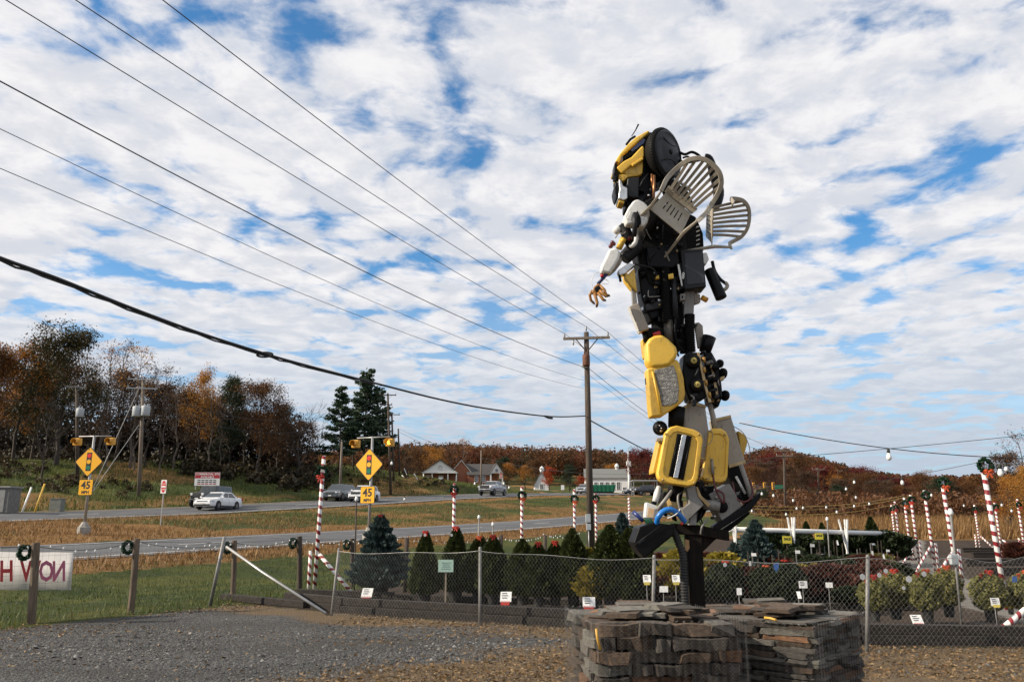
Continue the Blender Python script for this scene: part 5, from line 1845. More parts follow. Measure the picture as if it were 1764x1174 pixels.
# woven wire: verticals every 10 cm and nine horizontals
top_line = [Vector((-16.5, 6.5, 1.2))] + [t for b, t in fence_posts]
mb = MB()
for a, b in zip(top_line, top_line[1:]):
    L = (b - a).length
    ga, gb_ = Hs(a.x, a.y), Hs(b.x, b.y)
    ha, hb = (a.z - ga) * .95, (b.z - gb_) * .95
    for k in range(10):
        fr = (k / 9) ** 1.15
        mb.tube([Vector((a.x, a.y + .06, ga + ha * fr)), Vector((b.x, b.y + .06, gb_ + hb * fr))], .0017, 3, False)
    n = int(L / .10)
    for i in range(n):
        t = i / n
        p = a.lerp(b, t)
        g0, hh = ga * (1 - t) + gb_ * t, ha * (1 - t) + hb * t
        mb.tube([Vector((p.x, p.y + .06, g0)), Vector((p.x, p.y + .06, g0 + hh))], .0014, 3, False)
kid('woven_wire', mb, FW, pf, kind='stuff')
tp = MB()
tp.tube([t + Vector((0, .06, -.06)) for t in top_line], .003, 4, False)
kid('top_wire', tp, FW, pf)
g = Vector((top_line[2].x, top_line[2].y, 0))

# string of small white bulbs looping along the fence top
BULB = pm('frosted_bulb', (0.80, 0.80, 0.78), (0.72, 0.72, 0.70), 5, 0.35)
CORD = pm('light_cord', (0.012, 0.02, 0.014), (0.02, 0.028, 0.02), 5, 0.6)
sl_ = wthing('fairy_lights', 'string of small white bulbs looped along the top of the wire fence', 'string lights')
cordm, bulbs = MB(), MB()
fl = [top_line[0]] + [t for b, t in fence_posts] + [P(690, 922, 20.5), P(862, 921, 21.5), P(940, 917, 24), P(1000, 913, 27)]
for a, b in zip(fl, fl[1:]):
    a, b = a - Vector((0, .03, .05)), b - Vector((0, .03, .05))
    pts = sagline(a, b, .11, 18)
    cordm.tube(pts, .005, 4, False)
    L = (b - a).length
    n = int(L / .19)
    for i in range(n):
        t = (i + .5 + random.uniform(-.3, .3)) / n
        p = a.lerp(b, t) - Vector((0, 0, 4 * .11 * t * (1 - t)))
        dn = Vector((random.uniform(-.02, .02), random.uniform(-.02, .02), -.05 if random.random() < .8 else .045))
        bulbs.tube([p, p + dn * .5, p + dn * 1.05], [.008, .0145, .005], 6)
kid('cord', cordm, CORD, sl_)
kid('bulbs', bulbs, BULB, sl_, kind='stuff')

# banner seen from behind
BANN = leaf_mat('banner_cloth', [(.86, .84, .82), (.86, .84, .82)], 0, .7)
db = 13.6
c00, c10, c11, c01 = P(-70, 1016, 13.6), P(118, 1016, 14.75), P(122, 951, 14.75), P(-66, 950, 13.6)
for c in (c00, c10, c11, c01):
    c.y += .10
mb = MB()
nx_ = 20
vs = []
for i in range(nx_ + 1):
    t = i / nx_
    wob = Vector((0, .014 * math.sin(t * 17) + .01 * math.sin(t * 41), .006 * math.sin(t * 25)))
    vs += [c00.lerp(c10, t) + wob, c01.lerp(c11, t) + wob * .4]
mb.add(vs, [(2 * i, 2 * i + 2, 2 * i + 3, 2 * i + 1) for i in range(nx_)], 0, True)
bn_ = thing('banner', c00.lerp(c11, .5), 'white banner with red lettering seen from behind, hung on the fence at left', 'banner')
off = bn_.location
mb.v = [(v[0] - off.x, v[1] - off.y, v[2] - off.z) for v in mb.v]
o = kid('cloth', mb, BANN, bn_)
o.modifiers.new('s', 'SOLIDIFY').thickness = .004
INK1 = pm('banner_red_ink', (0.52, 0.06, 0.06), (0.45, 0.05, 0.05), 3, 0.8)
INK2 = pm('banner_violet_ink', (0.50, 0.15, 0.22), (0.45, 0.12, 0.20), 3, 0.8)
xd = (c10 - c00).normalized()
zrot = math.atan2(xd.y, xd.x)
for ch, px_, mt in (('N', 96, INK2), ('O', 73, INK2), ('W', 45, INK1), ('H', 3, INK1)):
    o = kid('lettering', text_mesh(ch, .47, mt, shear=.18, bold=.012), None, bn_)
    t = (px_ + 70) / 188
    wob = .014 * math.sin(t * 17)
    pp = c00.lerp(c10, t).lerp(c01.lerp(c11, t), .47)
    o.location = pp - off + Vector((0, -.03, 0))
    o.rotation_euler = (math.pi / 2, 0, zrot)
    o.scale = (-.62, 1, 1)

# ------------------------------------------------------------------ chain link fence round the nursery
CLW = pm('chain_link_wire', (0.30, 0.30, 0.29), (0.20, 0.20, 0.195), 8, .45, metal=.6)
cl = wthing('chain_link_fence', 'waist high galvanised chain link fence in front of the nursery plants', 'fence')
cposts = [P(570, 1056, 15.5), P(827, 1072, 14.1), P(1121, 1055, 12.8), P(1490, 1112, 11.4), P(1630, 1105, 11.25), P(1800, 1100, 11.1)]
ctops = [P(584, 946, 15.5), P(827, 944, 14.1), P(1127, 958, 12.8), P(1495, 958, 11.4), P(1640, 958, 11.25), P(1800, 952, 11.1)]
for k, (a, b) in enumerate(zip(cposts, ctops)):
    a = Vector((a.x, a.y, 0))
    if k == 4:
        continue
    kid('post', MB().tube([a - Vector((0, 0, .2)), b], .026, 10), GALVD, cl)
    kid('post_cap', MB().ball(b, .030, 8), GALVD, cl)
mesh, topw = MB(), MB()
for k in range(len(cposts) - 1):
    a0, a1 = Vector((cposts[k].x, cposts[k].y, .02)), Vector((cposts[k + 1].x, cposts[k + 1].y, .02))
    b0, b1 = ctops[k] - Vector((0, 0, .03)), ctops[k + 1] - Vector((0, 0, .03))
    L = (a1 - a0).length
    n = int(L / .062)
    rows = 27

    def pt(i, j):
        s, t = i / n, j / rows
        sag = .05 * math.sin(math.pi * s) * t + .02 * math.sin(s * 9 + k) * t
        return a0.lerp(a1, s).lerp(b0.lerp(b1, s), t) - Vector((0, 0, sag)) + Vector((0, -.028 + .012 * math.sin(s * 14 + t * 3), 0))
    for i in range(n):
        # each strand zigzags up one column and hooks its neighbour
        pts = [pt(i + (.5 if j % 2 else 0.0) + .0, j) for j in range(rows + 1)]
        mesh.tube(pts, .0014, 3, False)
        pts = [pt(i + (.5 if j % 2 else 1.0), j) for j in range(rows + 1)]
        mesh.tube(pts, .0014, 3, False)
    topw.tube([pt(n * s / 20, rows + .1) for s in range(21)], .004, 5, False)
kid('wire_mesh', mesh, CLW, cl, kind='stuff')
kid('top_wire', topw, CLW, cl)

# ------------------------------------------------------------------ candy-cane posts


def candy_material(name, pitch, reverse=1):
    m = bpy.data.materials.new(name)
    m.use_nodes = True
    t = NT(m.node_tree)
    b = m.node_tree.nodes['Principled BSDF']
    tc = t.node('ShaderNodeTexCoord')
    s = t.node('ShaderNodeSeparateXYZ', ins={0: tc.outputs['Object']})
    an = t.math('DIVIDE', t.math('ARCTAN2', s.outputs[1], s.outputs[0]), 2 * math.pi)
    ph = t.math('FRACT', t.math('ADD', t.math('DIVIDE', s.outputs[2], pitch), t.math('MULTIPLY', an, reverse)))
    nz = t.noise(tc.outputs['Object'], 9, 4)
    ed = t.math('ADD', ph, t.math('ADD', t.math('MULTIPLY', t.math('SUBTRACT', nz, .5), .10), t.math('MULTIPLY', t.math('SUBTRACT', t.noise(tc.outputs['Object'], 1.7, 2), .5), .45)))
    f = t.math('GREATER_THAN', ed, .58)
    wht = t.mix(t.ramp(nz, .4, .7), (.74, .73, .70), (.62, .60, .57))
    red = t.mix(t.ramp(nz, .4, .7), (.23, .016, .022), (.17, .012, .016))
    t.l.new(t.mix(f, wht, red), b.inputs['Base Color'])
    b.inputs['Roughness'].default_value = .4
    return m


CANDY = candy_material('candy_stripe', .20, 1)
CANDY2 = candy_material('candy_stripe_fine', .16, -1)
GARL = leaf_mat('garland_needle', [(.008, .028, .014), (.016, .05, .024), (.03, .075, .035)], 0.0, .1)
BOWM = pm('red_bow', (.50, .035, .018), (.40, .025, .015), 8, .6)
BOWO = pm('orange_red_bow', (.62, .10, .025), (.50, .07, .02), 8, .6)


def wreath_mesh(seed, R=.135, r=.045, n=480, size=.045):
    g_ = np.random.default_rng(seed)
    a = g_.uniform(0, 2 * math.pi, n)
    b = g_.uniform(0, 2 * math.pi, n)
    rr_ = r * np.sqrt(g_.uniform(0.2, 1, n))
    C = np.stack([(R + rr_ * np.cos(b)) * np.cos(a), rr_ * np.sin(b), (R + rr_ * np.cos(b)) * np.sin(a)], -1)
    V, Fc, lv = leaf_cards(C, size, g_, updown=1, elong=1.5)
    return np_mesh('garland', V, Fc, GARL, lv)


def bow_mb(s=1.0):
    mb = MB()
    for sg in (-1, 1):
        pts = [Vector((0, 0, 0)), Vector((sg * .06, -.03, .045)), Vector((sg * .12, -.01, .03)), Vector((sg * .115, .01, -.03)), Vector((sg * .05, -.01, -.02))]
        pts = [p * s for p in pts]
        for a, b in zip(pts, pts[1:]):
            mb.bar(a, b, .055 * s, .012 * s, up=(0, 1, 0))
        mb.bar((0, -.01 * s, 0), (sg * .07 * s, -.02 * s, -.16 * s), .045 * s, .01 * s, up=(0, 1, 0))
    mb.ball((0, -.02 * s, 0), .028 * s, 8)
    return mb


WM = [wreath_mesh(k) for k in range(3)]
BOWME = bow_mb().mesh('bow', [BOWM])
BOWMEO = bow_mb().mesh('bow', [BOWO])


def wreath(loc, label, rz=0.0, s=1.0, bow=True, k=0, group='wreaths on the candy-striped posts', at=-.12):
    root = thing('wreath', loc, label, 'wreath', group, rz)
    root.scale = (s, s, s)
    kid('garland', WM[k % 3], None, root)
    if bow:
        o = kid('bow', BOWME if k % 2 else BOWMEO, None, root)
        o.location = (-.03 if k % 2 else .03, -.06, at)
        o.scale = (.85, .85, .85)
    return root


RCANE = .048


def cane(px, d, top_py, fine, label, brace=0, lean=0.0, wr='', bow=True, wdz=-.22, r=RCANE):
    lean *= .6
    g = G(px, d)
    t = P(px, top_py, d)
    h = t.z - g.z
    root = thing('candy_cane_post', (t.x + lean, d, g.z), label, 'striped post', 'red and white striped posts in the nursery')
    mt = CANDY2 if fine else CANDY
    mb = MB().tube([(0, 0, -.1), (-lean, 0, h)], [r, r], 16)
    mb.lathe([(r, h), (r * .8, h + .02), (0, h + .025)], (-lean, 0, 0), (0, 0, 1), 16)
    kid('post', mb, mt, root)
    if brace:
        ln = abs(brace)
        L = math.hypot(ln, .95)
        b = kid('brace', MB().tube([(0, 0, -.2), (0, 0, L - .1)], [r * .92, r * .92], 14), mt, root)
        b.location = (brace, -.25, 0)
        b.rotation_euler = Vector((-brace, .25, .95)).to_track_quat('Z', 'Y').to_euler()
        b2 = kid('brace', MB().tube([(0, 0, -.1), (0, 0, .95)], [r * .85, r * .85], 14), mt, root)
        b2.location = (-.16 if brace > 0 else .16, .1, 0)
    if wr:
        wreath((t.x, d - r - .05, t.z + wdz), wr, random.uniform(-.5, .3), .88, bow, int(px) % 5, at=-.14)
    return root


cane(558, 20.2, 786, 0, 'striped post at left with foot brace, standing alone beside the fence corner', .95, -.12, 'wreath with orange bow on the lone striped post at left', True, -.38)
cane(783, 26.5, 833, 0, 'striped post behind the blue-green cone shrubs, second from left', 0, -.04, 'wreath on the second striped post from left', True, -.2)
cane(899, 28.5, 838, 0, 'striped post right of the silver pickup, third from left', 0, -.03, 'wreath on the third striped post from left', True, -.3)
cane(989, 31.5, 843, 0, 'striped post just left of the tall utility pole', 0, -.02, 'wreath on the striped post left of the utility pole', True, -.35)
cane(1026, 35.0, 850, 0, 'striped post just right of the tall utility pole', 0, -.03, 'wreath on the striped post right of the utility pole', True, -.2)
cane(1083, 41.0, 856, 1, 'thin distant striped post left of the statue', 0, 0, '', True)
cane(1692, 16.5, 797, 0, 'tallest striped post at right with a wreath at its top', -.0, .22, 'large wreath with orange bow on the tallest striped post', True, -.06)
cane(1622, 23.0, 825, 0, 'striped post left of the tallest one, lamp pipe beside it', -.9, .24, 'wreath with red bow left of the tallest striped post', True, -.1)
cane(1592, 29.5, 845, 0, 'striped post in the middle of the right-hand row', -.8, .16, 'plain green wreath in the middle of the right-hand row', False, -.16)
cane(1568, 35.0, 852, 0, 'right one of the close pair of striped posts', -.8, .14, 'wreath on the right one of the close pair', True, -.2)
cane(1557, 38.0, 857, 0, 'left one of the close pair of striped posts', -.9, .12, 'wreath on the left one of the close pair', True, -.25)
cane(1541, 44.0, 864, 0, 'striped post at the end of the white rail', -.9, .08, 'wreath on the post at the end of the white rail', True, -.3)
cane(1535, 47.0, 868, 1, 'farthest striped post of the left row, finely striped', -.8, .08, 'wreath on the farthest post of the left row', True, -.3)
cane(1678, 47.0, 869, 1, 'finely striped post beyond the path, left of the right trio', .8, .1, 'wreath on the finely striped post beyond the path', True, -.25)
cane(1713, 41.0, 864, 0, 'striped post beyond the path, behind the tallest one', .8, .1, 'wreath on the post beyond the path behind the tallest', True, -.25)
cane(1752, 39.0, 860, 0, 'striped post at the right edge beyond the path', .7, .1, 'wreath with red bow at the right edge beyond the path', True, -.25)
# brace of a post that stands outside the frame
root = thing('candy_cane_post', G(1840, 13.2), 'striped post just outside the right edge with its brace reaching into view', 'striped post', 'red and white striped posts in the nursery')
kid('post', MB().tube([(0, 0, -.1), (0, 0, 2.9)], RCANE, 16), CANDY, root)
aa = P(1706, 1088, 12.4)
vv = Vector((aa.x - root.location.x, aa.y - root.location.y, .02))
bb = Vector((0, 0, .95)) - vv
o = kid('brace', MB().tube([(0, 0, 0), (0, 0, bb.length)], RCANE, 14), CANDY, root)
o.location = vv
o.rotation_euler = bb.to_track_quat('Z', 'Y').to_euler()

# wreaths on the wire fence posts
for k, i in enumerate((0, 1, 2, 3, 4)):
    b_, t_ = fence_posts[i]
    lab = ('wreath on the fence post beside the banner', 'round wreath on the second fence post from left', 'wreath on the fence post beside the leaning pipe', 'wreath on the dark fence post left of the lone striped post', 'wreath on the dark fence post right of the lone striped post')[i]
    wreath((t_.x - .13, t_.y - .06, t_.z - .16), lab, 1.05, .72, False, k, 'wreaths on the wire fence')

# ------------------------------------------------------------------ overhead bulbs and cords over the nursery


def bulb_mb(p, s):
    m1, m2 = MB(), MB()
    p = Vector(p)
    m1.lathe([(.014 * s, 0), (.02 * s, -.01 * s), (.022 * s, -.055 * s), (.016 * s, -.06 * s)], p, (0, 0, 1), 8)
    m2.lathe([(.017 * s, -.058 * s), (.028 * s, -.085 * s), (.036 * s, -.115 * s), (.03 * s, -.14 * s), (.012 * s, -.155 * s), (0, -.157 * s)], p, (0, 0, 1), 10)
    return m1, m2


def festoon(name, a, b, sag, r, bulbs_at, label, s=1.35, mat=CORD, group='bulb strings over the nursery'):
    root = wthing(name, label, 'string lights', group)
    pts = sagline(a, b, sag, 30)
    kid('cord', MB().tube(pts, r, 5), mat, root)
    for t in bulbs_at:
        p = Vector(a).lerp(Vector(b), t) - Vector((0, 0, 4 * sag * t * (1 - t)))
        m1, m2 = bulb_mb(p, s)
        so_ = kid('socket', m1, CORD, root)
        kid('bulb', m2, BULB, root)
    return root


festoon('bulb_string', P(1292, 792, 17), P(1830, 742, 17), .03, .006, (.44,), 'nearest bulb string crossing the sky right of the statue', 1.55)
festoon('bulb_string', P(1490, 832, 22), P(1690, 795, 16.5), .02, .005, (.38,), 'short bulb string reaching the top of the tallest striped post', 1.2)
festoon('bulb_string', P(1690, 800, 16.5), P(1860, 795, 15), .0, .005, (.2,), 'bulb string leaving the tallest striped post to the right', 1.55)
YCORD = pm('yellow_cord', (.42, .30, .04), (.36, .25, .03), 5, .6)
for k, (a, b, sg, lab) in enumerate((((1240, 868, 26), (1557, 853, 38), .25, 'upper yellow cord above the white rail'),
                                     ((1240, 872, 26), (1568, 854, 35), .30, 'middle yellow cord above the white rail'),
                                     ((1240, 880, 28), (1541, 868, 44), .30, 'lower yellow cord above the white rail'))):
    tag(MB().tube(sagline(P(*a), P(*b), sg), .010, 5).build('yellow_cord', YCORD), lab, 'cord', 'yellow cords above the white rail')
BS = MB()
rb = random.Random(12)
spots = [(1471, 828, 24), (1457, 840, 25), (1474, 855, 27), (1366, 860, 26), (1312, 848, 24), (1332, 851, 24), (1372, 874, 28), (1383, 873, 28), (1423, 872, 28), (1471, 870, 28), (1497, 866, 30), (1441, 880, 30), (1295, 878, 26), (1354, 884, 27),
         (1604, 851, 27), (1732, 802, 15.5), (1742, 878, 30), (1725, 868, 30), (1660, 870, 36), (697, 858, 30), (818, 831, 30), (868, 831, 30), (877, 838, 30), (932, 809, 26), (675, 795, 22)]
for k, (x, y, d) in enumerate(spots):
    root = thing('hanging_bulb', P(x, y - 4, d), 'white bulb hanging on thin cord over the nursery beds', 'bulb', 'white bulbs hanging over the nursery')
    m1, m2 = bulb_mb((0, 0, 0), 0.95 if d < 29 else 1.05)
    kid('socket', m1, CORD, root)
    kid('bulb', m2, BULB, root)
for (a, b, sg, lab) in (((1290, 850, 24), (1480, 822, 24), .12, 'thin dark cord with bulbs beside the double-armed pole'), ((1290, 872, 27), (1520, 862, 30), .2, 'thin dark cord with bulbs over the white rail'), ((640, 780, 22), (960, 800, 28), .9, 'thin dark cord with bulbs left of the tall pole')):
    tag(MB().tube(sagline(P(*a), P(*b), sg), .0035, 4).build('hanging_wire', CORD), lab, 'wire')

# lamp stake pipes among the beds
for (px, base, d, top, lab) in ((1638, 1075, 13.5, 886, 'thin steel pipe with a box beside the striped post at right'), (614, 1010, 19.5, 862, 'thin dark pipe with a bulb left of the near warning sign'), (1425, 985, 24, 896, 'thin pipe with a white bulb right of the crossed stakes'),
                                (825, 945, 23, 893, 'short thin stake with a bulb behind the cone shrubs'), (849, 950, 24, 905, 'thin stake among the cone shrubs')):
    a = G(px - (2 if px != 614 else -1), d)
    t_ = P(px, top, d)
    o = thing('lamp_pipe', a, lab, 'pipe', 'thin lamp pipes')
    kid('pipe', MB().tube([(0, 0, -.1), tuple(t_ - a)], .018, 8), GALVD if px != 614 else DKPOST, o)
    m1, m2 = bulb_mb(t_ - a + Vector((0, 0, .17)), 1.2)
    kid('bulb', m2, BULB, o)
    if px == 1638:
        kid('box', MB().box(t_ - a + Vector((-.05, -.03, -.7)), (.12, .08, .16)), TRANSF, o, .01)
# ------------------------------------------------------------------ trees
BARK = pm('bark', (0.055, 0.042, 0.032), (0.03, 0.024, 0.019), 4, .95, .5, 14, stretch=(3, 3, .6))
BARKL = pm('pale_bark', (0.13, 0.105, 0.085), (0.075, 0.06, 0.05), 4, .95, .4, 14, stretch=(3, 3, .6))
L_OAK = leaf_mat('leaf_green_gold', [(.013, .018, .006), (.024, .029, .009), (.055, .042, .012), (.13, .062, .013)], .25, .25)
L_RUST = leaf_mat('leaf_rust', [(.04, .02, .010), (.075, .034, .013), (.15, .066, .019), (.17, .09, .03)], .45, .25)
L_ORANGE = leaf_mat('leaf_orange', [(.15, .055, .013), (.30, .12, .022), (.42, .20, .035), (.34, .22, .05)], .4, .4)
L_RED = leaf_mat('leaf_red', [(.055, .010, .010), (.10, .016, .014), (.20, .035, .016)], .3, .35)
L_SCARLET = leaf_mat('leaf_scarlet', [(.20, .022, .012), (.34, .05, .015), (.42, .09, .02)], .3, .35)
L_BROWN = leaf_mat('leaf_brown', [(.03, .019, .011), (.06, .034, .018), (.10, .055, .028), (.16, .08, .038)], .45, .2)
L_GREEN = leaf_mat('leaf_dark_green', [(.010, .020, .009), (.020, .034, .014), (.034, .05, .02)], .25, .2)
L_PINE = leaf_mat('pine_needle', [(.018, .036, .020), (.032, .058, .032), (.055, .085, .042)], .2, .2)


def skeleton(seed, h, r0, spread, first=.3, nl=13, twigs=4, up=.55, wob=.03, fine=True):
    """tapered trunk with limbs, branches and twigs; returns builder and tip points"""
    r = random.Random(seed)
    mb = MB()
    trunk = [Vector((0, 0, -.3))]
    for i in range(1, 9):
        trunk.append(Vector((r.gauss(0, wob) * h * .35, r.gauss(0, wob) * h * .35, h * .97 * i / 8)))
    rad = [r0 * 1.25] + [r0 * (1 - .9 * i / 8) for i in range(1, 9)]
    mb.tube(trunk, rad, 7, False)
    tips = []

    def at(t):
        k = min(int(t * 8), 7)
        return trunk[k].lerp(trunk[k + 1], t * 8 - k)
    for i in range(nl):
        t = first + (1 - first) * (i + r.random()) / nl
        p = at(min(t, .99))
        a = i * 2.4 + r.uniform(-.5, .5)
        prof = math.sin(math.pi * min(1, (t - first) / (1 - first) * .8 + .2)) ** .7
        ln = spread * prof * r.uniform(.75, 1.15)
        d = Vector((math.cos(a), math.sin(a), up * r.uniform(.6, 1.5) + t * .5)).normalized()
        pts = [p]
        for s in range(4):
            d = (d + Vector((r.gauss(0, .16), r.gauss(0, .16), r.uniform(0, .16)))).normalized()
            pts.append(pts[-1] + d * ln / 4)
        rl = r0 * (1 - .9 * t) * .55 + .015
        mb.tube(pts, [rl * (1 - .8 * k / 4) for k in range(5)], 4, False)
        for j in range(5):
            q = pts[1 + min(j, 3)].lerp(pts[min(2 + j, 4)], r.random())
            dd = (d + Vector((r.gauss(0, .7), r.gauss(0, .7), r.gauss(.25, .4)))).normalized()
            l2 = ln * r.uniform(.28, .5)
            e = q + dd * l2
            m_ = q.lerp(e, .5) + Vector((0, 0, r.uniform(-.05, .12) * l2))
            mb.tube([q, m_, e], [rl * .35, rl * .22, .008], 3, False)
            tips.append(m_)
            for _ in range(twigs):
                d3 = (dd + Vector((r.gauss(0, .6), r.gauss(0, .6), r.gauss(.25, .45)))).normalized()
                s_ = m_.lerp(e, r.random())
                e3 = s_ + d3 * l2 * r.uniform(.5, .95)
                if fine:
                    mb.tube([s_, e3], [.012, .005], 3, False)
                tips.append(e3)
                tips.append(s_.lerp(e3, .5))
    return mb, np.array([tuple(t) for t in tips])


def make_variant(seed, h, r0, spread, leaf, nleaf, lsize, first=.3, nl=13, twigs=4, up=.55, bark=BARK, clump=.45, zmin=0.0, fine=True):
    mb, tips = skeleton(seed, h, r0, spread, first, nl, twigs, up, fine=fine)
    g = np.random.default_rng(seed)
    tm = mb.mesh('trunk', [bark])
    cm = None
    if nleaf:
        tt = tips[tips[:, 2] > zmin * h]
        C = tt[g.integers(0, len(tt), nleaf)] + g.normal(0, clump, (nleaf, 3)) * np.array([1, 1, .8])
        # one tone per clump, so that light and dark masses show
        tone = g.uniform(0, 1, len(tt))
        k = g.integers(0, len(tt), nleaf)
        C = tt[k] + g.normal(0, clump, (nleaf, 3)) * np.array([1, 1, .8])
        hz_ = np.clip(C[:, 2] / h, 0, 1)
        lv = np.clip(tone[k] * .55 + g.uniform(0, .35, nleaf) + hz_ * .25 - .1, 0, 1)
        V, Fc, lvv = leaf_cards(C, lsize, g, lv)
        cm = np_mesh('crown', V, Fc, leaf, lvv)
    return (tm, cm, h)


def make_pine(seed, h, r0, spread, nl=34, n_per=120, size=.26):
    r = random.Random(seed)
    g = np.random.default_rng(seed)
    mb = MB()
    mb.tube([(0, 0, -.3), (r.gauss(0, .1), r.gauss(0, .1), h * .5), (0, 0, h)], [r0, r0 * .7, .03], 8, False)
    Cs, Ds, T = [], [], []
    for i in range(nl):
        t = .22 + .78 * (i + r.random() * .8) / nl
        a = i * 2.4 + r.uniform(-.6, .6)
        ln = spread * (1.12 - t) ** .75 * r.uniform(.55, 1.2)
        if r.random() < .12:
            continue
        p = Vector((0, 0, t * h))
        d = Vector((math.cos(a), math.sin(a), r.uniform(-.02, .35))).normalized()
        e = p + d * ln + Vector((0, 0, .10 * ln))
        mb.tube([p, p.lerp(e, .55) - Vector((0, 0, .03 * ln)), e], [.07, .045, .012], 4, False)
        k = int(n_per * (.5 + ln / spread))
        s = g.uniform(.35, 1.05, k)
        side = g.normal(0, .17 * ln, k)
        perp = Vector((-d.y, d.x, 0))
        c = np.array(p)[None] + np.outer(s, np.array(e - p)) + np.outer(side * s, np.array(perp)) + g.normal(0, .26, (k, 3)) * np.array([1, 1, .8])
        Cs.append(c)
        T.append(np.full(k, r.uniform(0, .6)) + g.uniform(0, .4, k))
    C = np.concatenate(Cs)
    V, Fc, lv = leaf_cards(C, size, g, np.concatenate(T), updown=.5, elong=1.6)
    return (mb.mesh('trunk', [BARK]), np_mesh('crown', V, Fc, L_PINE, lv), h)


VAR = {
    'low': [make_variant(130 + k, 11, .16, 3.2, L_BROWN, 8000, .17, .03, 18, 4, .6, BARK, .5) for k in range(2)],
    'bare': [make_variant(100 + k, 17, .20, 3.6, L_ORANGE if k % 2 else L_RUST, 420, .20, .25, 15, 4, .9, BARKL if k % 2 else BARK, .5, .6) for k in range(4)],
    'thin': [make_variant(120 + k, 15, .13, 2.2, L_BROWN, 260, .17, .2, 14, 4, 1.2, BARKL if k else BARK, .4, .3) for k in range(3)],
    'oak': [make_variant(140 + k, 17, .32, 5.6, L_OAK, 17000, .21, .12, 18, 4, .55, BARK, .62) for k in range(2)],
    'rust': [make_variant(150 + k, 14, .24, 4.2, L_RUST, 10500, .18, .2, 15, 4, .6, BARK, .55) for k in range(2)],
    'orange': [make_variant(160 + k, 13, .22, 4.0, L_ORANGE, 7000, .18, .2, 15, 4, .6, BARK, .5) for k in range(2)],
    'brown': [make_variant(170 + k, 12, .20, 3.8, L_BROWN, 8500, .18, .12, 15, 4, .55, BARK, .5) for k in range(3)],
    'red': [make_variant(180 + k, 11, .22, 4.2, L_RED, 10000, .19, .12, 15, 4, .5, BARK, .5) for k in range(2)],
    'scarlet': [make_variant(185, 8, .14, 2.4, L_SCARLET, 3000, .24, .12, 13, 3, .6, BARK, .4)],
    'green': [make_variant(190 + k, 12, .22, 3.4, L_GREEN, 11000, .19, .08, 16, 4, .5, BARK, .5) for k in range(2)],
    'spread': [make_variant(195, 9, .16, 4.6, None, 0, .2, .15, 15, 6, .75, BARK)],
    'pine': [make_pine(200, 20, .26, 5.6, 60, 170, .34), make_pine(201, 19, .24, 5.2, 56, 170, .34), make_pine(202, 18, .22, 4.6, 50, 160, .34)],
}
VC = {k: 0 for k in VAR}
TREE_CAT = 'tree'


def tree(kind, px, d, top_py, label, group=None, wide=1.0, lean=0.0, rz=None, name=None):
    vs = VAR[kind]
    tm, cm, h = vs[VC[kind] % len(vs)]
    VC[kind] += 1
    g = G(px, d)
    want = P(px, top_py, d).z - g.z
    s = max(want, 2.0) / (h * (1.10 if kind in ('oak', 'rust', 'orange', 'brown', 'green', 'red') else 1.04))
    root = thing(name or {'pine': 'pine_tree', 'bare': 'bare_tree', 'thin': 'bare_tree', 'spread': 'bare_tree'}.get(kind, 'autumn_tree' if kind != 'green' else 'evergreen_tree'),
                 g, label, 'tree', group, random.uniform(0, 6.28) if rz is None else rz)
    root.scale = (s * wide, s * wide, s)
    kid('trunk', tm, None, root)
    if cm:
        kid('crown', cm, None, root)
    return root


LW = 'trees of the wood beyond the far road'
left_trees = [
    ('rust', -45, 84, 592, 'rust coloured tree at the left edge of the wood', 1.0), ('orange', 8, 88, 590, 'orange tree left of the big dark oak in the wood', 1.0),
    ('oak', 84, 86, 566, 'big dense green and gold oak at the left of the wood', 1.05), ('oak', 40, 92, 625, 'lower green and gold oak left of the biggest one', .9),
    ('bare', 120, 96, 604, 'bare tree just right of the big oak', 1.0), ('bare', 158, 93, 590, 'first tall bare tree with a few orange leaves behind the twin transformer pole', 1.0),
    ('bare', 186, 95, 582, 'tallest bare tree with orange leaves at its top', 1.05), ('bare', 214, 92, 592, 'tall half bare tree above the twin transformers', 1.0),
    ('thin', 240, 95, 612, 'thin bare tree behind the twin transformer pole', 1.3), ('bare', 262, 98, 624, 'bare tree right of the twin transformer pole', .95),
    ('thin', 290, 97, 640, 'thin brown tree in the middle of the wood', 1.3), ('orange', 330, 100, 634, 'orange topped tree in the middle of the wood', .72),
    ('thin', 350, 98, 662, 'thin tree right of the orange topped one', 1.3), ('green', 388, 104, 642, 'dark evergreen near the right end of the wood', .72),
    ('rust', 438, 102, 652, 'dense rust orange tree at the right end of the wood', 1.0), ('thin', 412, 106, 672, 'thin tree between the evergreen and the rust orange tree', 1.2),
    ('brown', 472, 108, 690, 'low brown tree right of the dense rust orange one', .95), ('spread', 508, 106, 716, 'small spreading leafless tree at the right end of the wood', 1.35),
    ('brown', 312, 102, 668, 'brown tree deep in the middle of the wood', .8), ('thin', 170, 90, 640, 'slim brown tree in front of the tall bare ones', 1.3),
    ('thin', 222, 91, 660, 'slim tree low in front of the transformer pole backdrop', 1.3), ('brown', 138, 98, 650, 'brown tree in the gap right of the oak', .8),
    ('thin', 370, 96, 684, 'slim tree in front of the dark evergreen', 1.3), ('thin', 268, 92, 684, 'slim tree low in the middle of the wood', 1.3), ('spread', 62, 76, 705, 'leafless small tree standing on the bank at far left', .9)]
for k, px, d, top, lab, w in left_trees:
    tree(k, px, d, top, lab, LW, w)
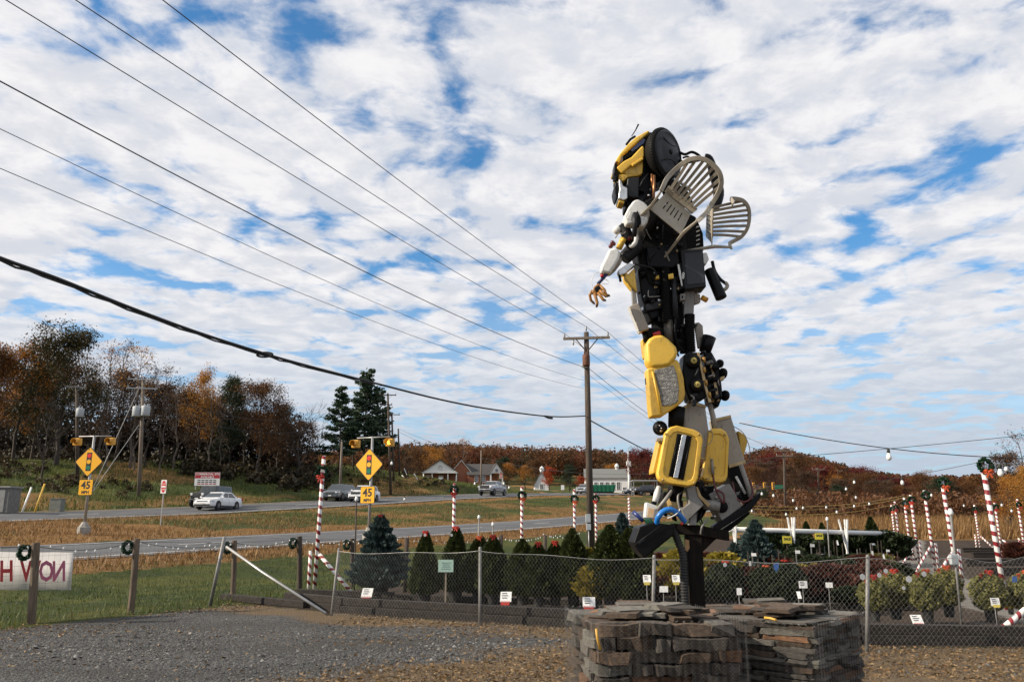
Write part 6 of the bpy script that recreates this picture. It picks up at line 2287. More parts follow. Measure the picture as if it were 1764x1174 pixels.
# second rank that closes the wood
rr = random.Random(5)
for i in range(22):
    px = -60 + i * 27 + rr.uniform(-8, 8)
    top = np.interp(px, [-60, 80, 200, 300, 400, 540], [625, 620, 640, 680, 690, 740]) + rr.uniform(-8, 14)
    tree(rr.choice(['low', 'thin', 'low', 'rust']), px, 112 + rr.uniform(-3, 6), top, 'dim tree in the second rank of the wood', LW + ', second rank', 1.15)
for px, d, top, lab, w in ((580, 118, 662, 'shorter left pine of the tall pine group', .95), (622, 122, 634, 'tallest pine in the middle of the pine group', 1.0), (648, 128, 672, 'right pine of the pine group, behind the poles', .9), (604, 130, 700, 'low pine at the back of the pine group', 1.0)):
    tree('pine', px, d, top, lab, 'pines beyond the far road', w)

# brush at the foot of the wood and along the far bank
BRUSH = leaf_mat('brush_leaf', [(.012, .013, .006), (.03, .026, .012), (.06, .045, .02), (.10, .06, .025)], 0.0, .25)


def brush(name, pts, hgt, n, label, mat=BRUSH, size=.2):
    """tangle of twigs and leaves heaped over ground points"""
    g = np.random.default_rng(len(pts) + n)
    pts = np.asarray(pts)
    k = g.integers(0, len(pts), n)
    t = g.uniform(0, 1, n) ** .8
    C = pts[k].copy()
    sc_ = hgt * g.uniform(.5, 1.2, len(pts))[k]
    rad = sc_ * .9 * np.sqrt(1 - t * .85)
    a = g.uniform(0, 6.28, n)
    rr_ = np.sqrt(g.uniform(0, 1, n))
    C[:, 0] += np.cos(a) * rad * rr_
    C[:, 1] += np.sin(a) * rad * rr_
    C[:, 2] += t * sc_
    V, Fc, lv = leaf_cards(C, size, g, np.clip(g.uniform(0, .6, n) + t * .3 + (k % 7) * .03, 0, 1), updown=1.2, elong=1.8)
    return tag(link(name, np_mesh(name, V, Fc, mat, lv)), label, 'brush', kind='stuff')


pts = []
for i in range(150):
    px = rr.uniform(-90, 560)
    d = rr.uniform(94, 120)
    v = G(px, d)
    pts.append((v.x, v.y, v.z - .2))
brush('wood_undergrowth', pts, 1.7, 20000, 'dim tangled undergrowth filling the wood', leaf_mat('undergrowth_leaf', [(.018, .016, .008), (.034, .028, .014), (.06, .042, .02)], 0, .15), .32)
pts = []
for i in range(170):
    px = rr.uniform(-110, 500)
    v = G(px, rr.uniform(112, 128))
    pts.append((v.x, v.y, v.z - .2))
brush('wood_interior', pts, 7.2, 34000, 'dark twiggy depth of the wood behind the tree trunks', leaf_mat('shaded_interior_leaf', [(.008, .007, .005), (.016, .012, .008), (.03, .019, .011)], 0, .1), .30)  # near-black leaf colours carry the shade deep in the wood
pts = []
for i in range(60):
    px = rr.uniform(-60, 250)
    d = rr.uniform(70, 82)
    v = G(px, d)
    if qf(v.x, v.y)[0] > 37:
        pts.append((v.x, v.y, v.z - .1))
for i in range(40):
    v = G(rr.uniform(560, 770), rr.uniform(108, 140))
    if qf(v.x, v.y)[0] > 38:
        pts.append((v.x, v.y, v.z - .1))
for i in range(25):
    v = G(rr.uniform(420, 580), rr.uniform(98, 112))
    if qf(v.x, v.y)[0] > 40:
        pts.append((v.x, v.y, v.z - .1))
brush('bank_brush', pts, .85, 9000, 'low dark brush along the bank of the far road', size=.15)

# trees round the church and houses
MT = 'trees round the houses'
for k, px, d, top, lab, w in (('red', 1112, 165, 774, 'big dark red tree right of the white church', 1.15), ('scarlet', 947, 175, 806, 'bright scarlet tree beside the small white house', 1.0), ('scarlet', 1003, 185, 822, 'low scarlet tree left of the white church', 1.4),
                              ('orange', 874, 190, 796, 'orange tree right of the brick building', 1.2), ('orange', 905, 195, 800, 'second orange tree right of the brick building', 1.2), ('rust', 925, 215, 790, 'rust tree behind the small white house', 1.1),
                              ('green', 982, 180, 798, 'dark evergreen left of the tall utility pole', 1.1), ('green', 868, 240, 784, 'dark evergreen up the hill behind the brick building', 1.0), ('orange', 1055, 240, 798, 'orange tree behind the white church roof', 1.2),
                              ('rust', 715, 200, 770, 'rust coloured tree left of the brick building', 1.1), ('orange', 745, 230, 768, 'orange tree behind the brick building porch', 1.2), ('bare', 795, 240, 752, 'tall bare tree behind the brick building', 1.2),
                              ('brown', 700, 170, 785, 'brown tree beside the right poles of the pine group', 1.1), ('bare', 775, 250, 760, 'slim bare tree behind the brick building', .9), ('orange', 555, 150, 780, 'yellow-orange tree seen left of the pines', 1.2),
                              ('rust', 535, 160, 775, 'rust tree between the wood and the pines', 1.1)):
    tree(k, px, d, top, lab, MT, w)
# treeline behind the nursery
RT = 'autumn treeline behind the nursery'
rows = [('rust', 1300, 150, 800), ('brown', 1322, 160, 792), ('red', 1338, 185, 782), ('brown', 1362, 150, 800), ('rust', 1385, 190, 780), ('brown', 1398, 145, 810), ('red', 1425, 175, 803), ('orange', 1440, 200, 806), ('brown', 1452, 150, 822),
        ('rust', 1475, 180, 812), ('green', 1446, 140, 832), ('rust', 1497, 160, 812), ('red', 1492, 190, 806), ('brown', 1515, 150, 824), ('brown', 1535, 165, 826), ('rust', 1552, 150, 834), ('red', 1545, 190, 822), ('brown', 1572, 150, 836),
        ('rust', 1592, 140, 812), ('bare', 1606, 150, 806), ('green', 1632, 135, 818), ('brown', 1612, 160, 830), ('brown', 1650, 140, 834), ('rust', 1676, 135, 826), ('brown', 1698, 130, 836), ('brown', 1660, 120, 856), ('rust', 1712, 150, 830),
        ('brown', 1590, 115, 858), ('brown', 1620, 118, 866), ('brown', 1545, 118, 868), ('brown', 1480, 118, 862), ('green', 1318, 110, 838), ('brown', 1360, 118, 860), ('brown', 1420, 120, 862), ('brown', 1690, 105, 868)]
side = {'rust': 'rust coloured', 'brown': 'brown', 'red': 'dark red', 'orange': 'orange', 'green': 'dark green', 'bare': 'bare'}
for i, (k, px, d, top) in enumerate(rows):
    where = ('near the double-armed utility pole' if px < 1420 else 'behind the white rail' if px < 1545 else 'behind the right-hand striped posts' if px < 1660 else 'behind the tallest striped post')
    rank = 'front' if d < 125 else 'middle' if d < 160 else 'back'
    tree(k, px, d, top, f'{side[k]} {rank} rank treeline tree {where}', RT, 1.25)
tree('bare', 1772, 72, 738, 'tall purple-brown bare tree at the right edge', RT, 1.1)
tree('brown', 1745, 84, 775, 'half bare brown tree at the right edge', RT, .9)
tree('orange', 1742, 66, 818, 'golden orange tree low at the right edge', RT, 1.0)
tree('orange', 1778, 60, 800, 'golden orange tree cut off by the right edge', RT, .9)
pts = []
for i in range(120):
    v = G(rr.uniform(1290, 1790), rr.uniform(98, 135))
    pts.append((v.x, v.y, v.z - .2))
brush('treeline_brush', pts, 3.2, 17000, 'rust brown brush at the foot of the right treeline', leaf_mat('rust_brush', [(.05, .026, .013), (.10, .046, .02), (.16, .07, .03)], 0, .25), .28)

# wooded hill behind everything: one mass
g = np.random.default_rng(77)
Cs, Ls = [], []
for i in range(1150):
    px = g.uniform(430, 1800)
    d = g.uniform(270, 460)
    X = P(px, 900, d).x
    z = Hs(X, d)
    hh = g.uniform(11, 16)
    if px > 1150:
        d = g.uniform(240, 420)
        X = P(px, 900, d).x
        z = Hs(X, d)
        lim = P(px, np.interp(px, [1150, 1300, 1340, 1420, 1500, 1600, 1764], [790, 780, 768, 790, 812, 822, 815]), d).z
        hh = min(hh, lim - z)
    else:
        lim = P(px, np.interp(px, [430, 680, 800, 900, 1000, 1150], [790, 765, 764, 768, 772, 785]) + g.uniform(-3, 8), d).z
        hh = min(hh, lim - z)
    if hh < 5:
        continue
    n = 270
    a = g.normal(size=(n, 3))
    a /= np.linalg.norm(a, axis=1, keepdims=True)
    rr_ = g.uniform(.6, 1.05, n)[:, None]
    R = np.array([hh * .30, hh * .30, hh * .40])
    C = a * rr_ * R * (1 + .18 * np.sin(a[:, :1] * 5 + i)) + np.array([X, d, z + hh * .6])
    Cs.append(C)
    base_t = g.choice([.08, .25, .42, .55, .7, .85, .97], p=[.1, .2, .2, .2, .14, .1, .06])
    Ls.append(np.clip(base_t + g.uniform(-.04, .04, n), 0, 1))
C = np.concatenate(Cs)
HILL = leaf_mat('hill_leaf', [(.026, .034, .016), (.06, .04, .02), (.095, .047, .021), (.14, .056, .021), (.115, .029, .018), (.20, .10, .032)], 0, .5)
V, Fc, lv = leaf_cards(C, .72, g, np.concatenate(Ls))
tag(link('hillside_wood', np_mesh('hillside_wood', V, Fc, HILL, lv)), 'autumn wood covering the far hillside', 'wood', kind='stuff')

# ------------------------------------------------------------------ nursery stock
POTM = pm('nursery_pot', (0.012, 0.012, 0.012), (0.02, 0.02, 0.02), 5, .6)
L_ARB = leaf_mat('arborvitae_leaf', [(.016, .026, .008), (.034, .048, .013), (.06, .072, .02), (.10, .095, .028)], .2, .2)
L_SPR = leaf_mat('spruce_needle', [(.030, .050, .046), (.055, .085, .08), (.09, .13, .125)], .15, .15)
L_BOX = leaf_mat('holly_leaf', [(.010, .018, .007), (.02, .031, .011), (.034, .046, .017)], .2, .2)
L_VAR = leaf_mat('variegated_leaf', [(.05, .06, .02), (.14, .14, .045), (.28, .26, .09), (.42, .38, .16)], .15, .25)
L_REDS = leaf_mat('nandina_leaf', [(.03, .013, .011), (.06, .022, .016), (.11, .036, .022), (.075, .045, .022)], .3, .3)
L_YEL = leaf_mat('gold_leaf', [(.13, .115, .018), (.28, .22, .03), (.45, .34, .045)], .2, .3)
L_LIME = leaf_mat('lime_leaf', [(.07, .075, .015), (.13, .13, .03), (.20, .18, .045)], .2, .3)


def cone_plant(seed, h, R, prof, leaf, n, size, layered=0, pot=.2, elong=1.7, loose=False):
    g = np.random.default_rng(seed)
    t = g.uniform(0, 1, n) ** .85
    a = g.uniform(0, 2 * math.pi, n)
    lump = 1 + .13 * np.sin(a * 3 + t * 9 + seed) + .10 * np.sin(a * 7 - t * 17 + seed * 2) + .06 * np.sin(a * 13 + t * 31)
    if layered:
        lump *= 1 + .20 * np.sin(t * layered * 2 * math.pi + a * 1.0) + .16 * np.sin(a * 11 + np.floor(t * layered) * 2.1)
    rad = prof(t) * R * lump * (1 - .38 * g.uniform(0, 1, n) ** 2.2)
    C = np.stack([np.cos(a) * rad, np.sin(a) * rad, pot + t * (h - pot)], -1)
    dirs = np.stack([np.cos(a), np.sin(a), np.full(n, .75)], -1)
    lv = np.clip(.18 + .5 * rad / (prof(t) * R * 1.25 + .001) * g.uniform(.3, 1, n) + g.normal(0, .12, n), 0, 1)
    V, Fc, lvv = leaf_cards(C, size, g, lv, dirs=None if loose else dirs, elong=elong)
    cm = np_mesh('foliage', V, Fc, leaf, lvv)
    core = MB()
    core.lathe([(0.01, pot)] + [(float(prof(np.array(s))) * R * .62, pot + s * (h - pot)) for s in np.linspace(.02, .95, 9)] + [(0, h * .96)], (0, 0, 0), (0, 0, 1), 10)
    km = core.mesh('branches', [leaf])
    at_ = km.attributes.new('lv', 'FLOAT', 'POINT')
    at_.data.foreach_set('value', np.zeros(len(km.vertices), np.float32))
    pm_ = MB().lathe([(R * .30, 0), (R * .36, pot * .9), (R * .38, pot), (R * .33, pot), (0, pot * .95)], (0, 0, 0), (0, 0, 1), 14).mesh('pot', [POTM])
    return cm, km, pm_, h


def pf_cone(t):
    return np.clip((1 - t) ** .8 * (.55 + .45 * np.clip(t / .12, 0, 1)) + .03, .02, 1)


def pf_egg(t):
    return np.sqrt(np.clip(1 - (2 * t - .85) ** 2 / 1.35, .02, 1))


def pf_barrel(t):
    return np.clip((1 - np.abs(2 * t - .9) ** 3.0 * .75), .12, 1)


def pf_col(t):
    return np.clip((1 - t ** 2.9) * (.7 + .3 * np.clip(t / .2, 0, 1)), .04, 1)


PV = {
    'arborvitae': [cone_plant(300 + k, 1.5, .40, pf_cone, L_ARB, 7000, .042) for k in range(2)],
    'spruce': [cone_plant(310 + k, 1.7, .62, pf_cone, L_SPR, 9000, .055, 9) for k in range(2)],
    'column': [cone_plant(320 + k, 1.4, .33, pf_col, L_ARB, 6500, .045) for k in range(3)],
    'holly': [cone_plant(330 + k, .95, .40, pf_egg, L_BOX, 6500, .036, elong=1.2, loose=True) for k in range(2)],
    'variegated': [cone_plant(340 + k, .85, .27, pf_barrel, L_VAR, 6000, .030, elong=1.2, loose=True) for k in range(3)],
    'nandina': [cone_plant(350 + k, .55, .45, pf_egg, L_REDS, 2600, .05, elong=1.6, pot=.12) for k in range(3)],
    'gold': [cone_plant(360, .6, .28, pf_egg, L_YEL, 1300, .045, pot=.15)],
    'lime': [cone_plant(365, .6, .5, pf_egg, L_LIME, 3200, .05, pot=.12)],
    'low': [cone_plant(370, .5, .42, pf_egg, L_BOX, 2200, .05, pot=.12)],
}
PNAME = {'arborvitae': 'cone_shrub', 'spruce': 'blue_spruce', 'column': 'columnar_shrub', 'holly': 'holly_shrub', 'variegated': 'variegated_shrub', 'nandina': 'red_leaved_shrub', 'gold': 'golden_shrub', 'lime': 'lime_shrub', 'low': 'low_green_shrub'}
PCNT = {k: 0 for k in PV}


def plant(kind, px, d, top_py, label, group, wide=1.0, z=0.05, width_px=None):
    vs = PV[kind]
    cm, km, pm_, h = vs[PCNT[kind] % len(vs)]
    PCNT[kind] += 1
    g_ = G(px, d)
    top = P(px, top_py, d).z
    s = max(top - g_.z - z, .25) / h
    root = thing(PNAME[kind], (g_.x, d, g_.z + z), label, 'shrub', group, random.uniform(0, 6.28))
    root.scale = (s * wide, s * wide, s)
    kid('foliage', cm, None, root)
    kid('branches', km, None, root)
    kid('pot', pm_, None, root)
    return root, Vector((g_.x, d, top))


def bow(p, label, s=1.0, mat=None, rz=0.0):
    root = thing('bow', p, label, 'bow', 'red bows on the nursery plants', rz)
    o = kid('ribbon', BOWME if random.random() < .6 else BOWMEO, None, root)
    o.scale = (s, s, s)
    return root


FR = 'potted shrubs along the chain link fence'
front = [('spruce', 656, 16.8, 888, 'blue spruce with a red bow, nearest the fence corner', 1.0), ('arborvitae', 734, 15.3, 916, 'cone shrub with a red bow left of the pale green sign', 1.0), ('arborvitae', 786, 15.9, 908, 'cone shrub with a red bow behind the pale green sign', 1.05),
         ('column', 826, 15.6, 925, 'bushy cone shrub right of the pale green sign', 1.25), ('column', 850, 14.8, 923, 'dark columnar shrub behind the second chain link post', 1.05), ('column', 900, 14.6, 929, 'dark shrub first right of the second chain link post', 1.15), ('column', 927, 14.4, 935, 'dark shrub second right of the second chain link post', 1.1),
         ('column', 955, 14.5, 933, 'dark shrub third right of the second chain link post', 1.1), ('column', 986, 14.3, 911, 'tall columnar shrub left of the golden shrub', .95), ('column', 1050, 13.9, 905, 'tall dark shrub right of the golden shrub', 1.15), ('column', 1082, 13.8, 911, 'tall dark shrub beside the black case of the statue', 1.15),
         ('gold', 1021, 14.6, 945, 'golden shrub between the tall dark shrubs', 1.0), ('gold', 1020, 14.0, 975, 'lower golden shrub between the tall dark shrubs', 1.0), ('spruce', 1072, 24, 884, 'small blue spruce beyond the tall dark shrubs', .8),
         ('arborvitae', 832, 18.5, 925, 'small cone shrub behind the fence shrubs', .9), ('column', 1100, 16.5, 918, 'dark shrub behind the black case of the statue', 1.2), ('holly', 1244, 13.6, 968, 'holly with a red bow just right of the statue post', 1.0),
         ('holly', 1312, 13.4, 975, 'middle holly of three right of the statue post', 1.0), ('holly', 1344, 13.3, 966, 'right holly of three with a blue tag', 1.05), ('variegated', 1493, 13.0, 992, 'variegated shrub behind the chain link post', .95), ('variegated', 1528, 13.3, 982, 'darker variegated shrub right of the chain link post', 1.1),
         ('variegated', 1582, 12.9, 982, 'variegated shrub with red bows above the red and white tag', .95), ('variegated', 1618, 13.6, 976, 'variegated shrub behind the thin steel pipe', .95), ('variegated', 1688, 12.9, 984, 'variegated shrub in front of the tallest striped post', 1.05), ('variegated', 1752, 12.8, 984, 'variegated shrub at the right edge', 1.05),
         ('gold', 1722, 14.0, 1015, 'small golden shrub beside the right edge shrub', .7), ('lime', 1402, 15.4, 985, 'lime green low shrub behind the hollies', 1.0), ('nandina', 1448, 14.6, 990, 'red leaved shrub left of the variegated ones', 1.1), ('low', 1455, 13.6, 1010, 'low dark shrub left of the variegated ones', 1.0)]
BOWS = {656, 734, 786, 850, 927, 955, 1244, 1344, 1312, 1493, 1528, 1582, 1618, 1688, 1752, 826}
for kind, px, d, top, lab, w in front:
    d *= 1.13 if px < 1110 else 1.17 if px < 1470 else 1.06
    root, tp = plant(kind, px, d, top, lab, FR, w, .10 if d < 17 else .05)
    if px in BOWS:
        bow(tp + Vector((0, -.08, .0)), 'red bow on the ' + lab.split(' with')[0], (.48 if kind != 'spruce' else .4), rz=random.uniform(-.5, .5))
        if kind == 'variegated':
            bow(tp + Vector((-.16, -.12, -.04)), 'second red bow on the ' + lab.split(' with')[0], .34, rz=.4)

# beds behind: rows of low stock
rr = random.Random(21)
NG = 'low shrubs in the nursery beds'
rowsd = [17.4, 18.6, 20.0, 21.6, 23.6, 26.3, 29.5]
for ri, d in enumerate(rowsd):
    px = 1118 + rr.uniform(0, 20)
    while px < 1540 - ri * 4:
        if not (1170 < px < 1215 and d < 17):
            kind = rr.choices(['nandina', 'low', 'lime', 'holly', 'gold'], [5 if ri < 4 else 2, 3 if ri > 1 else 1, .6, 1.2 if ri > 2 else .2, .25])[0]
            hpx = {'nandina': .62, 'low': .55, 'lime': .55, 'holly': .8, 'gold': .6}[kind] * rr.uniform(.8, 1.15) * 1470 / d
            g0 = 900 + 1.6 * 1440 / d
            plant(kind, px, d + rr.uniform(-.4, .4), g0 - hpx, {'nandina': 'red leaved low shrub', 'low': 'low green shrub', 'lime': 'lime green low shrub', 'holly': 'dark rounded shrub', 'gold': 'small golden shrub'}[kind] + f' in the {("first", "second", "third", "fourth", "fifth", "sixth", "last")[ri]} bed row right of the statue', NG, 1.1, .08)
        px += rr.uniform(.75, 1.35) * 1400 / d * .95
for kind, px, d, top, lab in (('spruce', 1300, 22, 896, 'blue spruce right of the statue legs, before the white rail'), ('spruce', 1288, 24, 915, 'dim spruce beside the statue legs'), ('spruce', 1262, 21, 935, 'low spruce behind the statue post'), ('gold', 1240, 18.5, 952, 'golden plant between the spruce and the statue post'), ('gold', 1172, 17, 948, 'yellow flowers left of the statue post'),
                              ('arborvitae', 1500, 34, 890, 'tall green plant behind the white rail'), ('arborvitae', 1388, 40, 898, 'green plant left part behind the white rail'), ('arborvitae', 1415, 41, 900, 'green plant middle part behind the white rail'), ('nandina', 1747, 36, 934, 'round brown shrub beyond the path at right'),
                              ('low', 1320, 30, 918, 'dark low evergreen at the left end of the white rail'), ('low', 1350, 32, 916, 'dark low evergreen under the white rail'), ('low', 1460, 33, 914, 'dark low evergreen under the right half of the white rail'), ('low', 1515, 33, 915, 'dark low evergreen at the right end of the white rail')):
    plant(kind, px, d, top, lab, 'bigger stock in the nursery beds', 1.0, .05)

# timber edging of the beds
TIMB = pm('landscape_timber', (0.024, 0.018, 0.014), (0.012, 0.0095, 0.008), 5, .95, .6, 20, stretch=(1, 4, 4), rnd=.5)
edge_runs = [([(-6.2, 18.2), (-4.0, 16.6)], 1, 'short timber edging at the left corner of the nursery'), ([(-4.6, 17.2), (-3.2, 16.1), (-.5, 14.7), (2.1, 13.4), (4.9, 12.0), (9.5, 11.6)], 2, 'long double timber edging behind the chain link fence'),
             ([(-5.0, 19.6), (-2.6, 18.6), (1.5, 17.4)], 1, 'second timber edging behind the cone shrubs')]
for d, xa, xb in ((16.3, 2.6, 8.0), (19.6, 3.2, 9.2), (22.0, 3.6, 10.3), (25.0, 4.2, 11.6), (28.6, 5.0, 13.2), (33.0, 6.0, 15.8), (38.0, 7.5, 18.5)):
    edge_runs.append(([(xa, d), (xb, d + .3)], 1, f'timber edging of the bed {d:.0f} paces behind the fence'))
for d, xa, xb in ((27.0, 15.2, 26), (33.0, 17.8, 30), (41.0, 22.5, 36), (46.5, 25, 40)):
    edge_runs.append(([(xa, d), (xb, d + .6)], 2, f'dark stacked timber edging right of the path, {("nearest", "second", "third", "farthest")[(27.0, 33.0, 41.0, 46.5).index(d)]} row'))
ORD = ('first', 'second', 'third', 'fourth', 'fifth', 'sixth', 'seventh')
kk = 0
for pts, hi, lab in edge_runs:
    if 'paces' in lab:
        lab = f'{ORD[kk]} timber bed edging right of the statue, counted from the fence'
        kk += 1
    root = wthing('timber_edging', lab, 'edging', 'timber edgings of the beds')
    for a, b in zip(pts, pts[1:]):
        a, b = Vector((*a, 0)), Vector((*b, 0))
        L = (b - a).length
        n = max(1, round(L / 2.4))
        for lev in range(hi):
            for i in range(n):
                p, q_ = a.lerp(b, i / n), a.lerp(b, (i + 1) / n - .006)
                z0 = Hs(p.x, p.y) + .06 + lev * .135
                nrm = Vector((-(b - a).y, (b - a).x, 0)).normalized() * (rr.uniform(-.02, .02) + lev * .05)
                kid('timber', MB().bar(p + nrm + Vector((0, 0, z0 + rr.uniform(-.01, .01))), q_ + nrm + Vector((0, 0, z0 + rr.uniform(-.012, .012))), .16, .13, up=(0, 0, 1)), TIMB, root, .012)

# price cards, tags and boards
CARD = pm('card_white', (.72, .72, .70), (.66, .66, .64), 5, .5)
CRED = pm('card_red', (.62, .05, .03), (.55, .04, .03), 5, .5)
CYEL = pm('card_yellow', (.58, .46, .08), (.5, .4, .07), 5, .5)


def card(px, py, d, w, h, label, low=None, tilt=-.9, stake=True, rz=0.0):
    p = P(px, py, d)
    root = thing('price_card', (p.x, d, Hs(p.x, d)), label, 'price card', 'price cards on stakes', rz)
    z = p.z - Hs(p.x, d)
    if stake:
        kid('stake', MB().tube([(0, .02, -.05), (0, .02, max(z - h * .3, .06))], .006, 5), GALVD, root)
    R = Matrix.Rotation(tilt, 4, 'X')
    q = [R @ Vector(v) + Vector((0, 0, z)) for v in ((-w / 2, 0, -h / 2), (w / 2, 0, -h / 2), (w / 2 + .01, 0, h / 2), (-w / 2 + .01, 0, h / 2))]
    nrm = R @ Vector((0, .006, 0))
    kid('card', MB().prism(q, nrm), CARD, root, fix=True)
    if low:
        q = [Vector(v) + Vector((0, 0, z)) for v in ((-w * .42, -.02 - h * .28, -h * .62), (w * .30, -.02 - h * .28, -h * .62), (w * .42, -.005 - h * .28, -h * .30), (-w * .45, -.005 - h * .28, -h * .30))]
        kid('flap', MB().prism(q, (0, .006, 0)), low, root, fix=True)
    if w > .12 and h > .1:
        for j in range(3):
            zz_ = h * (.28 - .22 * j)
            q = [R @ Vector(v) + Vector((0, -.004, z + .003)) for v in ((-w * .32, 0, zz_), (w * (.12 + .1 * (j % 2)), 0, zz_), (w * (.12 + .1 * (j % 2)), 0, zz_ + h * .07), (-w * .32, 0, zz_ + h * .07))]
            kid('printed_line', MB().prism(q, (0, .003, 0)), SIGNB, root, fix=True)
    return root


for px, py, d, w, h, lab, low in ((632, 1020, 16.8, .21, .22, 'white and red price card in front of the blue spruce', CRED), (871, 1027, 15.2, .20, .22, 'white and red price card in front of the dark fence shrubs', CRED), (1014, 1036, 14.3, .21, .20, 'white and red price card just above the fieldstone stack', CRED),
                                  (1579, 1066, 12.5, .16, .16, 'white and red price card under the variegated shrubs', CRED), (1714, 1036, 12.6, .13, .12, 'white and yellow card beside the right variegated shrub', CYEL), (1114, 996, 14.4, .13, .16, 'white and yellow card left of the middle chain link post', CYEL),
                                  (1164, 996, 14.6, .13, .16, 'white and yellow card left of the statue post', CYEL), (1143, 1014, 14.0, .14, .10, 'white card low between post and statue', None), (1383, 1006, 14.2, .14, .12, 'white card right of the hollies', None), (1428, 1007, 14.6, .12, .09, 'small white card before the red leaved shrub', None),
                                  (1376, 1024, 13.6, .06, .14, 'narrow white tag low right of the hollies', None), (1115, 981, 15.6, .12, .06, 'thin white card behind the white and yellow one', None), (1366, 981, 16.4, .14, .06, 'flat white card behind the right holly', None), (1273, 1018, 13.6, .08, .11, 'white tag low between the hollies', None)):
    card(px, py, d, w, h, lab, low, -.75 if h > .12 else -.3)
# hang tags on the variegated shrubs
for px, py, d, lab, s in ((1486, 993, 13.2, 'white plastic hang tag on the left variegated shrub', 1), (1515, 990, 13.5, 'grey hang tag on the second variegated shrub', .8), (1526, 983, 13.5, 'round grey hang tag on the second variegated shrub', .8), (1566, 997, 13.1, 'white hang tag left of the middle variegated shrub', 1.1), (1592, 988, 13.2, 'grey hang tag on the middle variegated shrub', .9),
                          (1249, 972, 15.3, 'white hang tag on the holly beside the statue post', .8), (778, 921, 17.4, 'white tag on top of the cone shrub', .6), (732, 921, 16.8, 'white tag under the bow of the left cone shrub', .6), (1557, 1012, 12.9, 'small white tag between the variegated shrubs', .6)):
    p = P(px, py, d)
    o = MB().prism([p + Vector((math.cos(a) * .045 * s, 0, math.sin(a) * .05 * s)) for a in [2 * math.pi * i / 6 + .5 for i in range(6)]], (.0, .006, 0)).build('hang_tag', pm('tag_pale', (.55, .56, .56), (.45, .46, .47), 8, .4), None, 0, None, True)
    tag(o, lab, 'tag', 'hang tags on the shrubs')
o = MB().prism([P(1337 + dx, 973 + dy, 15.0) for dx, dy in ((-4, -4), (4, -5), (5, 4), (0, 12), (-4, 4))], (0, .006, 0)).build('hang_tag', pm('tag_blue', (.03, .10, .32), (.05, .13, .36), 8, .4), None, 0, None, True)
tag(o, 'blue hang tag on the right holly', 'tag', 'hang tags on the shrubs')
o = MB().prism([P(1748 + dx, 997 + dy, 13.1) for dx, dy in ((-4, -5), (4, -5), (4, 5), (-4, 5))], (0, .006, 0)).build('hang_tag', pm('tag_blue', (0, 0, 0)), None, 0, None, True)
tag(o, 'blue hang tag on the right edge shrub', 'tag', 'hang tags on the shrubs')
# pale green notice
p = P(768, 974, 15.6)
root = thing('notice_board', (p.x, 15.6, 0), 'pale green handwritten notice on a stake between the cone shrubs', 'sign')
kid('stake', MB().box((.0, .02, p.z / 2), (.03, .02, p.z)), pm('stake_wood', (.3, .25, .18), (.24, .2, .14), 6, .85), root)
nb = kid('board', MB().box((0, 0, p.z), (.28, .012, .22)), pm('mint_card', (.42, .60, .50), (.38, .55, .46), 3, .6), root)
for j, (w_, zo) in enumerate(((.16, .055), (.12, .02), (.15, -.015), (.17, -.055))):
    kid('written_line', MB().tube([(-w_ / 2 + w_ * i / 9, -.008, p.z + zo + (.006 if i % 2 else -.004)) for i in range(10)], .003, 4), pm('pen_ink', (.05, .14, .15), (.04, .1, .12), 9, .7), nb)
# sale boards
for px, py, d, lab in ((1356, 929, 25, 'yellow sale board on the left crossed stakes'), (1411, 923, 28, 'yellow sale board right of the first one')):
    p = P(px, py, d)
    gz = Hs(p.x, d)
    root = thing('sale_board', (p.x, d, gz), lab, 'sign', 'yellow sale boards')
    kid('stake', MB().box((0, .03, (p.z - gz) / 2), (.04, .03, p.z - gz)), DKPOST, root)
    b_ = kid('board', MB().box((0, 0, p.z - gz), (.27, .015, .21)), pm('sale_yellow', (.66, .56, .05), (.6, .5, .05), 4, .5), root)
    o = kid('lettering', text_mesh('SALE', .095, SIGNB, bold=.004), None, b_)
    o.location = (0, -.011, p.z - gz + .02)
    o.rotation_euler = (math.pi / 2, 0, 0)

# white pipe rail on crossed stakes
WPIPE = pm('white_pipe', (.74, .74, .72), (.66, .66, .64), 5, .4)
root = wthing('white_rail', 'long white pipe rail on crossed white stakes behind the nursery beds', 'rail')
ra, rb_ = P(1255, 911, 28.5), P(1545, 919, 33)
kid('rail', MB().tube([ra, rb_], .085, 12), WPIPE, root)
for px, offs in ((1262, (-4, 3)), (1352, (-5, 0, 4)), (1443, (-8, 0, 4))):
    t = (px - 1255) / 290
    c = ra.lerp(rb_, t)
    gz = Hs(c.x, c.y)
    for i, o_ in enumerate(offs):
        top = Vector((c.x + o_ * .022 + (.02 if o_ == 0 else 0), c.y - .12 - i * .08, c.z + .48))
        bot = Vector((c.x - o_ * .022, c.y - .12 - i * .08, gz - .05))
        kid('stake', MB().bar(bot, top, .075, .05), WPIPE, root, .005)
# label stakes among the back beds
rr = random.Random(8)
k = 0
for i in range(44):
    px = 1268 + i * 6.3 + rr.uniform(-3, 3)
    d = rr.choice([19.3, 21.6, 24.6, 27.8, 31.5])
    g_ = G(px, d)
    root = thing('label_stake', g_, 'thin dark stake with a small white label in the beds before the white rail', 'stake', 'label stakes in the beds')
    h = rr.uniform(.7, 1.15)
    kid('stake', MB().box((0, 0, h / 2), (.022, .022, h)), DKPOST if i % 4 else GALVD, root)
    if rr.random() < .65:
        kid('label', MB().box((.03, -.02, h - rr.choice([.06, .3, .45])), (.11 if i % 3 else .05, .008, .07 if i % 3 else .16), Matrix.Rotation(rr.uniform(-.5, .1), 3, 'X')), CARD, root)
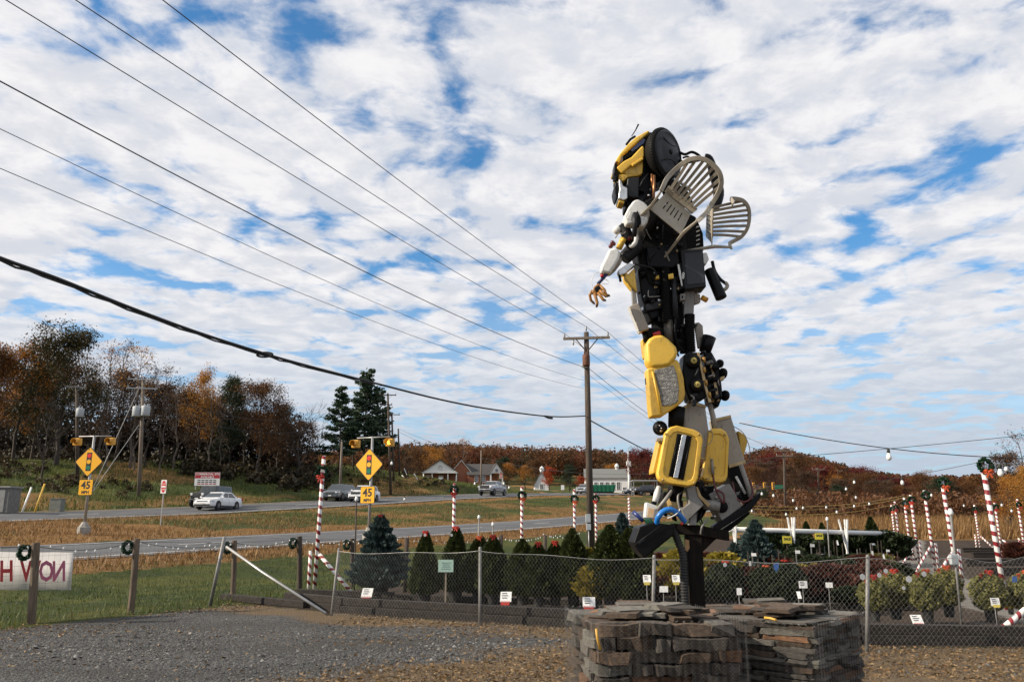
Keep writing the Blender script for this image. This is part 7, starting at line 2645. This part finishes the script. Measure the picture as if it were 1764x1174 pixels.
# ------------------------------------------------------------------ vehicles
TYRE = pm('tyre_rubber', (0.010, 0.010, 0.010), (0.016, 0.016, 0.016), 6, .8)
RIM = pm('alloy_rim', (0.35, 0.35, 0.36), (0.26, 0.26, 0.27), 6, .35, metal=.8)
GLASS = pm('car_glass', (0.016, 0.022, 0.024), (0.024, 0.03, 0.032), 2, .06, spec=.9)
LAMP = pm('headlamp', (0.62, 0.63, 0.64), (0.5, 0.5, 0.52), 9, .12)
TAIL = pm('tail_lamp', (0.35, 0.012, 0.012), (0.3, 0.01, 0.01), 9, .2)
TRIM = pm('black_trim', (0.012, 0.012, 0.013), (0.018, 0.018, 0.019), 6, .5)
PLATEM = pm('plate_white', (0.6, 0.6, 0.58), (0.5, 0.5, 0.5), 9, .4)


def vehicle(loc, heading, paint, p, label, name='parked_car', cat='car', group='vehicles on the roads'):
    """p: dict of proportions in metres; x forward, y to the left"""
    root = thing(name, loc, label, cat, group, heading)
    L, Wd, Hh = p['L'] / 2, p['W'] / 2, p['H']
    zb, hood, belt, tail = p['zb'], p['hood'], p['belt'], p['tail']
    wb, wr, rr_, rb = p['wsb'], p['wsr'], p['rfr'], p['rbb']   # windscreen base, roof front, roof rear, rear glass base (x)
    prof = p.get('st') or [(L, .80, zb + .10, hood * .70), (L - .10, .90, zb + .02, hood * .86), (L - .45, .97, zb, hood * .95), (wb + .15, 1.0, zb, hood), (wb - .15, 1.0, zb, belt), (0, 1.0, zb, belt), (rb + .1, 1.0, zb, belt), (rb - .2, .99, zb, tail), (-L + .35, .96, zb, tail * .99), (-L + .06, .90, zb + .05, tail * .96), (-L, .82, zb + .14, tail * .82)]
    mb = MB()
    vs, fs = [], []
    sec = [(.55, 0, 0), (.93, 0, .02), (1.0, .18, 0), (1.0, .55, 0), (.97, .86, 0), (.90, .985, 0), (.55, 1.0, .012), (0, 1.0, .025)]
    full = sec + [(-a, b, c) for a, b, c in reversed(sec[:-1])]
    m = len(full)
    for (x, w, z0, z1) in prof:
        for a, b, c in full:
            vs.append((x, a * w * Wd, z0 + (z1 - z0) * b + c))
    for i in range(len(prof) - 1):
        for k in range(m):
            fs.append((i * m + k, i * m + (k + 1) % m, (i + 1) * m + (k + 1) % m, (i + 1) * m + k))
    fs += [tuple(range(m)), tuple(reversed(range((len(prof) - 1) * m, len(prof) * m)))]
    mb.add(vs, fs, 0, True)
    body = kid('body', mb, paint, root, .02, fix=True)
    # wheel arches and wheels
    r = p['wr']
    for x in p['wx']:
        for sg in (1, -1):
            y = sg * (Wd - .10)
            arch = MB().lathe([(0, 0), (r * 1.13, 0), (r * 1.13, -.16), (0, -.16)], (x, sg * (Wd + .006), r), (0, sg, 0), 22, smooth=False)
            kid('wheel_arch', arch, TRIM, body)
            w = MB().lathe([(r * .62, .0), (r * .66, .012), (r * .93, .018), (r, -.02), (r, -.17), (r * .93, -.2), (r * .3, -.2)], (x, sg * (Wd + .012), r), (0, sg, 0), 22)
            wh = kid('wheel', w, TYRE, root)
            rim = MB().lathe([(0, -.02), (r * .12, -.015), (r * .62, .004)], (x, sg * (Wd + .012), r), (0, sg, 0), 20)
            kid('rim', rim, pm('rim_dark', (.06, .06, .065), (.04, .04, .045), 6, .5, metal=.5), wh)
            sp_ = MB()
            for k in range(5):
                a = k * 2 * math.pi / 5 + .3
                c = Vector((x, sg * (Wd + .018), r))
                e = c + Vector((math.cos(a), 0, math.sin(a))) * r * .6
                sp_.bar(c, e, r * .2, .02, up=(0, 1, 0))
            kid('spokes', sp_, RIM, wh)
    # glasshouse
    yb, yr = Wd * .90, Wd * p.get('tum', .74)
    zr = Hh - .03
    base = [(wb, yb * .93), (wb - .25, yb), (rb + .25, yb), (rb, yb * .93)]
    roof = [(wr, yr * .92), (wr - .2, yr), (rr_ + .2, yr), (rr_, yr * .92)]
    zbelt = belt - .04
    ring0 = [(x, y, zbelt) for x, y in base] + [(x, -y, zbelt) for x, y in reversed(base)]
    ring1 = [(x, y, zr - .05) for x, y in roof] + [(x, -y, zr - .05) for x, y in reversed(roof)]
    ring2 = [(x * .98, y * .86, zr) for x, y in roof] + [(x * .98, -y * .86, zr) for x, y in reversed(roof)]
    n = 8
    fs = []
    for a in (0, n):
        fs += [(a + i, a + (i + 1) % n, a + n + (i + 1) % n, a + n + i) for i in range(n)]
    fs += [tuple(range(2 * n, 3 * n))]
    cab = kid('cabin', MB().add(ring0 + ring1 + ring2, fs, 0, False), p.get('cabmat') or paint, root, .03, fix=True)

    def pane(nm, q, out, parent=cab, mat=GLASS, th=.008):
        q = [Vector(v) + Vector(out) * .006 for v in q]
        kid(nm, MB().prism(q, Vector(out) * -th), mat, parent, fix=True)

    def lerp3(a, b, t):
        return tuple(a[i] + (b[i] - a[i]) * t for i in range(3))
    z0_, z1_ = .06, .94
    # windscreen and rear glass
    A, B = (wb, yb * .93, zbelt), (wr, yr * .92, zr - .05)
    up_ = Vector((wr - wb, 0, zr - zbelt)).normalized()
    nrm = Vector((-up_.z * -1, 0, -up_.x)) if True else None
    nf = Vector((zr - zbelt, 0, wb - wr)).normalized()
    pane('windscreen', [lerp3(A, B, z0_ + .08), (lerp3(A, B, z0_ + .08)[0], -lerp3(A, B, z0_ + .08)[1], lerp3(A, B, z0_ + .08)[2]), (lerp3(A, B, z1_)[0], -lerp3(A, B, z1_)[1] * .97, lerp3(A, B, z1_)[2]), (lerp3(A, B, z1_)[0], lerp3(A, B, z1_)[1] * .97, lerp3(A, B, z1_)[2])], nf)
    A, B = (rb, yb * .93, zbelt), (rr_, yr * .92, zr - .05)
    nr = Vector((-(zr - zbelt), 0, rr_ - rb)).normalized()
    pane('rear_window', [lerp3(A, B, .15), (lerp3(A, B, .15)[0], -lerp3(A, B, .15)[1], lerp3(A, B, .15)[2]), (lerp3(A, B, z1_)[0], -lerp3(A, B, z1_)[1], lerp3(A, B, z1_)[2]), lerp3(A, B, z1_)], nr)
    # side windows, split by pillars
    for sg in (1, -1):
        b0, b1 = (wb - .25, sg * yb, zbelt), (rb + .25, sg * yb, zbelt)
        r0, r1 = (wr - .2, sg * yr, zr - .05), (rr_ + .2, sg * yr, zr - .05)
        ns = Vector((0, sg * (zr - zbelt), yb - yr)).normalized()
        cuts = p.get('cuts', [(.0, .46), (.50, .97)])
        for (a, b) in cuts:
            lo0, lo1 = lerp3(b0, b1, a), lerp3(b0, b1, b)
            hi0, hi1 = lerp3(r0, r1, a), lerp3(r0, r1, b)
            pane('side_window', [lerp3(lo0, hi0, .12), lerp3(lo1, hi1, .12), lerp3(lo1, hi1, .93), lerp3(lo0, hi0, .93)], ns)
        mz = zbelt + .08
        kid('mirror', MB().box((wb - .22, sg * (Wd + .09), mz), (.10, .20, .14)), p.get('mirmat') or paint, root, .03)
        for hx in p.get('handles', ()):
            kid('door_handle', MB().box((hx, sg * (Wd + .004), belt * .90), (.18, .02, .035)), p.get('hmat') or paint, root, .006)
        for dx in p.get('doors', ()):
            kid('door_seam', MB().box((dx, sg * (Wd + .0005), (zb + belt) / 2 + .1), (.012, .006, (belt - zb) * .72)), TRIM, body)
        kid('sill', MB().box((0, sg * (Wd * .985), zb + .06), (p['wx'][0] - p['wx'][1] - 2.3 * r, .04, .10)), TRIM, body, .01)
        # lamps
        hl = p['hl']
        kid('headlight', MB().box((L - hl[0], sg * Wd * hl[1], hl[2]), hl[3], Matrix.Rotation(-sg * hl[4], 3, 'Z')), LAMP, root, .03)
        kid('tail_light', MB().box((-L + .06, sg * Wd * .80, tail * .84), (.12, .30, .18)), TAIL, root, .02)
    gr = p['grille']
    kid('grille', MB().box((L - gr[0], 0, gr[1]), (.06, gr[2], gr[3])), p.get('grmat') or TRIM, root, .02)
    kid('bumper', MB().box((L - .04, 0, zb + .14), (.16, Wd * 1.55, .13)), p.get('bmp') or TRIM, root, .03)
    kid('number_plate', MB().box((L + .05, 0, zb + .24), (.02, .34, .12)), PLATEM, root, .004)
    if p.get('bed'):
        x0, x1 = p['bed']
        mbd = MB()
        for sg in (1, -1):
            mbd.box(((x0 + x1) / 2, sg * (Wd * .93), belt + .02), (abs(x1 - x0), .14, .10))
        mbd.box((x1, 0, belt - .02), (.08, Wd * 1.8, .20))
        kid('bed_rail', mbd, paint, root, .02)
        kid('bed_floor', MB().box(((x0 + x1) / 2, 0, belt + .004), (abs(x1 - x0) - .1, Wd * 1.6, .02)), TRIM, root)
    return root


def carpaint(name, c):
    return pm(name, c, tuple(v * .93 for v in c), 2, .22, coat=.6, spec=.5)


SEDAN = dict(L=4.84, W=1.83, H=1.45, zb=.20, hood=.86, belt=.95, tail=1.02, wsb=1.22, wsr=.38, rfr=-1.05, rbb=-1.85, wr=.335, wx=(1.42, -1.38), hl=(.22, .78, .66, (.42, .30, .12), .55), grille=(.03, .62, 1.0, .10), handles=(.1, -.95), doors=(.95, -.12, -1.05), cuts=[(.02, .42), (.46, .92)])
SUVP = dict(L=4.77, W=1.84, H=1.70, zb=.26, hood=1.05, belt=1.12, tail=1.12, wsb=1.15, wsr=.45, rfr=-1.95, rbb=-2.25, wr=.37, wx=(1.45, -1.42), hl=(.18, .78, .86, (.34, .34, .16), .4), grille=(.02, .80, 1.05, .26), handles=(.0, -1.0), doors=(.95, -.12, -1.1), cuts=[(.02, .34), (.37, .68), (.71, .96)], tum=.76)
VANP = dict(SUVP, L=5.1, W=1.98, H=1.75, zb=.20, hood=1.0, belt=1.05, tail=1.10, wsb=1.65, wsr=.72, rfr=-2.15, rbb=-2.45, grille=(.02, .66, 1.0, .18), hl=(.25, .76, .78, (.5, .32, .15), .6))
JEEP = dict(L=4.4, W=1.88, H=1.86, zb=.42, hood=1.16, belt=1.22, tail=1.2, wsb=.72, wsr=.48, rfr=-2.0, rbb=-2.12, wr=.42, wx=(1.42, -1.32), hl=(.0, .56, 1.02, (.10, .22, .22), 0), grille=(.0, 1.0, 1.1, .36), handles=(-.1,), doors=(.6, -.3), cuts=[(.02, .36), (.40, .66), (.70, .97)], tum=.84,
            st=[(2.2, .62, .55, 1.12), (2.1, .66, .50, 1.18), (1.0, .80, .46, 1.22), (.75, .98, .42, 1.23), (-2.0, .98, .42, 1.22), (-2.18, .94, .48, 1.18)])
TRUCK = dict(L=6.2, W=2.05, H=1.98, zb=.50, hood=1.36, belt=1.40, tail=1.40, wsb=1.35, wsr=.72, rfr=-1.05, rbb=-1.25, wr=.43, wx=(2.0, -1.85), hl=(.04, .82, 1.08, (.18, .30, .26), .25), grille=(.0, 1.05, 1.35, .42), handles=(.1, -.75), doors=(1.2, -.05, -1.1), cuts=[(.02, .48), (.53, .97)], bed=(-1.35, -3.02), tum=.80)
WHITEC = carpaint('white_car_paint', (.74, .75, .76))
BLACKC = carpaint('black_car_paint', (.012, .013, .014))
GREYC = carpaint('slate_car_paint', (.055, .068, .08))
SILVC = carpaint('silver_car_paint', (.36, .38, .41))
HEAD = math.atan2(-TY, -TX)


def on_far(px, d, q):
    """put wheels on the far road surface, near image column px"""
    x = P(px, 880, d).x
    for _ in range(8):
        qq, f = qf(x, d)
        d += (q - qq) * .5
        x = P(px, 880, d).x
    return Vector((x, d, Hs(x, d) + .022))


def hd(extra):
    return HEAD + math.radians(extra)


vehicle(on_far(375, 70, 29.0), hd(14), WHITEC, SEDAN, 'white sedan driving left on the far road')
vehicle(on_far(362, 78, 32.2), hd(14), BLACKC, JEEP, 'black boxy off-roader half hidden behind the white sedan', cat='car')
vehicle(on_far(584, 104, 32.0), hd(14), GREYC, VANP, 'slate grey minivan left of the near warning sign')
vehicle(on_far(626, 98, 29.0), hd(14), WHITEC, dict(SUVP, grmat=TRIM), 'white sport utility car behind the speed plate')
vehicle(on_far(849, 120, 28.4), hd(6), SILVC, TRUCK, 'silver pickup truck with a big grille in front of the brick building', 'pickup_truck', 'pickup')
vehicle(on_far(1006, 165, 28.0), hd(8), SILVC, SUVP, 'silver grey car just left of the tall utility pole')
for px, d, hh, lab, pt, pr in ((1094, 168, 1.2, 'dark car parked under the canopy right of the white church', GREYC, SEDAN), (1116, 160, 1.4, 'dark pickup parked at the canopy beside the statue', BLACKC, TRUCK)):
    g = G(px, d)
    vehicle(g + Vector((0, 0, .02)), math.pi + hh * .3, pt, pr, lab, group='cars parked by the church')

# ------------------------------------------------------------------ buildings
BRICK = pm('brick_wall', (.30, .115, .06), (.24, .09, .05), 9, .9, .3, 40)
SHING = pm('dark_shingle', (.045, .042, .042), (.065, .06, .058), 6, .9, .3, 40)
GSHING = pm('grey_shingle', (.17, .175, .17), (.13, .135, .13), 6, .9, .3, 40)
WSID = pm('white_siding', (.74, .74, .72), (.68, .68, .66), 4, .6)
WINM = pm('window_pane', (.04, .05, .055), (.07, .08, .085), 3, .12, spec=.8)


def gable_roof(mb, x0, x1, y0, y1, ez, rz_, axis='y', over=.25, th=.14):
    """two pitched planes with thickness; ridge runs along axis"""
    for sg in (-1, 1):
        if axis == 'y':
            xc = (x0 + x1) / 2
            xe = (x1 + over) if sg > 0 else (x0 - over)
            sl_ = (rz_ - ez) / ((x1 - x0) / 2)
            q = [(xc, y0 - over, rz_), (xe, y0 - over, ez - sl_ * over), (xe, y1 + over, ez - sl_ * over), (xc, y1 + over, rz_)]
        else:
            yc = (y0 + y1) / 2
            ye = (y1 + over) if sg > 0 else (y0 - over)
            sl_ = (rz_ - ez) / ((y1 - y0) / 2)
            q = [(x0 - over, yc, rz_), (x1 + over, yc, rz_), (x1 + over, ye, ez - sl_ * over), (x0 - over, ye, ez - sl_ * over)]
        mb.prism(q, (0, 0, th))
    return mb


def gable_wall(mb, x0, x1, y0, y1, z0, ez, rz_, axis='y'):
    if axis == 'y':
        xc = (x0 + x1) / 2
        mb.prism([(x0, y0, z0), (x1, y0, z0), (x1, y0, ez), (xc, y0, rz_), (x0, y0, ez)], (0, y1 - y0, 0))
    else:
        yc = (y0 + y1) / 2
        mb.prism([(x0, y0, z0), (x0, y1, z0), (x0, y1, ez), (x0, yc, rz_), (x0, y0, ez)], (x1 - x0, 0, 0))
    return mb


def window(root, x, z, w, h, y=0.0, nx=2, nz=3, frame=WSID):
    """frame with glazing bars standing proud of the wall at plane y (facing -y)"""
    fr = MB()
    t = .09
    for xx_ in (-w / 2, w / 2):
        fr.box((x + xx_, y - .03, z), (t, .08, h + t))
    for zz_ in (-h / 2, h / 2):
        fr.box((x, y - .03, z + zz_), (w - t, .08, t))
    wn = kid('window', fr, frame, root)
    kid('pane', MB().box((x, y - .012, z), (w - t, .012, h - t)), WINM, wn)
    bars = MB()
    for i in range(1, nx):
        bars.box((x - w / 2 + w * i / nx, y - .03, z), (.04, .03, h - t))
    for i in range(1, nz):
        bars.box((x, y - .032, z - h / 2 + h * i / nz), (w - t, .03, .04))
    kid('glazing_bars', bars, frame, wn)
    return wn


# brick meeting house with a white columned porch
d = 190.0
k_ = d / 1400 * .976
g = G(790, d)
gz = P(790, 834, d).z
root = thing('brick_building', (g.x, d, gz), 'brick building with a white pedimented porch and dark roof beyond the road', 'building', None, math.radians(6))


def bx_(px):
    return (px - 790) * k_


base_slab = MB().box((bx_(792), 6, -1.2), (19.5, 17, 2.4))
kid('foundation', base_slab, pm('foundation', (.25, .24, .22), (.2, .19, .18), 4, .9), root)
# porch
x0, x1 = bx_(727), bx_(785)
po = kid('porch_roof', gable_roof(MB(), x0, x1, -4.5, 5, 2.55, 5.25, 'y', .3), SHING, root, fix=True)
kid('pediment', MB().prism([(x0, -4.4, 2.55), (x1, -4.4, 2.55), ((x0 + x1) / 2, -4.4, 5.15)], (0, .2, 0)), WSID, po, fix=True)
kid('fascia', MB().box(((x0 + x1) / 2, -4.45, 2.45), (x1 - x0 + .5, .3, .28)), WSID, po)
kid('pediment_vent', MB().lathe([(0, 0), (.45, 0), (.5, .03), (.5, .08)], ((x0 + x1) / 2, -4.42, 3.55), (0, -1, 0), 18), pm('vent_grey', (.6, .6, .58), (.5, .5, .48), 5, .6), po)
for t in (.02, .27, .73, .98):
    kid('column', MB().tube([(x0 + (x1 - x0) * t, -4.2, 0), (x0 + (x1 - x0) * t, -4.2, 2.35)], [.16, .13], 10), WSID, root)
    kid('column_base', MB().box((x0 + (x1 - x0) * t, -4.2, .1), (.45, .45, .2)), WSID, root)
kid('wall', MB().box(((x0 + x1) / 2 + .2, 1.0, 1.25), (x1 - x0 - .6, 4, 2.5)), BRICK, root)
window(root, x0 + 1.3, 1.35, .8, 1.3, -1.0)
kid('door', MB().box(((x0 + x1) / 2 + .3, -1.03, 1.0), (1.2, .06, 2.0)), WSID, root)
kid('notice_case', MB().box((bx_(757), -4.6, .7), (.9, .12, 1.3)), pm('notice_white', (.6, .62, .66), (.5, .52, .56), 5, .5), root)
# main brick gable and wing
xa, xb = bx_(771), bx_(817)
kid('wall', gable_wall(MB(), xa, xb, 2, 12, 0, 1.9, 5.6), BRICK, root, fix=True)
rf = kid('roof', gable_roof(MB(), xa, xb, 2.05, 12, 2.0, 5.68, 'y', .18), SHING, root, fix=True)
vg = MB()
xm = (xa + xb) / 2
for sg in (-1, 1):
    e = xb if sg > 0 else xa
    vg.bar((xm, 1.82, 5.66), (e + sg * .15, 1.82, 1.95), .07, .3, up=(0, 1, 0))
kid('verge_board', vg, WSID, rf)
xc, xd_ = bx_(806), bx_(858)
kid('wall', MB().box(((xc + xd_) / 2, 5, 1.2), (xd_ - xc, 8, 2.4)), BRICK, root)
kid('roof', gable_roof(MB(), xc, xd_, 1, 9, 2.35, 4.95, 'x', .35), SHING, root, fix=True)
for t in (.28, .52):
    window(root, xc + (xd_ - xc) * t, 1.3, .75, 1.4, 1.0)
# small white pedimented porch at the right end
xe0, xe1 = bx_(843), bx_(866)
pr_ = kid('porch_roof', gable_roof(MB(), xe0, xe1, -1.6, 5, 2.5, 4.9, 'y', .15), SHING, root, fix=True)
kid('pediment', MB().prism([(xe0, -1.5, 2.5), (xe1, -1.5, 2.5), ((xe0 + xe1) / 2, -1.5, 4.8)], (0, .2, 0)), WSID, pr_, fix=True)
kid('pediment_vent', MB().lathe([(0, 0), (.3, 0), (.34, .03), (.34, .08)], ((xe0 + xe1) / 2, -1.52, 3.2), (0, -1, 0), 16), pm('louvre', (.18, .22, .28), (.15, .18, .24), 5, .5), pr_)
for t in (.06, .94):
    kid('column', MB().box((xe0 + (xe1 - xe0) * t, -1.35, 1.2), (.3, .3, 2.4)), WSID, root)
fl_ = thing('flag', (P(862, 822, 186).x, 186, P(862, 822, 186).z), 'small flag on a short staff at the right end of the brick building', 'flag')
kid('staff', MB().tube([(0, 0, -1.6), (-.2, 0, 1.0)], .03, 6), GALV, fl_)
fc = MB()
for i in range(6):
    fc.add([(-.1 - i * .02, -.02 * (i % 2), .9 - i * .17), (.38 - i * .02, .05 * ((i + 1) % 2), .78 - i * .17), (.38 - i * .02, .05 * (i % 2), .60 - i * .17), (-.1 - i * .02, -.02 * ((i + 1) % 2), .73 - i * .17)], [(0, 1, 2, 3)], i % 2)
kid('cloth', fc, [SRED, SIGNW], fl_)

# white church
d = 205.0
k_ = d / 1400 * .976
gx_ = P(1047, 853, d)
root = thing('white_church', (gx_.x, d, gx_.z), 'long white church with tall windows and grey roof right of the tall pole', 'building', None, math.radians(-3))
hw = 38 * k_
eh, rh = 4.35, 5.7
kid('foundation', MB().box((0, 4, -1.0), (2 * hw + .1, 8.1, 2.0)), pm('foundation', (0, 0, 0)), root)
kid('wall', gable_wall(MB(), -hw, hw, 0, 8, 0, eh, rh + .9, 'x'), WSID, root, fix=True)
kid('roof', gable_roof(MB(), -hw, hw, 0, 8, eh, rh + 1.0, 'x', .3), GSHING, root, fix=True)
for px in (1017, 1027, 1037, 1046.5, 1056.5, 1066):
    window(root, (px - 1047) * k_, 2.35, .92, 1.9, 0, 2, 4)
window(root, (1076 - 1047) * k_, 1.7, .8, .7, 0, 2, 1)
kid('cupola', MB().lathe([(.45, 0), (.45, .7), (.6, .75), (.55, 1.1), (.25, 1.55), (0, 1.7)], ((1066 - 1047) * k_, 4, rh + .8), (0, 0, 1), 10), WSID, root)
kid('side_door', MB().box((hw + .03, 3.5, 1.1), (.06, 1.1, 2.2)), pm('grey_door', (.3, .3, .3), (.25, .25, .25), 5, .6), root)
# belfry mast in front of the church
b_ = G(1086, 172)
t_ = P(1087.5, 772, 172)
root = thing('church_spire', b_, 'slender white spire mast at the right end of the white church', 'spire')
hh = t_.z - b_.z
kid('shaft', MB().tube([(0, 0, -.3), (0, 0, hh * .62)], [.28, .22], 10), WSID, root)
kid('belfry', MB().box((0, 0, hh * .66), (.9, .9, 1.1)), WSID, root, .05)
kid('spire', MB().tube([(0, 0, hh * .70), (0, 0, hh)], [.30, .02], 8), WSID, root)
# small white house with a cupola
d = 200.0
k_ = d / 1400 * .976
gx_ = P(933, 846, d)
root = thing('white_house', (gx_.x, d, gx_.z), 'small white house with steep gable and round cupola behind the scarlet tree', 'house')
kid('wall', gable_wall(MB(), -1.7, 1.7, 0, 7, -1.5, 1.6, 4.6), WSID, root, fix=True)
kid('roof', gable_roof(MB(), -1.7, 1.7, 0.02, 7, 1.7, 4.7, 'y', .25), GSHING, root, fix=True)
kid('cupola', MB().lathe([(.35, 0), (.35, .9), (.55, 1.1), (.6, 1.5), (.4, 2.0), (0, 2.3)], (.2, 2.5, 4.0), (0, 0, 1), 10), WSID, root)
window(root, 0, 1.2, .8, 1.2, 0)
# green covered skip and canopy by the church
gx_ = G(1038, 178)
root = thing('green_skip', (gx_.x, 178, gx_.z), 'long bright green skip in front of the white church', 'skip')
GRN = pm('skip_green', (.006, .16, .075), (.006, .12, .06), 4, .5)
kid('body', MB().prism([(-2.6, -1, .3), (2.6, -1, .3), (2.9, -1, 1.75), (-2.9, -1, 1.75)], (0, 2, 0)), GRN, root, .03, fix=True)
for i in range(6):
    kid('rib', MB().box((-2.2 + i * .88, -1.05, 1.0), (.12, .1, 1.4)), GRN, root)
for sg in (-1, 1):
    kid('skid', MB().box((0, sg * .7, .12), (5, .16, .36)), TRIM, root)
gx_ = G(1112, 150)
root = thing('metal_canopy', (gx_.x, 150, gx_.z), 'grey flat-roofed metal canopy beside the white church', 'canopy')
kid('roof', MB().box((0, 0, 2.9), (4.6, 3.0, .22)), GALV, root, .02)
for xo in (-2.1, 2.1):
    for yo in (-1.3, 1.3):
        kid('post', MB().box((xo, yo, 1.4), (.12, .12, 2.9)), GALV, root)
# little white roadside board
gx_ = G(970, 140)
t_ = P(970, 836, 140)
root = thing('roadside_board', gx_, 'small white roadside board on two posts left of the tall pole', 'sign')
kid('post', MB().box((0, 0, (t_.z - gx_.z) / 2), (.08, .08, t_.z - gx_.z)), WOODP, root)
kid('board', MB().box((0, -.07, t_.z - gx_.z - .3), (.55, .03, .8)), SIGNW, root)
# overhead signals far right
root = wthing('signal_span', 'distant yellow traffic signals hung on a span wire right of the statue', 'traffic signal')
a, b = P(1285, 836, 120), P(1352, 838, 104)
kid('span_wire', MB().tube([a, b], .03, 5), WIREM, root)
for px in (1298, 1317, 1332):
    p_ = P(px, 836.5, 118 - (px - 1298) * .2)
    h_ = kid('signal_head', MB().box(p_, (.34, .3, .95)), BEAC, root, .04)
    for j in (-1, 0, 1):
        kid('lens', MB().lathe([(0, -.02), (.1, -.015), (.12, 0)], p_ + Vector((0, -.16, j * .28)), (0, 1, 0), 10), TRIM, h_)
p_ = P(1340, 838, 112)
kid('street_name_blade', MB().box(p_, (1.4, .05, .5)), SGRN, root)

# ------------------------------------------------------------------ labels: tell twins apart by their place
ORDN = ['first', 'second', 'third', 'fourth', 'fifth', 'sixth', 'seventh', 'eighth', 'ninth', 'tenth', 'eleventh', 'twelfth', 'thirteenth', 'fourteenth', 'fifteenth', 'sixteenth', 'seventeenth', 'eighteenth', 'nineteenth', 'twentieth', 'twenty-first', 'twenty-second', 'twenty-third', 'twenty-fourth', 'twenty-fifth']
by = {}
for o in bpy.data.objects:
    if o.parent is None and o.get('label'):
        by.setdefault(o['label'], []).append(o)
for lab, os_ in by.items():
    if 1 < len(os_) <= 25:
        os_.sort(key=lambda o: o.location.x / max(o.location.y, .1))
        for i, o in enumerate(os_):
            w = ('left one of two', 'right one of two')[i] if len(os_) == 2 else ('left', 'middle', 'right')[i] + ' one of three' if len(os_) == 3 else ORDN[i] + ' from left'
            words = (lab + ', ' + w).split()
            o['label'] = ' '.join(words) if len(words) <= 16 else ' '.join(lab.split()[:16 - len(w.split())]) + ', ' + w
